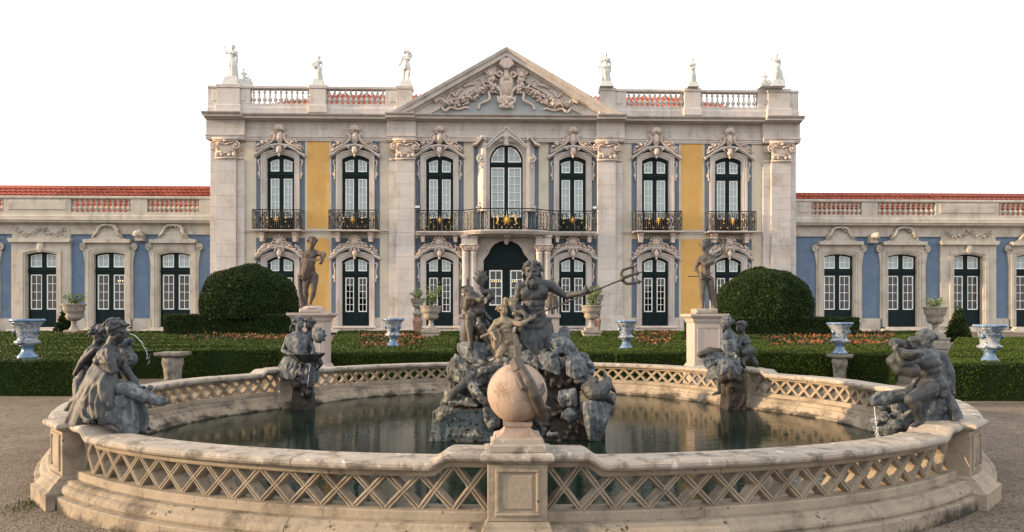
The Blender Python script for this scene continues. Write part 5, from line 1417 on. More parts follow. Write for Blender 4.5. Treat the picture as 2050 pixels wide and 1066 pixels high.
def potplant(c, z0, w, h, label, seed, sparse=1.0):
    rs = np.random.RandomState(seed); e = empty('potted_shrub', (*c, z0), label, 'shrub', 'straggly shrubs growing in the garden urns')
    m = MB(); tips = []
    for k in range(int(16*sparse)+4):
        a = rs.rand()*2*pi; r = w*rs.rand()**.5; hh = h*rs.uniform(.4, 1); P = [Vector((c[0], c[1], z0))]
        for t in (.35, .7, 1): P.append(Vector((c[0]+cos(a)*r*t+rs.normal(0, .03), c[1]+sin(a)*r*t, z0+hh*t**.8)))
        m.tube(P, [.012, .009, .007, .004], 4)
        for t in range(10):
            i = rs.randint(1, 4); u = rs.rand(); tips.append(P[i-1].lerp(P[i], u)+Vector(rs.normal(0, .05, 3)))
    mk('stem', m, M['soil'], e)
    P = np.array([tuple(t) for t in tips]); V = leaves(np.vstack([P, P+rs.normal(0, .04, P.shape)]), np.tile([0, 0, 1], (2*len(P), 1)), .085, .6, .3, seed)
    o0 = np.array(W[e.name]); inst('foliage', quadmesh(V-o0, 'foliage', M['potleaf']), e, tuple(o0))
def urn(px_, yrim, yfoot, z, w, label, plabel, mat, plant, ped=None, seed=1):
    c = g(px_, z); zf, zr_ = H(yfoot, z), H(yrim, z); h = zr_-zf; e = empty('garden_urn', (*c, zf), label, 'urn', 'big stone garden urns')
    R = w/2*z/F
    m = MB(); m.sqlathe([(R*.62, 0), (R*.62, .10*h), (R*.5, .12*h)], (*c, zf)); m.lathe([(R*.48, .12*h), (R*.30, .20*h), (R*.20, .32*h), (R*.24, .40*h), (R*.2, .42*h)], (*c, zf), 16); mk('foot', m, mat, e, smooth=False)
    m = MB(); m.lathe([(R*.22, .42*h), (R*.55, .47*h), (R*.70, .58*h), (R*.62, .66*h), (R*.80, .72*h), (R*.92, .82*h), (R*.90, .92*h), (R*1.05, .97*h), (R*1.06, h), (R*.9, h), (R*.8, .93*h), (0.01, .9*h)], (*c, zf), 28,
            wave=lambda a, z_: .04*cos(18*a) if .45*h < z_ < .62*h else 0); mk('bowl', m, mat, e, smooth=True)
    g0 = gz(*c)
    if zf-g0 > .05:
        pe_ = empty('pedestal', (*c, g0), plabel, 'pedestal', 'pedestals of the garden urns')
        m = MB(); hh = zf-g0
        if ped == 'ornate':
            m.lathe([(R*.75, 0), (R*.75, .2*hh), (R*.55, .3*hh), (R*.5, .6*hh), (R*.62, .8*hh), (R*.45, .9*hh), (R*.5, hh-.002)], (*c, g0), 12, wave=lambda a, z_: .10*cos(6*a)); mk('shaft', m, M['terracotta'], pe_)
        else:
            m.sqlathe([(R*.9, 0), (R*.9, .3), (R*.8, .34), (R*.8, max(.36, hh-.12)), (R*.88, max(.37, hh-.08)), (R*.88, hh-.002)], (*c, g0)); mk('shaft', m, mat, pe_)
    if plant: potplant(c, zr_-.05, R*1.0, plant*z/F, plant_l[px_], seed)
plant_l = {148: 'straggly green shrub in the left wing urn', 863: 'leggy green shrub in the big urn left of the path', 1184: 'leggy green shrub in the big urn right of the path', 1872: 'feathery green shrub in the right wing urn',
           836: 'thin bare plant in the smaller urn behind, left of the path', 1193: 'thin bare plant in the smaller urn behind, right of the path'}
urn(148, 609, 668, 32.5, 43, 'pale stone urn with shrub before the left wing', 'square base under the left wing urn', M['urn'], 24, seed=2)
urn(1872, 615, 676, 32.5, 44, 'pale stone urn with shrub before the right wing', 'square base under the right wing urn', M['urn'], 24, seed=3)
urn(863, 613, 662, 28, 43, 'big ribbed stone urn with leggy shrub left of the path', 'base of the big urn left of the path', M['urn'], 44, seed=4)
urn(1184, 612, 662, 28, 42, 'big ribbed stone urn with leggy shrub right of the path', 'base of the big urn right of the path', M['urn'], 36, seed=5)
urn(836, 598, 630, 33, 30, 'smaller carved urn on a terracotta pedestal, behind left of the path', 'ornate terracotta pedestal behind, left of the path', M['urn'], 22, 'ornate', 6)
urn(1193, 591, 628, 33, 32, 'smaller carved urn on a terracotta pedestal, behind right of the path', 'ornate terracotta pedestal behind, right of the path', M['urn'], 20, 'ornate', 7)

def big_pedestal(px0, px1, yc, z, label, bev=False):
    c = g((px0+px1)/2, z); hw = (px1-px0)/2*z/F*.74; zt = H(yc, z)
    e = empty('statue_pedestal', (*c, 0), label, 'pedestal', 'tall pedestals of the two garden statues')
    m = MB(); m.sqlathe([(hw*1.22, 0), (hw*1.22, .42), (hw*1.16, .46), (hw*1.04, .53)], (*c, 0)); mk('plinth', m, M['pinkped'], e)
    m = MB(); m.cbox(c[0]-hw, c[0]+hw, c[1]-hw, c[1]+hw, .5301, zt-.22, .01)
    for (a, b, u, v) in ((-.78, .78, zt-.34, zt-.31), (-.78, .78, .62, .65), (-.78, -.72, .65, zt-.34), (.72, .78, .65, zt-.34)): m.cbox(c[0]+a*hw, c[0]+b*hw, c[1]-hw-.012, c[1]-hw+.01, u, v, .006)
    mk('shaft', m, M['pinkped'], e)
    m = MB(); m.sqlathe([(hw*1.02, zt-.2199), (hw*1.10, zt-.17), (hw*1.12, zt-.13), (hw*1.22, zt-.09), (hw*1.34, zt-.06), (hw*1.36, zt-.015), (hw*1.34, zt)], (*c, 0)); mk('cap', m, M['pinkped'], e)
    return c, zt, hw
PEDL = big_pedestal(585, 666, 627, 17.2, 'tall pale stone pedestal under the brown statue on the left')
PEDR = big_pedestal(1372, 1448, 629, 17.2, 'tall pale stone pedestal under the grey archer statue on the right')
# ------------------------------------------------------------------ sculpture
tmpsc = bpy.data.scenes.new('work')
def fuse(mb, voxel, name, m, smooth_n=2, grain=.0, seed=0):
    """melt the collected shapes into one continuous skin"""
    V = mb.np(); o0 = np.array([(V[:, 0].min()+V[:, 0].max())/2, (V[:, 1].min()+V[:, 1].max())/2, V[:, 2].min()])
    me = mesh_from(V-o0, mb.f, 'raw', None, fix=False)
    ob = bpy.data.objects.new('raw', me); tmpsc.collection.objects.link(ob)
    r = ob.modifiers.new('r', 'REMESH'); r.mode = 'VOXEL'; r.voxel_size = voxel
    if smooth_n:
        s = ob.modifiers.new('s', 'SMOOTH'); s.iterations = smooth_n; s.factor = .5
    vl = tmpsc.view_layers[0]; vl.update(); dg = vl.depsgraph
    ev = ob.evaluated_get(dg); out = bpy.data.meshes.new_from_object(ev, depsgraph=dg)
    bpy.data.objects.remove(ob); bpy.data.meshes.remove(me)
    out.name = name; out.materials.clear(); out.materials.append(m)
    n = len(out.vertices)
    if grain and n:
        co = np.empty(n*3, np.float32); out.vertices.foreach_get('co', co); co = co.reshape(-1, 3)
        no = np.empty(n*3, np.float32); out.vertices.foreach_get('normal', no); no = no.reshape(-1, 3)
        rs = np.random.RandomState(seed); d = np.zeros(n)
        for k in range(14):
            f = rs.normal(size=3); f = f/np.linalg.norm(f)*(9*1.38**(k % 9)); d += np.sin(co @ f+rs.rand()*6+1.7*np.sin(co @ rs.normal(size=3)*9))/(1+.22*(k % 9))
        out.vertices.foreach_set('co', (co+no*(d*grain/3)[:, None]).astype(np.float32).ravel())
    out.polygons.foreach_set('use_smooth', [True]*len(out.polygons)); out.update()
    return out, tuple(o0)
def fused(name, mb, voxel, m, parent=None, smooth_n=2, grain=.0, seed=0, **kw):
    me, o0 = fuse(mb, voxel, name, m, smooth_n, grain, seed)
    return tag(inst(name, me, parent, o0), **kw)

def V3(*a): return Vector(a)
def basis(right, up):
    r = Vector(right).normalized(); u = Vector(up); u = (u-r*u.dot(r)).normalized(); f = r.cross(u)   # r x u = -y for x,z up => f points away
    return (tuple(r), tuple(f), tuple(u))
def hand(m, w, d, side, H_, curl=.4, th=1):
    """palm and five bent fingers; d along the hand, side towards the thumb"""
    d = Vector(d).normalized(); side = Vector(side); side = (side-d*side.dot(d)).normalized(); n = d.cross(side)
    u = H_*.1; m.cap(w, w+d*u*.35, .20*u, .26*u, 8)
    m.ell(w+d*u*.48, (.24*u, .13*u, .30*u), basis(side, d), n=8, m=6)
    for k, (o, L) in enumerate(((.20, .42), (.07, .47), (-.06, .44), (-.18, .34))):
        p = w+d*u*.68+side*u*o; c = curl; q = p; dd = d
        for j in range(3):
            dd = (dd*cos(c*(.6+.5*j))+n*sin(c*(.6+.5*j))).normalized(); e = q+dd*u*L*(.45, .33, .25)[j]; m.cap(q, e, .085*u*(1-.1*j), .078*u*(1-.12*j), 6); q = e
    p = w+d*u*.28+side*u*.2; q = p+(side*.75+d*.6)*u*.22; m.cap(p, q, .11*u, .09*u, 6); e = q+(d*.8+n*.6*th)*u*.22; m.cap(q, e, .09*u, .075*u, 6)
def head(m, c, up, face, s, hair='curly', beard=False, seed=1, child=False, fill=1.0):
    """s = head height"""
    up = Vector(up).normalized(); f = Vector(face); f = (f-up*f.dot(up)).normalized(); r = f.cross(up)
    B = (tuple(r), tuple(f), tuple(up))
    P = lambda x, y, z: Vector(c)+r*x*s+f*y*s+up*z*s
    m.ell(P(0, -.04, .10), (.36*s, .42*s, .38*s), B, n=14, m=10)           # skull
    m.ell(P(0, .10, -.12), ((.30 if child else .27)*s, .31*s, .36*s), B, n=12, m=9)            # face
    m.ell(P(0, .20, -.40), (.12*s, .14*s, .10*s), B)                        # chin
    for k in (-1, 1):
        m.ell(P(k*.20, .23, -.14), ((.12 if child else .10)*s, .12*s, .11*s), B); m.ell(P(k*.15, .375, .08), (.11*s, .065*s, .04*s), B, n=8, m=5)   # cheek, brow
        m.ell(P(k*.13, .318, -.01), (.055*s, .045*s, .036*s), B, n=8, m=6)   # eye ball in the shade of the brow
        m.ell(P(k*.33, -.0, -.06), (.035*s, .09*s, .12*s), B, n=8, m=6)   # ear
    m.chain([P(0, .37, .06), P(0, .48, -.13), P(0, .42, -.17)], [.045*s, .062*s, .06*s], 7)
    m.ell(P(0, .36, -.26), (.10*s, .055*s, .028*s), B, n=8, m=5); m.ell(P(0, .345, -.315), (.085*s, .055*s, .03*s), B, n=8, m=5)
    rg = random.Random(seed)
    if hair in ('curly', 'long', 'wild', 'bun'):
        n = {'curly': 75, 'bun': 70, 'long': 80, 'wild': 110}[hair]
        for i in range(n):
            a = rg.uniform(0, 2*pi); z = rg.uniform(-.25, 1); y_ = sin(a)*sqrt(max(0, 1-z*z)); x_ = cos(a)*sqrt(max(0, 1-z*z))
            if y_ > .25 and z < .45: continue
            if z < .0 and y_ > -.1: continue
            p = P(x_*.43, -.06+y_*.49, .14+z*.44); q = p+(up*rg.uniform(-.18, .04)+r*rg.uniform(-.13, .13)-f*rg.uniform(-.02, .1))*s
            e = q+(up*rg.uniform(-.12, .04)+r*rg.uniform(-.10, .10))*s
            m.chain([p, q, e], [.062*s, .055*s, .03*s], 6)
        if hair in ('long', 'wild'):
            for i in range(12):
                x_ = rg.uniform(-.34, .34); p = P(x_, -.32, -.05); q = P(x_*1.25, -.42, -.35+rg.uniform(-.1, .1)); e = P(x_*1.4+rg.uniform(-.1, .1), -.34, -.68+rg.uniform(-.1, .1)); m.chain([p, q, e], [.08*s, .08*s, .04*s], 6)
    if hair == 'bun':                       # waved hair gathered in a knot
        m.ell(P(0, -.54, .14), (.15*s, .13*s, .15*s), B)
        for i in range(10): m.chain([P(rg.uniform(-.14, .14), -.58, .14+rg.uniform(-.14, .14)), P(rg.uniform(-.16, .16), -.66, .12+rg.uniform(-.16, .14))], [.06*s, .04*s], 6)
        for k in (-1, 1):
            for i in range(4): m.chain([P(k*.04, .34-.1*i, .36+.05*i), P(k*.22, .30-.12*i, .34+.03*i), P(k*.38, .10-.1*i, .16), P(k*.40, -.14, .02+.05*i)], [.03*s, .042*s, .048*s, .045*s], 6)
    if hair == 'helmet':
        m.ell(P(0, -.04, .17), (.42*s, .48*s, .38*s), B, n=12, m=8); m.chain([P(0, .30, .50), P(0, .05, .68), P(0, -.35, .60), P(0, -.55, .25)], [.05*s, .09*s, .10*s, .05*s], 7)
    if hair == 'feather':
        m.ell(P(0, -.04, .17), (.40*s, .46*s, .34*s), B, n=12, m=8); m.chain([P(0, 0, .5), P(.05, -.02, .75), P(-.05, -.05, .95)], [.07*s, .09*s, .03*s], 7)
    if beard:
        for i in range(34):
            x_ = rg.uniform(-.26, .26); y_ = .30-.9*x_*x_+rg.uniform(-.05, .06); z_ = -.28-rg.uniform(0, .12)
            p = P(x_, y_, z_); q = P(x_*1.05+rg.uniform(-.06, .06), y_+.05, z_-.16-rg.uniform(0, .1)); e = P(x_*.9+rg.uniform(-.08, .08), y_, z_-.34-rg.uniform(0, .14)*(1-abs(x_)*2)); m.chain([p, q, e], [.065*s, .06*s, .03*s], 6)
        for k in (-1, 1): m.chain([P(0, .42, -.22), P(k*.12, .40, -.27), P(k*.22, .33, -.36)], [.035*s, .045*s, .03*s], 6)
def body(m, J, H_, fwd, child=False, fem=False, hands=True, headscale=1.0, hair='curly', beard=False, face=None, seed=1, legs=True, musc=True, curlL=.5, curlR=.5, upper=True):
    """J: world joints head neck sL sR eL eR wL wR pel hL hR kL kR aL aR tL tR; L is the viewer's left"""
    k = 1.28 if child else 1.0; h = H_*k
    fwd = Vector(fwd).normalized()
    nk, pel = J['neck'], J['pel']
    up = (nk-pel).normalized(); rS = (J['sR']-J['sL']).normalized(); rH = ((J['hR']-J['hL']).normalized() if 'hL' in J else rS)
    w = (J['sR']-J['sL']).length/2
    mid = J.get('mid', (nk+pel)/2)
    def sp(t):
        a = nk.lerp(mid, min(1, t*2)) if t < .5 else mid.lerp(pel, (t-.5)*2); return a
    if upper:
        for (t, wx, wy, wz) in ((.06, .75, .052, .045), (.18, .98, .066, .055), (.32, .90, .076, .06), (.48, .74, .068, .06), (.64, .66, .062, .06), (.80, .74, .068, .06), (.96, .84, .076, .065)):
            if fem: wx *= (1, .95, .9, .88, .85, 1.05, 1.15)[(.06, .18, .32, .48, .64, .80, .96).index(t)]
            rt = rS.lerp(rH, t).normalized(); c = sp(t); m.ell(c, (w*wx if not child or t < .3 else w*wx*1.12, wy*h*(1.15 if child else 1), wz*h), basis(rt, up), n=14, m=9)
        fr = -Vector(basis(rS, up)[1]); fr = fr if fr.dot(fwd) > 0 else -fr
        for s, a in ((-1, J['sL']), (1, J['sR'])):
            m.cap(nk+up*.005*h, a, .036*h, .042*h)
            if musc: m.ell(sp(.24)+rS*s*w*.46+fr*.048*h, (w*.44, .026*h*(1.5 if fem else 1), .042*h*(.85 if fem else 1)), basis(rS, up), n=10, m=8)
        if musc and not fem and not child:
            for t in (.5, .62, .74):
                for s in (-1, 1): m.ell(sp(t)+rS*s*w*.20+fr*.054*h, (w*.2, .016*h, .024*h), basis(rS, up), n=8, m=6)
    m.cap(nk-up*.01*h, J['head']-up*.02*h, .044*h if not child else .036*h, .036*h if not child else .032*h)
    for L in 'LR':
        if 'e'+L in J:
            s, e, wv_ = J['s'+L], J['e'+L], J['w'+L]
            m.ell(s, (.043*h, .043*h, .046*h), n=10, m=8)
            q = s.lerp(e, .45); m.chain([s, q, e], [.036*h, .037*h, .026*h]); q = e.lerp(wv_, .3); m.chain([e, q, wv_], [.027*h, .029*h, .017*h])
            if hands:
                d = J.get('d'+L, wv_-e); hand(m, wv_, d, J.get('th'+L, up), H_*(1.15 if child else 1), curlL if L == 'L' else curlR)
            else: m.ell(wv_+(wv_-e).normalized()*.03*h, (.022*h, .022*h, .032*h), n=8, m=6)
        if legs and 'k'+L in J:
            hp, kn, an = J['h'+L], J['k'+L], J['a'+L]; to = J.get('t'+L, an+fwd*.1*h-Vector((0, 0, .03*h)))
            q = hp.lerp(kn, .4); m.chain([hp, q, kn], [.062*h, .056*h, .038*h]); 
            back = (kn-an).cross(rH).normalized(); back = back if back.dot(fwd) < 0 else -back
            q = kn.lerp(an, .3)+back*.012*h; m.chain([kn, q, kn.lerp(an, .65), an], [.037*h, .041*h, .027*h, .021*h])
            m.ell(kn, .040*h, n=10, m=8); m.chain([an+(an-kn).normalized()*.012*h, an.lerp(to, .6), to], [.024*h, .020*h, .014*h], 8)
            for q_ in range(5): m.ell(to+rH*(q_-2)*.0085*h+(to-an).normalized()*.008*h, .0075*h, n=6, m=5)
    hs = H_*.135*headscale*(1.42 if child else 1)
    head(m, J['head']+up*0, J.get('hup', up), face or fwd, hs, hair, beard, seed, child)
def drape(m, A, B, n, r, sag=0, out=None, seed=0, mid=.5, amp=.6):
    """folds running from curve A to curve B: uneven, wandering, some cut short, a few caught across"""
    rg = random.Random(seed)
    def at(C, t): t = min(1, max(0, t)); x = t*(len(C)-1); i = min(int(x), len(C)-2); return Vector(C[i]).lerp(Vector(C[i+1]), x-i)
    o = Vector(out) if out else Vector((0, 0, 0)); n2 = int(n*1.7); r *= .66
    ph = rg.random()*6
    for i in range(n2):
        t = (i+.5)/n2; w = lambda k: t+.10*sin(ph+5*t+2.3*k)*rg.uniform(.3, 1)+rg.uniform(-.35, .35)/n2
        k = rg.choice((.75, .85, 1.0, 1.2)); e = rg.choice((1, 1, 1, .93)); s0 = 0
        P = []; R = []
        for q_ in range(6):
            u = s0+(e-s0)*q_/5; P.append(at(A, w(u)).lerp(at(B, w(u+.7)), u)+o*sag*sin(pi*min(1, u*1.1))*(1+amp*rg.uniform(-1, 1))); R.append(r*k*(.6+.5*sin(pi*(.15+.7*u)))*rg.uniform(.92, 1.1))
        m.chain(P, R, 7)
    for i in range(n//8):             # catches running across
        u = rg.uniform(.15, .85); t0 = rg.uniform(0, .6); t1 = t0+rg.uniform(.2, .4)
        P = [at(A, t0+(t1-t0)*k/3).lerp(at(B, t0+(t1-t0)*k/3), u+.12*sin(pi*k/3)+.05*k)+o*(sag+r*.5) for k in range(4)]
        m.chain(P, [r*.4, r*.7, r*.7, r*.35], 6)
def skirt(m, st, folds=9, amp=.12, n=40, twist=.3, seed=0):
    """closed wavy loft; st = (centre, rx, ry) from top to hem"""
    V = []; rg = random.Random(seed); ph = rg.random()*6
    for j, (c, rx, ry) in enumerate(st):
        t = j/(len(st)-1)
        for i in range(n):
            a = 2*pi*i/n; w = 1+amp*(.35+.65*t)*(sin(folds*a+ph+twist*j+.8*sin(2*a+j*.3))+.45*sin((folds*2-3)*a+1.3*j*twist)); V.append((c[0]+rx*w*cos(a), c[1]+ry*w*sin(a), c[2]))
    k = len(st); Fs = [(i*n+j, i*n+(j+1) % n, (i+1)*n+(j+1) % n, (i+1)*n+j) for i in range(k-1) for j in range(n)]
    Fs = [f[::-1] for f in Fs]; Fs += [tuple(range(n)), tuple((k-1)*n+j for j in range(n))[::-1]]
    m.add(V, Fs)
def crumple(m, c, r, n, seed, rr_=(.25, .5), facet=False):
    rg = random.Random(seed)
    for i in range(n):
        d = Vector((rg.gauss(0, 1), rg.gauss(0, 1), rg.gauss(0, 1))).normalized(); p = Vector(c)+Vector((d.x*r[0], d.y*r[1], d.z*r[2]))*rg.uniform(.45, 1)
        s = min(r)*rg.uniform(*rr_)
        m.ell(p, (s*rg.uniform(.6, 1.5), s*rg.uniform(.6, 1.3), s*rg.uniform(.5, 1.2)), Matrix.Rotation(rg.random()*6, 3, Vector((rg.random(), rg.random(), rg.random()+.1))), n=4 if facet else 8, m=3 if facet else 6)
def chunk(m, x0, x1, y0, y1, z0, z1, t=.85, seed=0):
    rg = random.Random(seed); V = []
    cx, cy = (x0+x1)/2, (y0+y1)/2
    for z, k in ((z0, 1), (z1, t)):
        for x, y in ((x0, y0), (x1, y0), (x1, y1), (x0, y1)): V.append((cx+(x-cx)*k*rg.uniform(.93, 1.05), cy+(y-cy)*k*rg.uniform(.93, 1.05), z+rg.uniform(-.02, .02)*(z1-z0)*4*(k != 1)))
    m.add(V, [(3,2,1,0),(4,5,6,7),(0,1,5,4),(1,2,6,5),(2,3,7,6),(3,0,4,7)])
def thing(name, loc, label, cat, group=None): return empty(name, tuple(loc), label, cat, group)

RIGHT = Vector((cos(YAW), -sin(YAW), 0)); TOV = Vector((-sin(YAW), -cos(YAW), 0)); UPV = Vector((0, 0, 1))   # viewer's right, towards the viewer

# ---- Neptune ----------------------------------------------------------------
q = Q(10.2)
J = dict(head=q(1066, 546, -.04), neck=q(1070, 566, .02), sL=q(1041, 577, 0), sR=q(1104, 573, .02), eL=q(1034, 611, .02), wL=q(1055, 633, -.20), eR=q(1131, 593, -.02), wR=q(1164, 587, -.22),
         mid=q(1069, 610, .0), pel=q(1072, 648, .02), hL=q(1056, 655, .0), hR=q(1087, 655, .02), kL=q(1052, 704, -.14), kR=q(1088, 698, -.10), aL=q(1060, 752, .05), aR=q(1092, 752, .02))
J['dR'] = (q(1178, 582, -.25)-J['wR']); J['thR'] = UPV+RIGHT*.2; J['dL'] = q(1066, 641, -.27)-J['wL']; J['thL'] = UPV+RIGHT*.5
m = MB(); body(m, J, 1.9, TOV, hair='wild', beard=True, face=TOV*1+RIGHT*-.15+UPV*.25, seed=5, curlL=.9, curlR=.9, headscale=1.18)
nep = thing('neptune_statue', q(1075, 745), 'dark bearded lead statue of Neptune, bare chested, gripping the long trident', 'statue')
fused('figure', m, .0105, M['lead'], nep, 1, .0015, 1)
m = MB()
A = [q(1042, 642, -.10), q(1060, 652, -.17), q(1080, 650, -.17), q(1098, 640, -.10)]; B = [q(1040, 700, -.25), q(1060, 735, -.30), q(1085, 735, -.25), q(1104, 715, -.15)]
drape(m, A, B, 15, .040, .05, TOV, 3); drape(m, [q(1094, 636, .0), q(1104, 650, .1)], [q(1103, 730, -.05), q(1098, 745, .12)], 8, .045, .03, RIGHT, 4)
drape(m, [q(1040, 645, -.1), q(1046, 640, .1)], [q(1033, 720, -.1), q(1042, 740, .1)], 6, .04, .03, -RIGHT, 5)
m.chain([q(1040, 640, -.1), q(1058, 656, -.2), q(1078, 655, -.2), q(1100, 640, -.1)], [.04, .05, .05, .04])
skirt(m, [(q(1070, 648, .02), .14, .11), (q(1072, 690, .0), .16, .14), (q(1074, 750, .03), .19, .18)], 8, .2)
fused('drapery', m, .014, M['lead'], nep, 1, .003, 2)
m = MB(); a, b = q(967, 674, -.42), q(1243, 561, -.20); dr = (b-a).normalized(); m.tube([a, a.lerp(b, .5), b], .013, 8)
c0 = q(1246, 558, -.20); pu = [c0, q(1243, 548, -.2), q(1247, 541, -.2), q(1262, 536, -.2), q(1276, 531, -.2)]; pm_ = [c0, q(1266, 550, -.2), q(1286, 545, -.2)]; pl = [c0, q(1250, 566, -.2), q(1258, 569, -.2), q(1272, 566, -.2), q(1289, 563, -.2)]
for P in (pu, pm_, pl):
    n_ = len(P); m.chain(P, [.026]+[.022]*(n_-2)+[.008], 7); e = P[-1]; d = (P[-1]-P[-2]).normalized(); w = d.cross(TOV).normalized()
    for s in (-1, 1): m.cap(e-d*.05, e-d*.09+w*s*.045, .014, .005, 6)
m.ell(c0, (.04, .04, .05))
fused('trident', m, .007, M['leadbrown'], nep, 0, .0)
m = MB(); m.cap(a-dr*.02, a+dr*.32, .024, .024); fused('trident_butt', m, .007, M['putto'], nep, 0)

# ---- boy with torch-like cornucopia holding the shaft ------------------------
q = Q(9.85)
J = dict(head=q(1007, 622), neck=q(1009, 640, .03), sL=q(994, 647, .02), sR=q(1027, 647, .0), eR=q(1043, 650, -.10), wR=q(1058, 641, -.05), eL=q(984, 665, -.04), wL=q(990, 676, -.18), mid=q(1013, 662, .02), pel=q(1017, 686, .04),
         hL=q(1009, 690, .04), hR=q(1025, 690, .04), kL=q(999, 712, -.08), kR=q(1024, 716, -.05), aL=q(1003, 738, .0), aR=q(1030, 742, .03))
m = MB(); body(m, J, 1.0, TOV, child=True, face=TOV+RIGHT*.9+UPV*.1, seed=8, headscale=.85)
boy = thing('putto_statue', q(1013, 742), 'sunlit ochre boy with curly hair clasping the trident shaft, below Neptune', 'statue')
fused('figure', m, .008, M['putto'], boy, 1, .0015, 3)
m = MB(); drape(m, [q(992, 655, -.03), q(1000, 668, -.08)], [q(985, 700, .0), q(996, 722, -.02)], 7, .022, .03, -RIGHT, 6); drape(m, [q(1024, 668, 0), q(1034, 672, .03)], [q(1036, 722, -.02), q(1048, 726, .06)], 8, .028, .03, TOV, 7)
m.chain([q(984, 662, -.05), q(992, 650, -.03), q(1002, 648, -.06)], [.05, .045, .03])
crumple(m, q(1042, 712, .05), (.10, .10, .16), 26, 3)
fused('drapery', m, .010, M['putto'], boy, 1, .002, 4)
m = MB(); m.chain([q(1040, 660, .0), q(1032, 632, .02), q(1024, 612, .04)], [.03, .03, .05])
for k in range(5): m.chain([q(1026, 620, .04), q(1016+k*5, 598-(k % 2)*4, .04)], [.02, .012], 6)
m.chain([q(1012, 618, .1), q(1012, 600, .1)], [.03, .035])
for k in range(9): m.ell(q(1034+rnd.uniform(-6, 8), 632+rnd.uniform(-8, 10), rnd.uniform(-.08, .03)), .03, n=8, m=6)
fused('cornucopia', m, .009, M['putto'], boy, 1, .001)

# ---- crouching woman seen from behind, arm over her head ---------------------
q = Q(10.25)
J = dict(head=q(944, 601, .0), neck=q(944, 618, .02), sL=q(935, 628, .02), sR=q(958, 624, .0), eL=q(936, 596, -.05), wL=q(956, 600, -.12), eR=q(966, 600, .05), wR=q(948, 592, .02), mid=q(946, 650, .0), pel=q(948, 682, .04),
         hL=q(940, 684, -.02), hR=q(958, 686, .0), kL=q(940, 636, -.22), kR=q(962, 656, -.22), aL=q(942, 690, -.28), aR=q(980, 692, -.25))
m = MB(); body(m, J, 1.75, TOV, fem=True, face=TOV+RIGHT*.4-UPV*.6, hair='long', seed=12, headscale=1.0)
tri = thing('crouching_statue', q(948, 712), 'brown crouching bare figure hiding its head under its arms, left of Neptune', 'statue')
fused('figure', m, .010, M['leadbrown'], tri, 2, .0015, 5)
m = MB(); drape(m, [q(915, 690, -.1), q(935, 685, -.25), q(975, 690, -.2)], [q(925, 716, -.2), q(955, 728, -.36), q(990, 708, -.25)], 12, .040, .03, TOV, 9)
m.ell(q(948, 700, -.08), (.24, .20, .12)); fused('drapery', m, .013, M['leadpale'], tri, 1, .004, 6)
# curling fish tail behind her
m = MB(); P = [q(972, 652, .2), q(962, 632, .2), q(964, 612, .2), q(975, 603, .2), q(984, 594, .2), q(980, 584, .2), q(968, 586, .2), q(962, 575, .2), q(966, 562, .2)]
m.chain(P, [.07, .06, .055, .055, .05, .045, .04, .035, .03])
for k, (dx, dy) in enumerate(((-14, -26), (-7, -30), (0, -32), (8, -28), (-18, -16), (12, -18))): m.chain([q(965, 572, .2), q(965+dx*.5, 572+dy*.6, .18), q(965+dx, 572+dy, .2)], [.035, .032, .012], 6)
m.chain([q(966, 622, .15), q(974, 634, .12), q(982, 640, .1), q(975, 630, .1)], [.04, .035, .03, .01])
for k in range(4): m.ell(q(968+k*3, 608-k*3, .13), (.03, .03, .03), n=6, m=5)
tl = fused('fish_tail', m, .010, M['lead'], None, 1, .002, 7, label='dark curling fish tail with spread fins rising behind the crouching figure', cat='sculpture')

# ---- dolphin to the right of Neptune -----------------------------------------
q = Q(10.0)
m = MB()
m.chain([q(1092, 700, .2), q(1110, 690, .05), q(1124, 694, -.15)], [.13, .17, .15]); m.ell(q(1128, 695, -.22), (.16, .18, .12))
m.chain([q(1118, 702, -.35), q(1110, 708, -.42), q(1104, 712, -.46)], [.06, .05, .03]); m.chain([q(1134, 704, -.35), q(1144, 716, -.40)], [.06, .03])
m.chain([q(1128, 680, -.05), q(1130, 664, .05), q(1132, 656, .1)], [.10, .08, .03])
for s in (-1, 1): m.ell(q(1122+s*8, 690, -.36), (.035, .03, .035)); m.chain([q(1120+s*9, 684, -.35), q(1120+s*14, 680, -.28)], [.03, .02], 6)
for k in range(6): m.chain([q(1136+k*3, 700, -.2), q(1142+k*4, 716+k*2, -.28), q(1140+k*7, 738+k, -.25)], [.035, .045, .02], 7)
for k in range(5): m.chain([q(1092, 690+k*2, 0), q(1084-k*2, 672+k*6, .0)], [.04, .02], 6)
dol = thing('dolphin_sculpture', q(1125, 742), 'grey open-mouthed dolphin head with leafy fins, just right of Neptune', 'sculpture')
fused('body', m, .011, M['leadpale'], dol, 1, .003, 8)

# ---- reclining sea nymph with fish tail on the right of the rocks -------------
q = Q(9.7)
m = MB()
m.chain([q(1160, 770, .2), q(1172, 765, .0), q(1186, 783, -.25), q(1197, 787, -.3), q(1210, 776, -.25), q(1217, 762, -.15)], [.10, .12, .13, .12, .10, .06])
for k in range(6): m.chain([q(1215, 766, -.15), q(1212+k*3, 755+k*5, -.12), q(1208+k*5, 742+k*9, -.1)], [.04, .035, .012], 6)
m.chain([q(1190, 790, -.3), q(1212, 792, -.25), q(1226, 806, -.2)], [.11, .08, .04])
m.chain([q(1164, 768, -.1), q(1180, 760, -.2), q(1192, 764, -.25)], [.05, .06, .05]); m.ell(q(1162, 764, -.15), (.10, .09, .05))
nym = thing('sea_creature_statue', q(1190, 815), 'dark scaly fish-tailed creature curled over the right edge of the rockwork', 'sculpture')
fused('tail', m, .010, M['lead'], nym, 1, .002, 9)
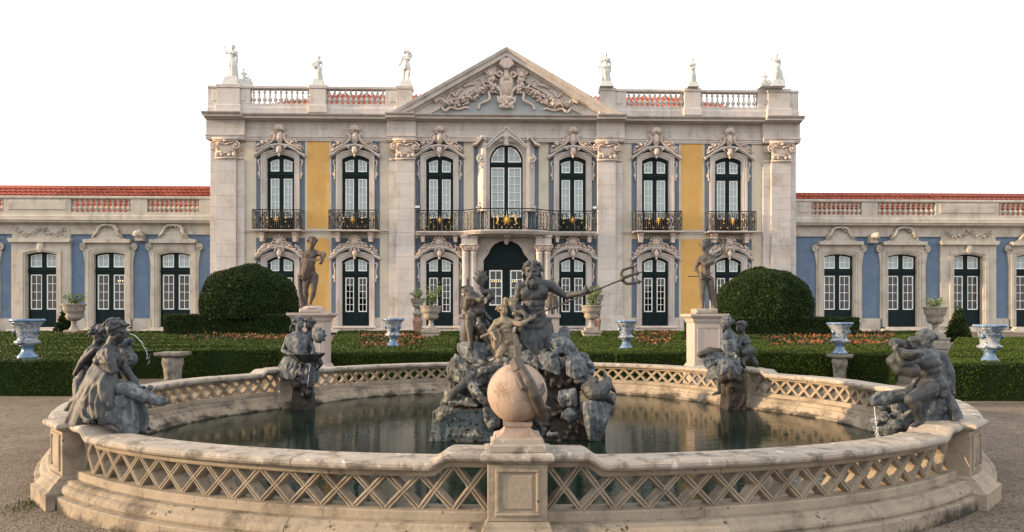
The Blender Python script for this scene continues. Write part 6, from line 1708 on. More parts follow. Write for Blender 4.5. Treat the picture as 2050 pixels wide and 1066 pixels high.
m = MB(); drape(m, [q(1168, 806, -.35), q(1184, 806, -.42), q(1205, 806, -.3), q(1222, 800, -.15)], [q(1172, 850, -.35), q(1182, 880, -.40), q(1200, 882, -.3), q(1214, 840, -.2)], 15, .042, .05, TOV, 12)
drape(m, [q(1200, 800, -.2), q(1226, 790, -.1)], [q(1202, 850, -.2), q(1224, 830, -.15)], 7, .04, .04, RIGHT, 13)
fused('drapery', m, .012, M['leadpale'], nym, 1, .005, 10)

# ---- rockwork ------------------------------------------------------------------
q = Q(9.9)
rock = thing('rockwork', q(1045, 890), 'jagged rockwork island under the Neptune group, crusted with lime, shells and seaweed', 'rockwork')
zw = -.05
def R3(a, b, y0, y1, d0, d1): p = q(a, y1, 0); p2 = q(b, y0, 0); return p.x, p2.x, p.y+d0, p.y+d1, p.z, p2.z
m = MB(); x0, x1, yy0, yy1, z0, z1 = R3(868, 992, 816, 895, -.55, .3); chunk(m, x0, x1, yy0, yy1, zw, z1, .93, 2); crumple(m, ((x0+x1)/2, (yy0+yy1)/2, z1-.1), (.38, .36, .08), 26, 2)
fused('rock_block', m, .018, M['blockrock'], rock, 0, .010, 11)
m = MB(); x0, x1, yy0, yy1, z0, z1 = R3(985, 1075, 800, 895, -.35, .5); chunk(m, x0, x1, yy0, yy1, zw, z1, .9, 4); crumple(m, q(1040, 850, -.35), (.4, .2, .35), 40, 5, (.2, .45), facet=True)
x0, x1, yy0, yy1, z0, z1 = R3(1078, 1205, 815, 895, -.50, .5); chunk(m, x0, x1, yy0, yy1, zw, z1, .95, 6); x0, x1, yy0, yy1, z0, z1 = R3(1085, 1160, 735, 820, -.30, .6); chunk(m, x0, x1, yy0, yy1, z0, z1, .85, 7)
crumple(m, q(1125, 850, -.45), (.38, .12, .30), 46, 8, (.25, .6), facet=True); crumple(m, q(1110, 770, -.25), (.25, .15, .25), 30, 9, (.3, .6), facet=True)
fused('dark_rock', m, .016, M['rockdark'], rock, 0, .010, 12)
m = MB(); crumple(m, q(935, 770, .05), (.32, .3, .28), 50, 12, (.25, .5), facet=True); crumple(m, q(1000, 760, .1), (.45, .35, .30), 60, 13, (.25, .5), facet=True); crumple(m, q(1060, 750, .1), (.5, .4, .35), 60, 14, (.25, .5), facet=True)
m.ell(q(1000, 770, .2), (.55, .4, .30)); m.ell(q(1080, 745, .25), (.45, .4, .30)); m.ell(q(940, 790, .15), (.38, .3, .22)); chunk(m, *R3(900, 965, 735, 790, -.2, .4), .9, 3)
m.ell(q(960, 725, .1), (.13, .13, .09))
fused('limed_rock', m, .016, M['rock'], rock, 0, .010, 13)
m = MB()   # seaweed, cloth and limbs of the sea monster tumbling over the rocks on the left
m.chain([q(888, 808, -.45), q(910, 786, -.50), q(932, 768, -.45), q(952, 745, -.35), q(985, 738, -.35)], [.05, .06, .07, .05, .04])
m.chain([q(938, 768, -.45), q(955, 790, -.52), q(972, 806, -.55), q(990, 812, -.5)], [.07, .065, .05, .05]); m.chain([q(985, 740, -.35), q(966, 744, -.40), q(952, 760, -.42), q(948, 775, -.45), q(958, 770, -.45)], [.05, .04, .03, .03, .02])
drape(m, [q(895, 735, -.2), q(912, 712, -.25), q(935, 726, -.3)], [q(898, 750, -.3), q(915, 770, -.4), q(945, 748, -.4)], 9, .035, .03, TOV, 21)
drape(m, [q(872, 822, -.5), q(885, 812, -.56), q(905, 818, -.6)], [q(872, 846, -.55), q(882, 842, -.62), q(906, 824, -.64)], 7, .032, .02, TOV, 22)
drape(m, [q(968, 815, -.55), q(985, 812, -.5), q(998, 812, -.4)], [q(970, 842, -.6), q(982, 862, -.62), q(998, 852, -.5)], 9, .035, .05, TOV, 23)
drape(m, [q(980, 730, -.2), q(1005, 715, -.2), q(1020, 720, -.2)], [q(980, 760, -.4), q(990, 790, -.45), q(1012, 760, -.4)], 10, .04, .03, TOV, 24)
drape(m, [q(895, 790, -.3), q(920, 790, -.4)], [q(885, 806, -.5), q(965, 815, -.62)], 10, .030, .02, TOV, 25)
for k in range(6): m.chain([q(920+k*5, 886, -.62), q(912+k*9, 872, -.66), q(925+k*5, 862-abs(k-2)*1.5+4, -.60)], [.03, .035, .02], 6)
fused('seaweed_left', m, .010, M['rock'], rock, 0, .008, 14)
m = MB()
drape(m, [q(1078, 712, -.2), q(1100, 706, -.3), q(1118, 716, -.3)], [q(1075, 735, -.2), q(1100, 745, -.35), q(1120, 750, -.35)], 10, .035, .03, TOV, 31)
drape(m, [q(1130, 715, -.3), q(1150, 712, -.3), q(1172, 722, -.2)], [q(1136, 750, -.4), q(1152, 758, -.45), q(1172, 750, -.35)], 12, .035, .04, TOV, 32)
drape(m, [q(1120, 785, -.4), q(1150, 780, -.45)], [q(1118, 812, -.45), q(1158, 812, -.48)], 9, .04, .03, TOV, 33)
for k in range(7): m.chain([q(1138, 818, -.52), q(1128+k*4, 832-abs(k-3), -.56), q(1124+k*5.5, 846-abs(k-3)*3, -.55)], [.015, .028, .012], 6)
for k in range(5): m.chain([q(1106, 878, -.5), q(1098+k*4, 870, -.55), q(1100+k*5, 862+k*4, -.53)], [.02, .03, .012], 6)
crumple(m, q(1130, 872, -.5), (.06, .04, .06), 8, 4); m.chain([q(1080, 842, -.4), q(1090, 850, -.5), q(1088, 870, -.5)], [.06, .05, .03])
crumple(m, q(1165, 735, .0), (.2, .2, .15), 30, 44, (.3, .6))
fused('seaweed_right', m, .010, M['leadpale'], rock, 1, .006, 15)

# ---- stone globe on the front pier, fish draped over it -------------------------
q = Q(5.02); pc = pt(0, 0, 0); gx, gy = pc[0], pc[1]
gl = thing('stone_globe', (gx, gy, .729), 'weathered pink stone globe on a square moulded base on the front pier', 'stone globe')
m = MB(); m.sqlathe([(.185, 0), (.19, .004), (.19, .045), (.182, .052), (.172, .055), (.166, .085), (.160, .092), (.155, .095)], (gx, gy, .7295)); mk('plinth', m, M['coping'], gl)
m = MB(); m.sqlathe([(.150, 0), (.120, .012), (.098, .035), (.088, .062), (.088, .068), (.100, .070), (.102, .100)], (gx, gy, .825)); mk('neck', m, M['globe'], gl)
gz0 = 1.118; Rg = .212
m = MB(); m.ell((gx, gy, gz0), Rg, n=56, m=34); me_g = mk('ball', m, M['globe'], gl, smooth=True)
m = MB()
def on(a, b, h=0.0):   # a = azimuth from the viewer's side towards the viewer's right, b = elevation
    d = TOV*(cos(a)*cos(b))+RIGHT*(sin(a)*cos(b))+UPV*sin(b); return Vector((gx, gy, gz0))+d*(Rg+h)
P = [on(.15, 1.75, .05), on(.12, 1.35, .045), on(.28, .85, .03), on(.50, .40, .03), on(.62, .0, .03), on(.85, -.35, .035), on(1.25, -.62, .05), on(1.6, -.75, .04)]
P = [on(-.5, 1.50, .115), on(.0, 1.28, .045), on(.20, .85, .022), on(.36, .42, .026), on(.50, .02, .030), on(.72, -.34, .035), on(1.08, -.66, .045), on(1.5, -.85, .03)]
m.chain(P, [.018, .030, .034, .041, .044, .043, .038, .02])
for k in range(7): m.chain([P[1].lerp(P[2], k/7)+TOV*.03-RIGHT*.02, P[1].lerp(P[2], k/7)-RIGHT*.055+TOV*.02-UPV*.02], [.014, .006], 6)
m.chain([P[2]-RIGHT*.03, on(.05, .55, .02), on(.16, .25, .03), on(.30, .15, .03)], [.012, .022, .018, .01]); m.chain([P[4]+RIGHT*.03, on(.85, .15, .03), on(.95, .35, .02)], [.02, .016, .006])
m.chain([P[5]+RIGHT*.03, on(1.05, -.35, .06), on(1.15, -.55, .09)], [.02, .012, .004])
fish = thing('fish_sculpture', on(1.4, -.9, .03), 'brown-backed lead fish slithering over the right side of the stone globe', 'sculpture')
fused('body', m, .006, M['leadbrown'], fish, 1, .0015, 16)

# ---- left nymph with fish bowl, spouting water ----------------------------------
q = Q(6.3)
lf_ = thing('nymph_statue', q(200, 845), 'grey nymph in a dress on the left pier, spouting water, boy behind her', 'statue')
J = dict(head=q(233, 664, 0), neck=q(222, 695, .0), sL=q(206, 712, -.10), sR=q(232, 716, .13), eL=q(203, 760, -.12), wL=q(240, 784, -.05), eR=q(262, 755, .15), wR=q(272, 785, .12), mid=q(216, 742, .02), pel=q(204, 800, .02),
         hL=q(204, 802, -.06), hR=q(210, 802, .10), kL=q(262, 806, -.06), kR=q(266, 800, .10), aL=q(262, 858, -.05), aR=q(270, 850, .1))
m = MB(); body(m, J, 1.30, RIGHT, fem=True, hair='bun', face=RIGHT+TOV*.12+UPV*.05, seed=3, curlL=.5, headscale=1.18)
m.cap(q(252, 667, -.0), q(258, 668, -.0), .018, .012, 6)
drape(m, [q(203, 702, -.12), q(215, 698, -.17), q(228, 702, -.12)], [q(206, 742, -.16), q(224, 748, -.22), q(238, 742, -.13)], 9, .020, .02, TOV, 41)
m.ell(q(203, 722, -.11), (.07, .07, .055)); drape(m, [q(196, 708, -.1), q(207, 704, -.17)], [q(197, 728, -.13), q(212, 728, -.18)], 6, .018, .015, TOV, 42)
fused('figure', m, .0075, M['lead'], lf_, 0, .0012, 20)
m = MB()
A = [q(192, 722, .05), q(196, 735, -.12), q(212, 748, -.2), q(232, 755, -.16)]; B = [q(146, 838, .02), q(158, 843, -.20), q(190, 846, -.30), q(232, 848, -.28)]
drape(m, A, B, 15, .034, .035, TOV-RIGHT*.4, 43)
skirt(m, [(q(208, 745, .0), .10, .10), (q(203, 775, .0), .15, .15), (q(198, 810, .0), .21, .20), (q(192, 846, .0), .24, .24)], 9, .10)
fused('drapery', m, .010, M['lead'], lf_, 1, .0025, 21)
m = MB()
skirt(m, [(q(238, 782, .0), .12, .14), (q(250, 805, .0), .14, .19), (q(257, 835, .0), .14, .20), (q(262, 868, .0), .12, .17)], 8, .16, seed=2)
drape(m, [q(200, 800, -.22), q(225, 795, -.24), q(255, 800, -.22), q(278, 812, -.12)], [q(212, 852, -.26), q(238, 868, -.26), q(262, 876, -.22), q(282, 866, -.10)], 16, .030, .03, TOV, 44)
crumple(m, q(250, 795, -.15), (.15, .08, .06), 18, 45, (.3, .7))
fused('wet_drapery', m, .010, M['leadpale'], lf_, 1, .004, 22)
m = MB(); m.chain([q(222, 776, -.16), q(250, 781, -.18), q(280, 792, -.16), q(306, 801, -.12), q(324, 807, -.1), q(334, 806, -.1)], [.05, .065, .06, .05, .035, .02]); m.chain([q(226, 772, .0), q(256, 776, .05), q(290, 788, .04), q(318, 800, -.02)], [.05, .06, .05, .03])
crumple(m, q(262, 778, -.1), (.2, .08, .03), 34, 46, (.4, .8)); m.chain([q(318, 798, -.1), q(330, 798, -.1)], [.03, .015])
fused('held_fish', m, .009, M['leadpale'], lf_, 1, .004, 23)
J = dict(head=q(198, 672, .30), neck=q(192, 696, .30), sL=q(180, 706, .22), sR=q(200, 706, .40), eL=q(168, 735, .20), wL=q(188, 752, .15), eR=q(225, 705, .32), wR=q(248, 692, .30), mid=q(176, 735, .30), pel=q(166, 768, .30),
         hL=q(160, 770, .24), hR=q(172, 770, .38), kL=q(156, 800, .12), kR=q(175, 800, .38), aL=q(134, 818, .22), aR=q(160, 832, .40))
m = MB(); body(m, J, .80, RIGHT, child=True, face=RIGHT+UPV*.1, seed=9, headscale=1.1)
m.chain([q(190, 700, .1), q(165, 725, .12), q(150, 750, .15)], [.03, .035, .02])
fused('boy', m, .0075, M['lead'], lf_, 0, .0012, 24)
m = MB(); m.chain([q(250, 700, .3), q(256, 720, .28), q(250, 742, .3)], [.06, .085, .05]); m.ell(q(246, 690, .3), (.07, .07, .06))
for k in range(9): m.chain([q(250, 720, .22), q(250+cos(k*.7)*12, 720+sin(k*.7)*16, .20)], [.03, .014], 6)
m.chain([q(248, 690, .28), q(262, 682, .28), q(266, 692, .28)], [.035, .03, .015]); m.chain([q(250, 745, .3), q(264, 762, .3), q(270, 775, .3)], [.05, .05, .04])
fused('shell', m, .009, M['leadpale'], lf_, 1, .003, 25)

# ---- right pair: boy with horn and woman behind ----------------------------------
q = Q(6.3)
rt_ = thing('boy_statue', q(1870, 850), 'striding nude boy with trumpet and fish bowl beside a woman on the right pier', 'statue')
J = dict(head=q(1828, 690, .0), neck=q(1848, 706, .0), sL=q(1836, 722, -.14), sR=q(1868, 718, .06), eL=q(1806, 728, -.26), wL=q(1796, 706, -.24), eR=q(1832, 748, -.02), wR=q(1800, 732, -.05), mid=q(1862, 744, -.02), pel=q(1872, 776, .0),
         hL=q(1862, 780, -.10), hR=q(1882, 780, .06), kL=q(1822, 800, -.18), kR=q(1896, 812, .05), aL=q(1843, 843, -.12), aR=q(1914, 843, -.02), tL=q(1828, 852, -.14), tR=q(1898, 852, -.06))
m = MB(); body(m, J, .98, -RIGHT, child=True, face=-RIGHT+TOV*.25, seed=15, headscale=.62, hair='long', curlL=.7)
crumple(m, q(1866, 788, -.05), (.16, .12, .04), 16, 51, (.4, .8))
fused('boy', m, .0075, M['lead'], rt_, 0, .0012, 26)
m = MB(); m.chain([q(1842, 708, -.22), q(1826, 712, -.26), q(1812, 710, -.26)], [.035, .05, .045]); m.lathe([(.03, 0), (.06, .02), (.075, .05), (.07, .055), (.045, .03)], tuple(q(1824, 712, -.34)-UPV*.02), 14)
m.chain([q(1805, 708, -.2), q(1788, 724, -.18), q(1780, 722, -.16)], [.05, .055, .03]); m.chain([q(1785, 722, -.18), q(1800, 738, -.2), q(1825, 742, -.22)], [.04, .06, .07])
m.chain([q(1790, 688, .0), q(1808, 690, .0)], [.05, .04]); crumple(m, q(1796, 690, .0), (.09, .06, .04), 10, 52, (.4, .8))
fused('trumpet', m, .009, M['lead'], rt_, 1, .002, 27)
J = dict(head=q(1852, 682, .22), neck=q(1866, 704, .24), sL=q(1860, 714, .14), sR=q(1884, 722, .30), eL=q(1842, 746, .08), wL=q(1828, 772, .04), eR=q(1898, 760, .22), wR=q(1888, 785, .10), mid=q(1874, 746, .22), pel=q(1880, 782, .22),
         hL=q(1872, 786, .16), hR=q(1888, 786, .26), kL=q(1840, 800, .12), kR=q(1850, 806, .26), aL=q(1835, 848, .15), aR=q(1842, 848, .25))
m = MB(); body(m, J, 1.12, -RIGHT, fem=True, face=-RIGHT+TOV*.1, seed=17, hair='bun', headscale=1.2)
m.chain([q(1884, 712, .2), q(1900, 745, .2), q(1905, 780, .2)], [.05, .05, .03]); drape(m, [q(1878, 712, .2), q(1892, 726, .3)], [q(1888, 770, .1), q(1910, 790, .25)], 7, .025, .02, RIGHT, 54)
fused('woman', m, .0095, M['leadpale'], rt_, 1, .0015, 28)
m = MB(); drape(m, [q(1850, 795, .0), q(1880, 790, .0), q(1905, 800, .1)], [q(1795, 835, .0), q(1850, 848, .05), q(1915, 848, .1)], 16, .035, .03, TOV, 53)
skirt(m, [(q(1868, 790, .2), .16, .12), (q(1858, 820, .2), .26, .18), (q(1852, 850, .2), .30, .22)], 9, .14); crumple(m, q(1810, 826, .15), (.22, .18, .10), 40, 55, (.25, .5)); crumple(m, q(1785, 846, .1), (.16, .15, .09), 24, 56, (.3, .6))
fused('drapery', m, .011, M['leadpale'], rt_, 1, .004, 29)
m = MB(); m.chain([q(1848, 780, .05), q(1822, 788, .05), q(1795, 794, .05), q(1768, 800, .03), q(1748, 808, .0)], [.05, .06, .065, .06, .03]); m.chain([q(1744, 802, .0), q(1758, 790, .02), q(1778, 788, .03)], [.02, .03, .03]); crumple(m, q(1780, 788, .04), (.12, .06, .025), 20, 57, (.4, .8))
fused('held_fish', m, .009, M['leadpale'], rt_, 1, .004, 30)

# ---- back left: woman with a shell basin and a boy with a mask ---------------------
q = Q(12.9)
bl_ = thing('shell_bearer_statue', q(600, 790), 'blue-grey woman holding a shell basin on the back left pier, boy beside her', 'statue')
J = dict(head=q(598, 648, -.0), neck=q(598, 665, .02), sL=q(577, 678, -.04), sR=q(613, 675, .0), eL=q(566, 702, -.10), wL=q(585, 712, -.26), eR=q(628, 700, -.08), wR=q(625, 712, -.25), mid=q(595, 692, .0), pel=q(594, 722, .02),
         hL=q(586, 726, .0), hR=q(604, 726, .0), kL=q(594, 742, -.30), kR=q(618, 742, -.30), aL=q(606, 785, -.30), aR=q(628, 782, -.30))
m = MB(); body(m, J, 1.42, TOV+RIGHT*.3, fem=True, hair='long', face=RIGHT*.9+TOV*.7, seed=21, headscale=1.28)
drape(m, [q(574, 676, -.08), q(594, 670, -.14), q(616, 676, -.1)], [q(578, 706, -.10), q(597, 712, -.2), q(618, 706, -.12)], 11, .026, .02, TOV, 61)
fused('woman', m, .012, M['leadpale'], bl_, 1, .002, 31)
m = MB(); A = [q(570, 716, -.1), q(590, 720, -.22), q(612, 722, -.25), q(630, 724, -.2)]; B = [q(562, 742, -.05), q(578, 760, -.25), q(604, 768, -.36), q(622, 764, -.36)]
drape(m, A, B, 15, .045, .06, TOV, 62); skirt(m, [(q(594, 715, .0), .22, .2), (q(592, 735, -.05), .28, .26), (q(596, 758, -.1), .25, .26)], 8, .14)
drape(m, [q(620, 724, -.3), q(634, 722, -.25)], [q(618, 770, -.35), q(638, 762, -.28)], 6, .05, .03, TOV, 63)
fused('drapery', m, .014, M['leadpale'], bl_, 1, .005, 32)
m = MB(); m.lathe([(.05, -.10), (.20, -.04), (.30, .06), (.31, .08), (.26, .07), (.12, -.02), (.0, -.05)], tuple(q(614, 716, -.40)), 28, wave=lambda a, z: .10*cos(9*a))
m.ell(q(600, 710, -.35), (.10, .08, .06)); m.chain([q(636, 715, -.4), q(642, 728, -.38), q(634, 740, -.36)], [.05, .05, .03]); crumple(m, q(617, 735, -.3), (.20, .1, .12), 20, 64)
fused('shell_basin', m, .012, M['lead'], bl_, 1, .004, 33)
J = dict(head=q(621, 650, .05), neck=q(619, 666, .06), sL=q(608, 674, .04), sR=q(630, 672, .06), eR=q(637, 684, -.06), wR=q(638, 678, -.14), eL=q(604, 688, -.05), wL=q(610, 692, -.12), mid=q(618, 686, .08), pel=q(616, 706, .1), hL=q(610, 708, .1), hR=q(622, 708, .1))
m = MB(); body(m, J, 1.0, TOV, child=True, legs=False, face=TOV+RIGHT*-.2, seed=23, headscale=1.15); m.cap(q(616, 700, .1), q(612, 735, .1), .14, .14)
fused('boy', m, .012, M['lead'], bl_, 1, .002, 34)
m = MB(); m.ell(q(638, 672, -.2), (.12, .07, .13)); m.ell(q(639, 674, -.28), (.07, .05, .09))
for k in range(9): m.chain([q(639, 672, -.22), q(639+cos(k*.7)*13, 672+sin(k*.7)*14, -.2)], [.05, .025], 6)
fused('mask', m, .011, M['leadpale'], bl_, 1, .003, 35)

# ---- back right: woman with dress blown forward, boy pushing behind ------------------
br_ = thing('windswept_statue', q(1450, 790), 'blue-grey woman in a wind-blown dress on the back right pier, boy pushing her', 'statue')
J = dict(head=q(1454, 648, -.02), neck=q(1459, 664, .0), sL=q(1449, 678, -.10), sR=q(1472, 676, .06), eL=q(1448, 700, -.16), wL=q(1462, 708, -.24), eR=q(1480, 696, .02), wR=q(1466, 690, -.15), mid=q(1460, 694, .0), pel=q(1462, 722, .0),
         hL=q(1454, 726, -.05), hR=q(1470, 726, .05), kL=q(1436, 742, -.24), kR=q(1454, 745, -.2), aL=q(1440, 785, -.2), aR=q(1460, 786, -.18))
m = MB(); body(m, J, 1.42, -RIGHT+TOV*.4, fem=True, hair='bun', face=-RIGHT+TOV*.15, seed=25, headscale=1.25)
drape(m, [q(1448, 684, -.16), q(1462, 682, -.2), q(1474, 682, -.1)], [q(1446, 716, -.16), q(1460, 720, -.22), q(1476, 714, -.1)], 9, .026, .02, TOV, 71)
fused('woman', m, .012, M['leadpale'], br_, 1, .002, 36)
m = MB(); A = [q(1444, 712, -.16), q(1458, 716, -.22), q(1476, 712, -.1)]; B = [q(1417, 756, -.15), q(1440, 764, -.30), q(1462, 758, -.28), q(1478, 748, -.1)]
drape(m, A, B, 15, .045, .06, TOV, 72); skirt(m, [(q(1460, 715, .0), .20, .18), (q(1452, 735, -.05), .28, .24), (q(1448, 758, -.08), .28, .24)], 8, .15, seed=4)
drape(m, [q(1442, 706, -.15), q(1444, 716, -.2)], [q(1402, 712, -.2), q(1415, 740, -.22)], 7, .04, .02, TOV, 73)
fused('drapery', m, .014, M['leadpale'], br_, 1, .005, 37)
m = MB(); m.chain([q(1440, 704, -.1), q(1420, 704, -.15), q(1402, 710, -.2)], [.06, .09, .06]); crumple(m, q(1414, 706, -.15), (.12, .1, .06), 18, 74); fused('shell', m, .012, M['leadbrown'], br_, 1, .004, 38)
J = dict(head=q(1484, 656, .1), neck=q(1489, 672, .12), sL=q(1482, 682, .02), sR=q(1496, 680, .18), eL=q(1478, 694, -.08), wL=q(1464, 690, -.16), eR=q(1490, 698, .12), wR=q(1474, 695, .0), mid=q(1494, 694, .12), pel=q(1498, 712, .12),
         hL=q(1492, 714, .06), hR=q(1503, 714, .16), kL=q(1485, 726, -.02), kR=q(1510, 724, .12), aL=q(1493, 742, .0), aR=q(1517, 738, .14))
m = MB(); body(m, J, .86, -RIGHT, child=True, face=-RIGHT+TOV*.2, seed=27, headscale=1.3); m.chain([q(1488, 706, .0), q(1502, 702, .1), q(1510, 706, .1)], [.08, .09, .03])
drape(m, [q(1486, 700, .0), q(1508, 698, .1)], [q(1484, 712, -.02), q(1512, 710, .1)], 8, .03, .01, TOV, 75)
fused('boy', m, .012, M['lead'], br_, 1, .002, 39)
m = MB(); m.chain([q(1455, 760, -.1), q(1457, 800, -.1)], [.28, .30]); m.chain([q(607, 762, .05), q(607, 800, .05)], [.26, .28])
# dark wet feet of both groups on a rough footing
for (a, nme, lb) in ((606, 'footing', None), (1456, 'footing', None)):
    m = MB(); chunk(m, q(a-14, 700).x, q(a+26, 700).x, q(a, 700).y-.38, q(a, 700).y+.05, -.05, .62, .8, a); crumple(m, q(a+4, 770, -.3), (.22, .14, .25), 24, a, (.3, .6)); 
    fused('wet_rock', m, .016, M['rockdark'], bl_ if a < 1000 else br_, 1, .01, a)

# ---- garden statues on the tall pedestals --------------------------------------------
q = Q(17.2)
st = thing('flute_player_statue', (PEDL[0][0], PEDL[0][1], PEDL[1]), 'brown marble youth with bowed head on the left tall pedestal, one arm bent out', 'statue')
J = dict(head=q(626, 485, -.05), neck=q(622, 502, .0), sL=q(609, 510, .0), sR=q(637, 506, .0), eL=q(605, 532, .02), wL=q(603, 549, -.06), eR=q(650, 509, -.12), wR=q(646, 520, -.28), mid=q(622, 526, .0), pel=q(622, 550, .0),
         hL=q(615, 554, .0), hR=q(630, 554, .0), kL=q(612, 582, -.04), kR=q(628, 584, -.06), aL=q(613, 610, .03), aR=q(621, 610, -.02), tL=q(613, 616, -.1), tR=q(630, 615, -.12))
J['sR'] = q(636, 508, 0)
m = MB(); body(m, J, 1.62, TOV, hair='curly', face=TOV+RIGHT*.7-UPV*.35, seed=33, headscale=1.12); m.cap(J['wR'], q(642, 514, -.3), .03, .03)
m.chain([q(644, 519, -.3), q(632, 522, -.25), q(620, 520, -.2)], [.02, .018, .015])
fused('figure', m, .013, M['brownstat'], st, 1, .002, 40)
m = MB(); drape(m, [q(606, 515, -.05), q(618, 520, -.14), q(632, 518, -.12)], [q(599, 556, -.04), q(606, 560, -.14), q(618, 560, -.08)], 9, .035, .02, TOV, 81); m.chain([q(600, 552), q(601, 585), q(606, 612)], [.06, .05, .07])
fused('drapery', m, .014, M['brownstat'], st, 1, .003, 41)
m = MB(); c = PEDL[0]; m.cbox(c[0]-.27, c[0]+.27, c[1]-.22, c[1]+.22, PEDL[1]+.001, PEDL[1]+.11, .03); m.ell((c[0]+.02, c[1]-.05, PEDL[1]+.12), (.26, .2, .06)); mk('base', m, M['pinkped'], st)
st = thing('archer_statue', (PEDR[0][0], PEDR[0][1], PEDR[1]), 'grey marble youth in a short cloak on the right tall pedestal, one arm raised sideways', 'statue')
J = dict(head=q(1409, 493, -.02), neck=q(1413, 510, .0), sL=q(1401, 519, .0), sR=q(1427, 516, .0), eL=q(1392, 538, .05), wL=q(1400, 551, -.10), eR=q(1444, 509, -.02), wR=q(1449, 492, -.06), mid=q(1413, 534, .0), pel=q(1413, 557, .0),
         hL=q(1406, 560, .0), hR=q(1421, 560, .0), kL=q(1406, 588, -.04), kR=q(1424, 587, .0), aL=q(1407, 614, .03), aR=q(1427, 614, .02), tL=q(1405, 620, -.1), tR=q(1432, 620, -.08))
m = MB(); body(m, J, 1.62, TOV, hair='curly', face=-RIGHT*.5+TOV+UPV*.5, seed=35, headscale=1.12)
m.chain([q(1399, 520, -.08), q(1412, 530, -.16), q(1426, 524, -.12), q(1432, 514, 0)], [.035, .045, .045, .03]); m.chain([q(1401, 522, -.08), q(1413, 534, -.15), q(1428, 528, -.1)], [.025, .03, .03])
for k in range(9): m.ell(q(1402+k*2.6, 556+sin(k)*1.5, -.12), .032, n=6, m=5)
fused('figure', m, .013, M['greystat'], st, 1, .002, 42)
m = MB(); m.tube([q(1377, 554, -.12), q(1402, 553, -.14), q(1426, 547, -.14)], .014, 6); mk('arrow', m, M['greystat'], st)
m = MB(); m.tube([q(1446, 476, -.1), q(1450, 486, -.1), q(1449, 497, -.1), q(1449, 512, -.1)], [.02, .025, .022, .012], 6); m.tube([q(1420, 478, -.1), q(1436, 481, -.1), q(1449, 488, -.1)], [.010, .016, .02], 6); mk('bow', m, M['greystat'], st)
m = MB(); m.chain([q(1422, 560, .05), q(1428, 590, .06), q(1430, 614, .06)], [.07, .06, .08]); fused('tree_stump', m, .016, M['greystat'], st, 1, .006)
m = MB(); c = PEDR[0]; m.cbox(c[0]-.27, c[0]+.27, c[1]-.22, c[1]+.22, PEDR[1]+.001, PEDR[1]+.13, .03); mk('base', m, M['urn'], st)

# ---- the two statues flanking the door ---------------------------------------------------
q = Q(35.5)
for (a, lab, hr, sd_) in ((936, 'small helmeted marble figure on a pedestal left of the palace door', 'helmet', 1), (1104, 'marble figure half hidden behind Neptune, right of the palace door', 'bun', -1)):
    c = q(a, 630); e = thing('door_statue', (c.x, c.y, H(631, 35.5)), lab, 'statue', 'statues beside the palace door'); f = lambda x, y, d=0: q(a+sd_*x, y, d)
    L, R_ = ('L', 'R') if sd_ > 0 else ('R', 'L')
    J = dict(head=f(0, 562), neck=f(0, 572)); J['s'+L], J['s'+R_] = f(-9, 577), f(9, 577); J['e'+L], J['w'+L] = f(-13, 574, -.1), f(-15, 564, -.2); J['e'+R_], J['w'+R_] = f(12, 590), f(4, 590, -.25)
    J.update(mid=f(0, 588), pel=f(0, 600)); J['h'+L], J['h'+R_] = f(-4, 601), f(4, 601); J['k'+L], J['k'+R_] = f(-5, 614, -.1), f(4, 614); J['a'+L], J['a'+R_] = f(-5, 628), f(5, 628)
    m = MB(); body(m, J, 1.75, TOV, fem=True, hair=hr, seed=a, hands=False); skirt(m, [(f(0, 592), .20, .17), (f(0, 604), .27, .22), (f(0, 617), .30, .25)], 8, .14); drape(m, [f(-10, 590, 0), f(-9, 600, -.1)], [f(-14, 612), f(-12, 628, .0)], 5, .06, .02, TOV, 91)
    fused('figure', m, .028, M['greystat'], e, 1, .004, a)
    z0 = H(630, 35.5); g0 = gz(c.x, c.y); p_ = thing('door_figure_pedestal', (c.x, c.y, g0), 'square stone pedestal of the figure ' + ('left' if sd_ > 0 else 'right') + ' of the palace door', 'pedestal', 'pedestals beside the palace door')
    m = MB(); hh = z0-g0; m.sqlathe([(.42, 0), (.42, hh*.15), (.36, hh*.2), (.36, hh*.85), (.43, hh*.9), (.43, hh-.002)], (c.x, c.y, g0)); mk('shaft', m, M['pinkped'], p_)

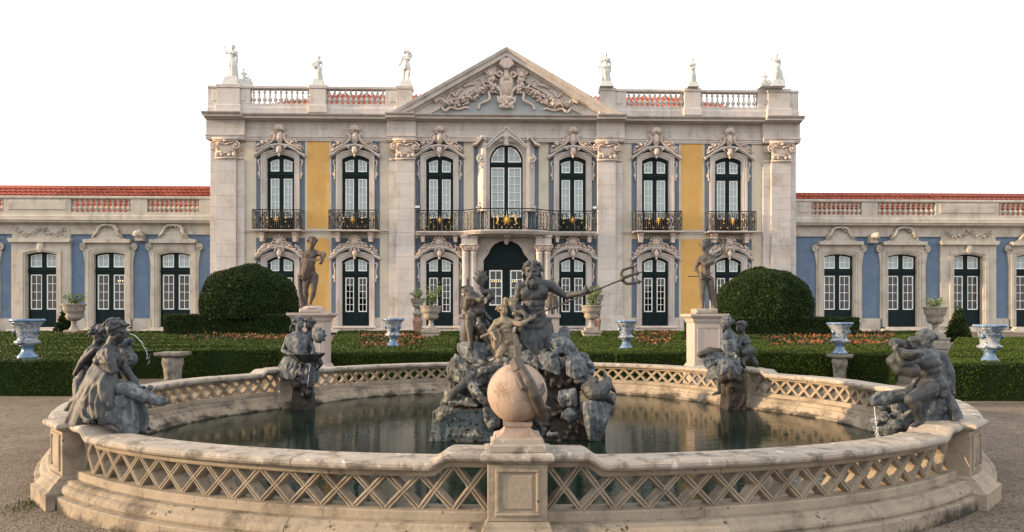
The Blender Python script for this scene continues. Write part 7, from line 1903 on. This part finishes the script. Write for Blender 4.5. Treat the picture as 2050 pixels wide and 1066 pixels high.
# ---- roof statues ------------------------------------------------------------------------
def roof_statue(label, px_, yb, yt, sd_, pose, hair='bun', seed=1, plinth=.42, putto=None):
    q = Q(39.65); k = (yb-yt)/75.0; e = thing('roof_statue', q(px_, yb+3), label, 'statue')
    f = lambda x, y, d=0: q(px_+sd_*x*k, yb-y*k, d)
    L, R_ = ('L', 'R') if sd_ > 0 else ('R', 'L')
    base = dict(head=(0, 68, 0), neck=(0, 60, 0), sN=(-8, 57, 0), sF=(8, 57, 0), eN=(-12, 46, 0), wN=(-12, 36, -.1), eF=(12, 46, 0), wF=(7, 38, -.2), mid=(0, 48, 0), pel=(0, 38, 0), hN=(-4, 37, 0), hF=(4, 37, 0), kN=(-5, 22, -.12), kF=(5, 21, 0), aN=(-4, 5, .05), aF=(6, 4, .05))
    base.update(pose.get('J', {})); J = {}
    for n_, v in base.items():
        nn = n_[0]+(L if n_[1:] == 'N' else R_) if n_[1:] in ('N', 'F') else n_; J[nn] = f(*v)
    m = MB(); Hh = 75*k*.028*1.08
    body(m, J, Hh, TOV, fem=pose.get('fem', True), hair=hair, seed=seed, hands=False, face=TOV+RIGHT*sd_*pose.get('turn', 0), headscale=1.05)
    if pose.get('skirt', 1): skirt(m, [(f(0, 44), .20*k, .16*k), (f(0, 32), .28*k, .22*k), (f(1, 18), .28*k, .24*k), (f(1, 3), .30*k, .26*k)], 8, .13, seed=seed); drape(m, [f(-9, 44, -.1), f(0, 40, -.2), f(8, 44, -.1)], [f(-8, 8, -.15), f(0, 4, -.25), f(9, 6, -.12)], 8, .05*k, .05, TOV, seed)
    else: skirt(m, [(f(0, 43), .18*k, .15*k), (f(0, 36), .25*k, .2*k), (f(0, 28), .28*k, .22*k)], 8, .13, seed=seed); m.chain([f(7, 30, .1), f(8, 14, .1), f(8, 2, .1)], [.10, .09, .12])
    for ch in pose.get('extra', []): m.chain([f(*p[:3]) for p in ch], [p[3] for p in ch], 7)
    fused('figure', m, .026, M['statue'], e, 1, .004, seed)
    c = q(px_, yb); zb = c.z
    m = MB(); w = plinth*k; m.add(*([(c.x-w, c.y-w, H(177, YB)+.002), (c.x+w, c.y-w, H(177, YB)+.002), (c.x+w, c.y+w, H(177, YB)+.002), (c.x-w, c.y+w, H(177, YB)+.002), (c.x-w*.72, c.y-w*.72, zb+.06), (c.x+w*.72, c.y-w*.72, zb+.06), (c.x+w*.72, c.y+w*.72, zb+.06), (c.x-w*.72, c.y+w*.72, zb+.06)],
        [(3,2,1,0),(4,5,6,7),(0,1,5,4),(1,2,6,5),(2,3,7,6),(3,0,4,7)])); mk('plinth', m, M['statue'], e)
    if putto:
        a, y = putto; f2 = lambda x, y_, d=0: q(a+sd_*x, y-y_, d)
        J = dict(head=f2(-2, 22), neck=f2(-2, 17), mid=f2(-1, 12), pel=f2(0, 6)); J['s'+L], J['s'+R_] = f2(-6, 15), f2(3, 15); J['e'+L], J['w'+L] = f2(-9, 10), f2(-8, 5, -.1); J['e'+R_], J['w'+R_] = f2(6, 11), f2(9, 6); J['h'+L], J['h'+R_] = f2(-3, 5), f2(3, 5)
        J['k'+L], J['k'+R_] = f2(-3, 8, -.3), f2(7, 7, -.15); J['a'+L], J['a'+R_] = f2(0, 1, -.3), f2(13, 2, -.1)
        m = MB(); body(m, J, .75, TOV, child=True, hands=False, seed=seed+3); fused('child', m, .024, M['statue'], e, 1, .003, seed)
        c2 = q(a, y); m = MB(); m.cbox(c2.x-.36, c2.x+.36, c2.y-.3, c2.y+.3, H(177, YB)+.003, c2.z+.03, .05); mk('child_plinth', m, M['statue'], e)
    return e
roof_statue('white marble woman raising one hand with a seated child, above the left corner', 466, 159, 89, 1, dict(J=dict(eN=(-14, 56, 0), wN=(-18, 66, 0), eF=(10, 44), wF=(9, 32, 0)), extra=[[(-18, 66, 0, .03), (-17, 74, 0, .03)]]), 'bun', 51, .5, (490, 162))
roof_statue('white marble woman holding a bowl at her side, second rooftop figure from left', 638, 163, 111, 1, dict(J=dict(eN=(-13, 47, 0), wN=(-12, 38, -.2)), extra=[[(-10, 42, -.2, .12), (-17, 45, -.15, .1)], [(-15, 47, -.15, .14), (-13, 46, -.15, .14)]]), 'bun', 52, .48)
roof_statue('white marble figure with bundle on its head, just left of the pediment', 814, 166, 98, -1, dict(fem=False, skirt=0, J=dict(head=(-3, 60, 0), neck=(-2, 54, 0), eN=(-12, 60, 0), wN=(-6, 70, 0), eF=(12, 44, 0), wF=(16, 40, 0)), extra=[[(-6, 66, 0, .12), (4, 68, 0, .12)], [(0, 68, 0, .1), (4, 76, 0, .05)], [(14, 40, 0, .06), (18, 42, 0, .04)]]), 'curly', 53, .42)
roof_statue('white marble warrior with plumed helmet, just right of the pediment', 1213, 168, 104, 1, dict(J=dict(eN=(-13, 47, 0), wN=(-16, 40, -.1), eF=(11, 44), wF=(12, 32, 0)), extra=[[(-16, 41, -.1, .08), (-4, 38, -.2, .1), (8, 40, -.1, .08)]]), 'feather', 54, .46)
roof_statue('white marble woman with folded arms, second rooftop figure from right', 1386, 168, 116, 1, dict(J=dict(eN=(-9, 46, -.1), wN=(-1, 46, -.25), eF=(9, 46, -.1), wF=(1, 44, -.25))), 'bun', 55, .46)
roof_statue('white marble woman with raised arm and reclining child, above the right corner', 1554, 166, 106, 1, dict(J=dict(eN=(-11, 58, 0), wN=(-18, 64, 0), eF=(10, 46), wF=(8, 34, 0)), extra=[[(8, 30, .1, .14), (12, 14, .1, .16), (12, 2, .1, .18)]]), 'bun', 56, .5, (1532, 168))

# ---- falling water --------------------------------------------------------------------------
def jet(P, r, label, drops=0, seed=1):
    rg = random.Random(seed); m = MB(); m.tube(P, r, 6)
    for i in range(drops):
        t = rg.uniform(.45, 1); x = t*(len(P)-1); k = min(int(x), len(P)-2); p = P[k].lerp(P[k+1], x-k); m.ell(p+Vector((rg.gauss(0, .012), rg.gauss(0, .012), rg.gauss(0, .02))), rg.uniform(.002, .004), n=5, m=4)
    mk('water_jet', m, M['jet'], label=label, cat='water jet', smooth=True)
q = Q(6.3)
jet([q(258, 668), q(270, 672), q(282, 684), q(292, 702), q(299, 725)], [.0035, .003, .0025, .002, .0012], 'thin arc of water spouting from the mouth of the left nymph', 16, 2)
jet([q(1750, 810), q(1751, 822), q(1753, 838), q(1754, 850), q(1756, 866), q(1757, 884)], [.005, .003, .006, .002, .005, .003], 'splashing trickle of water falling from the fish bowl at far right', 150, 3)
q = Q(12.5); jet([q(622, 722), q(619, 745), q(614, 790)], [.006, .005, .005], 'thin trickle falling from the shell basin of the back left group', 20, 4)
bpy.data.scenes.remove(tmpsc)
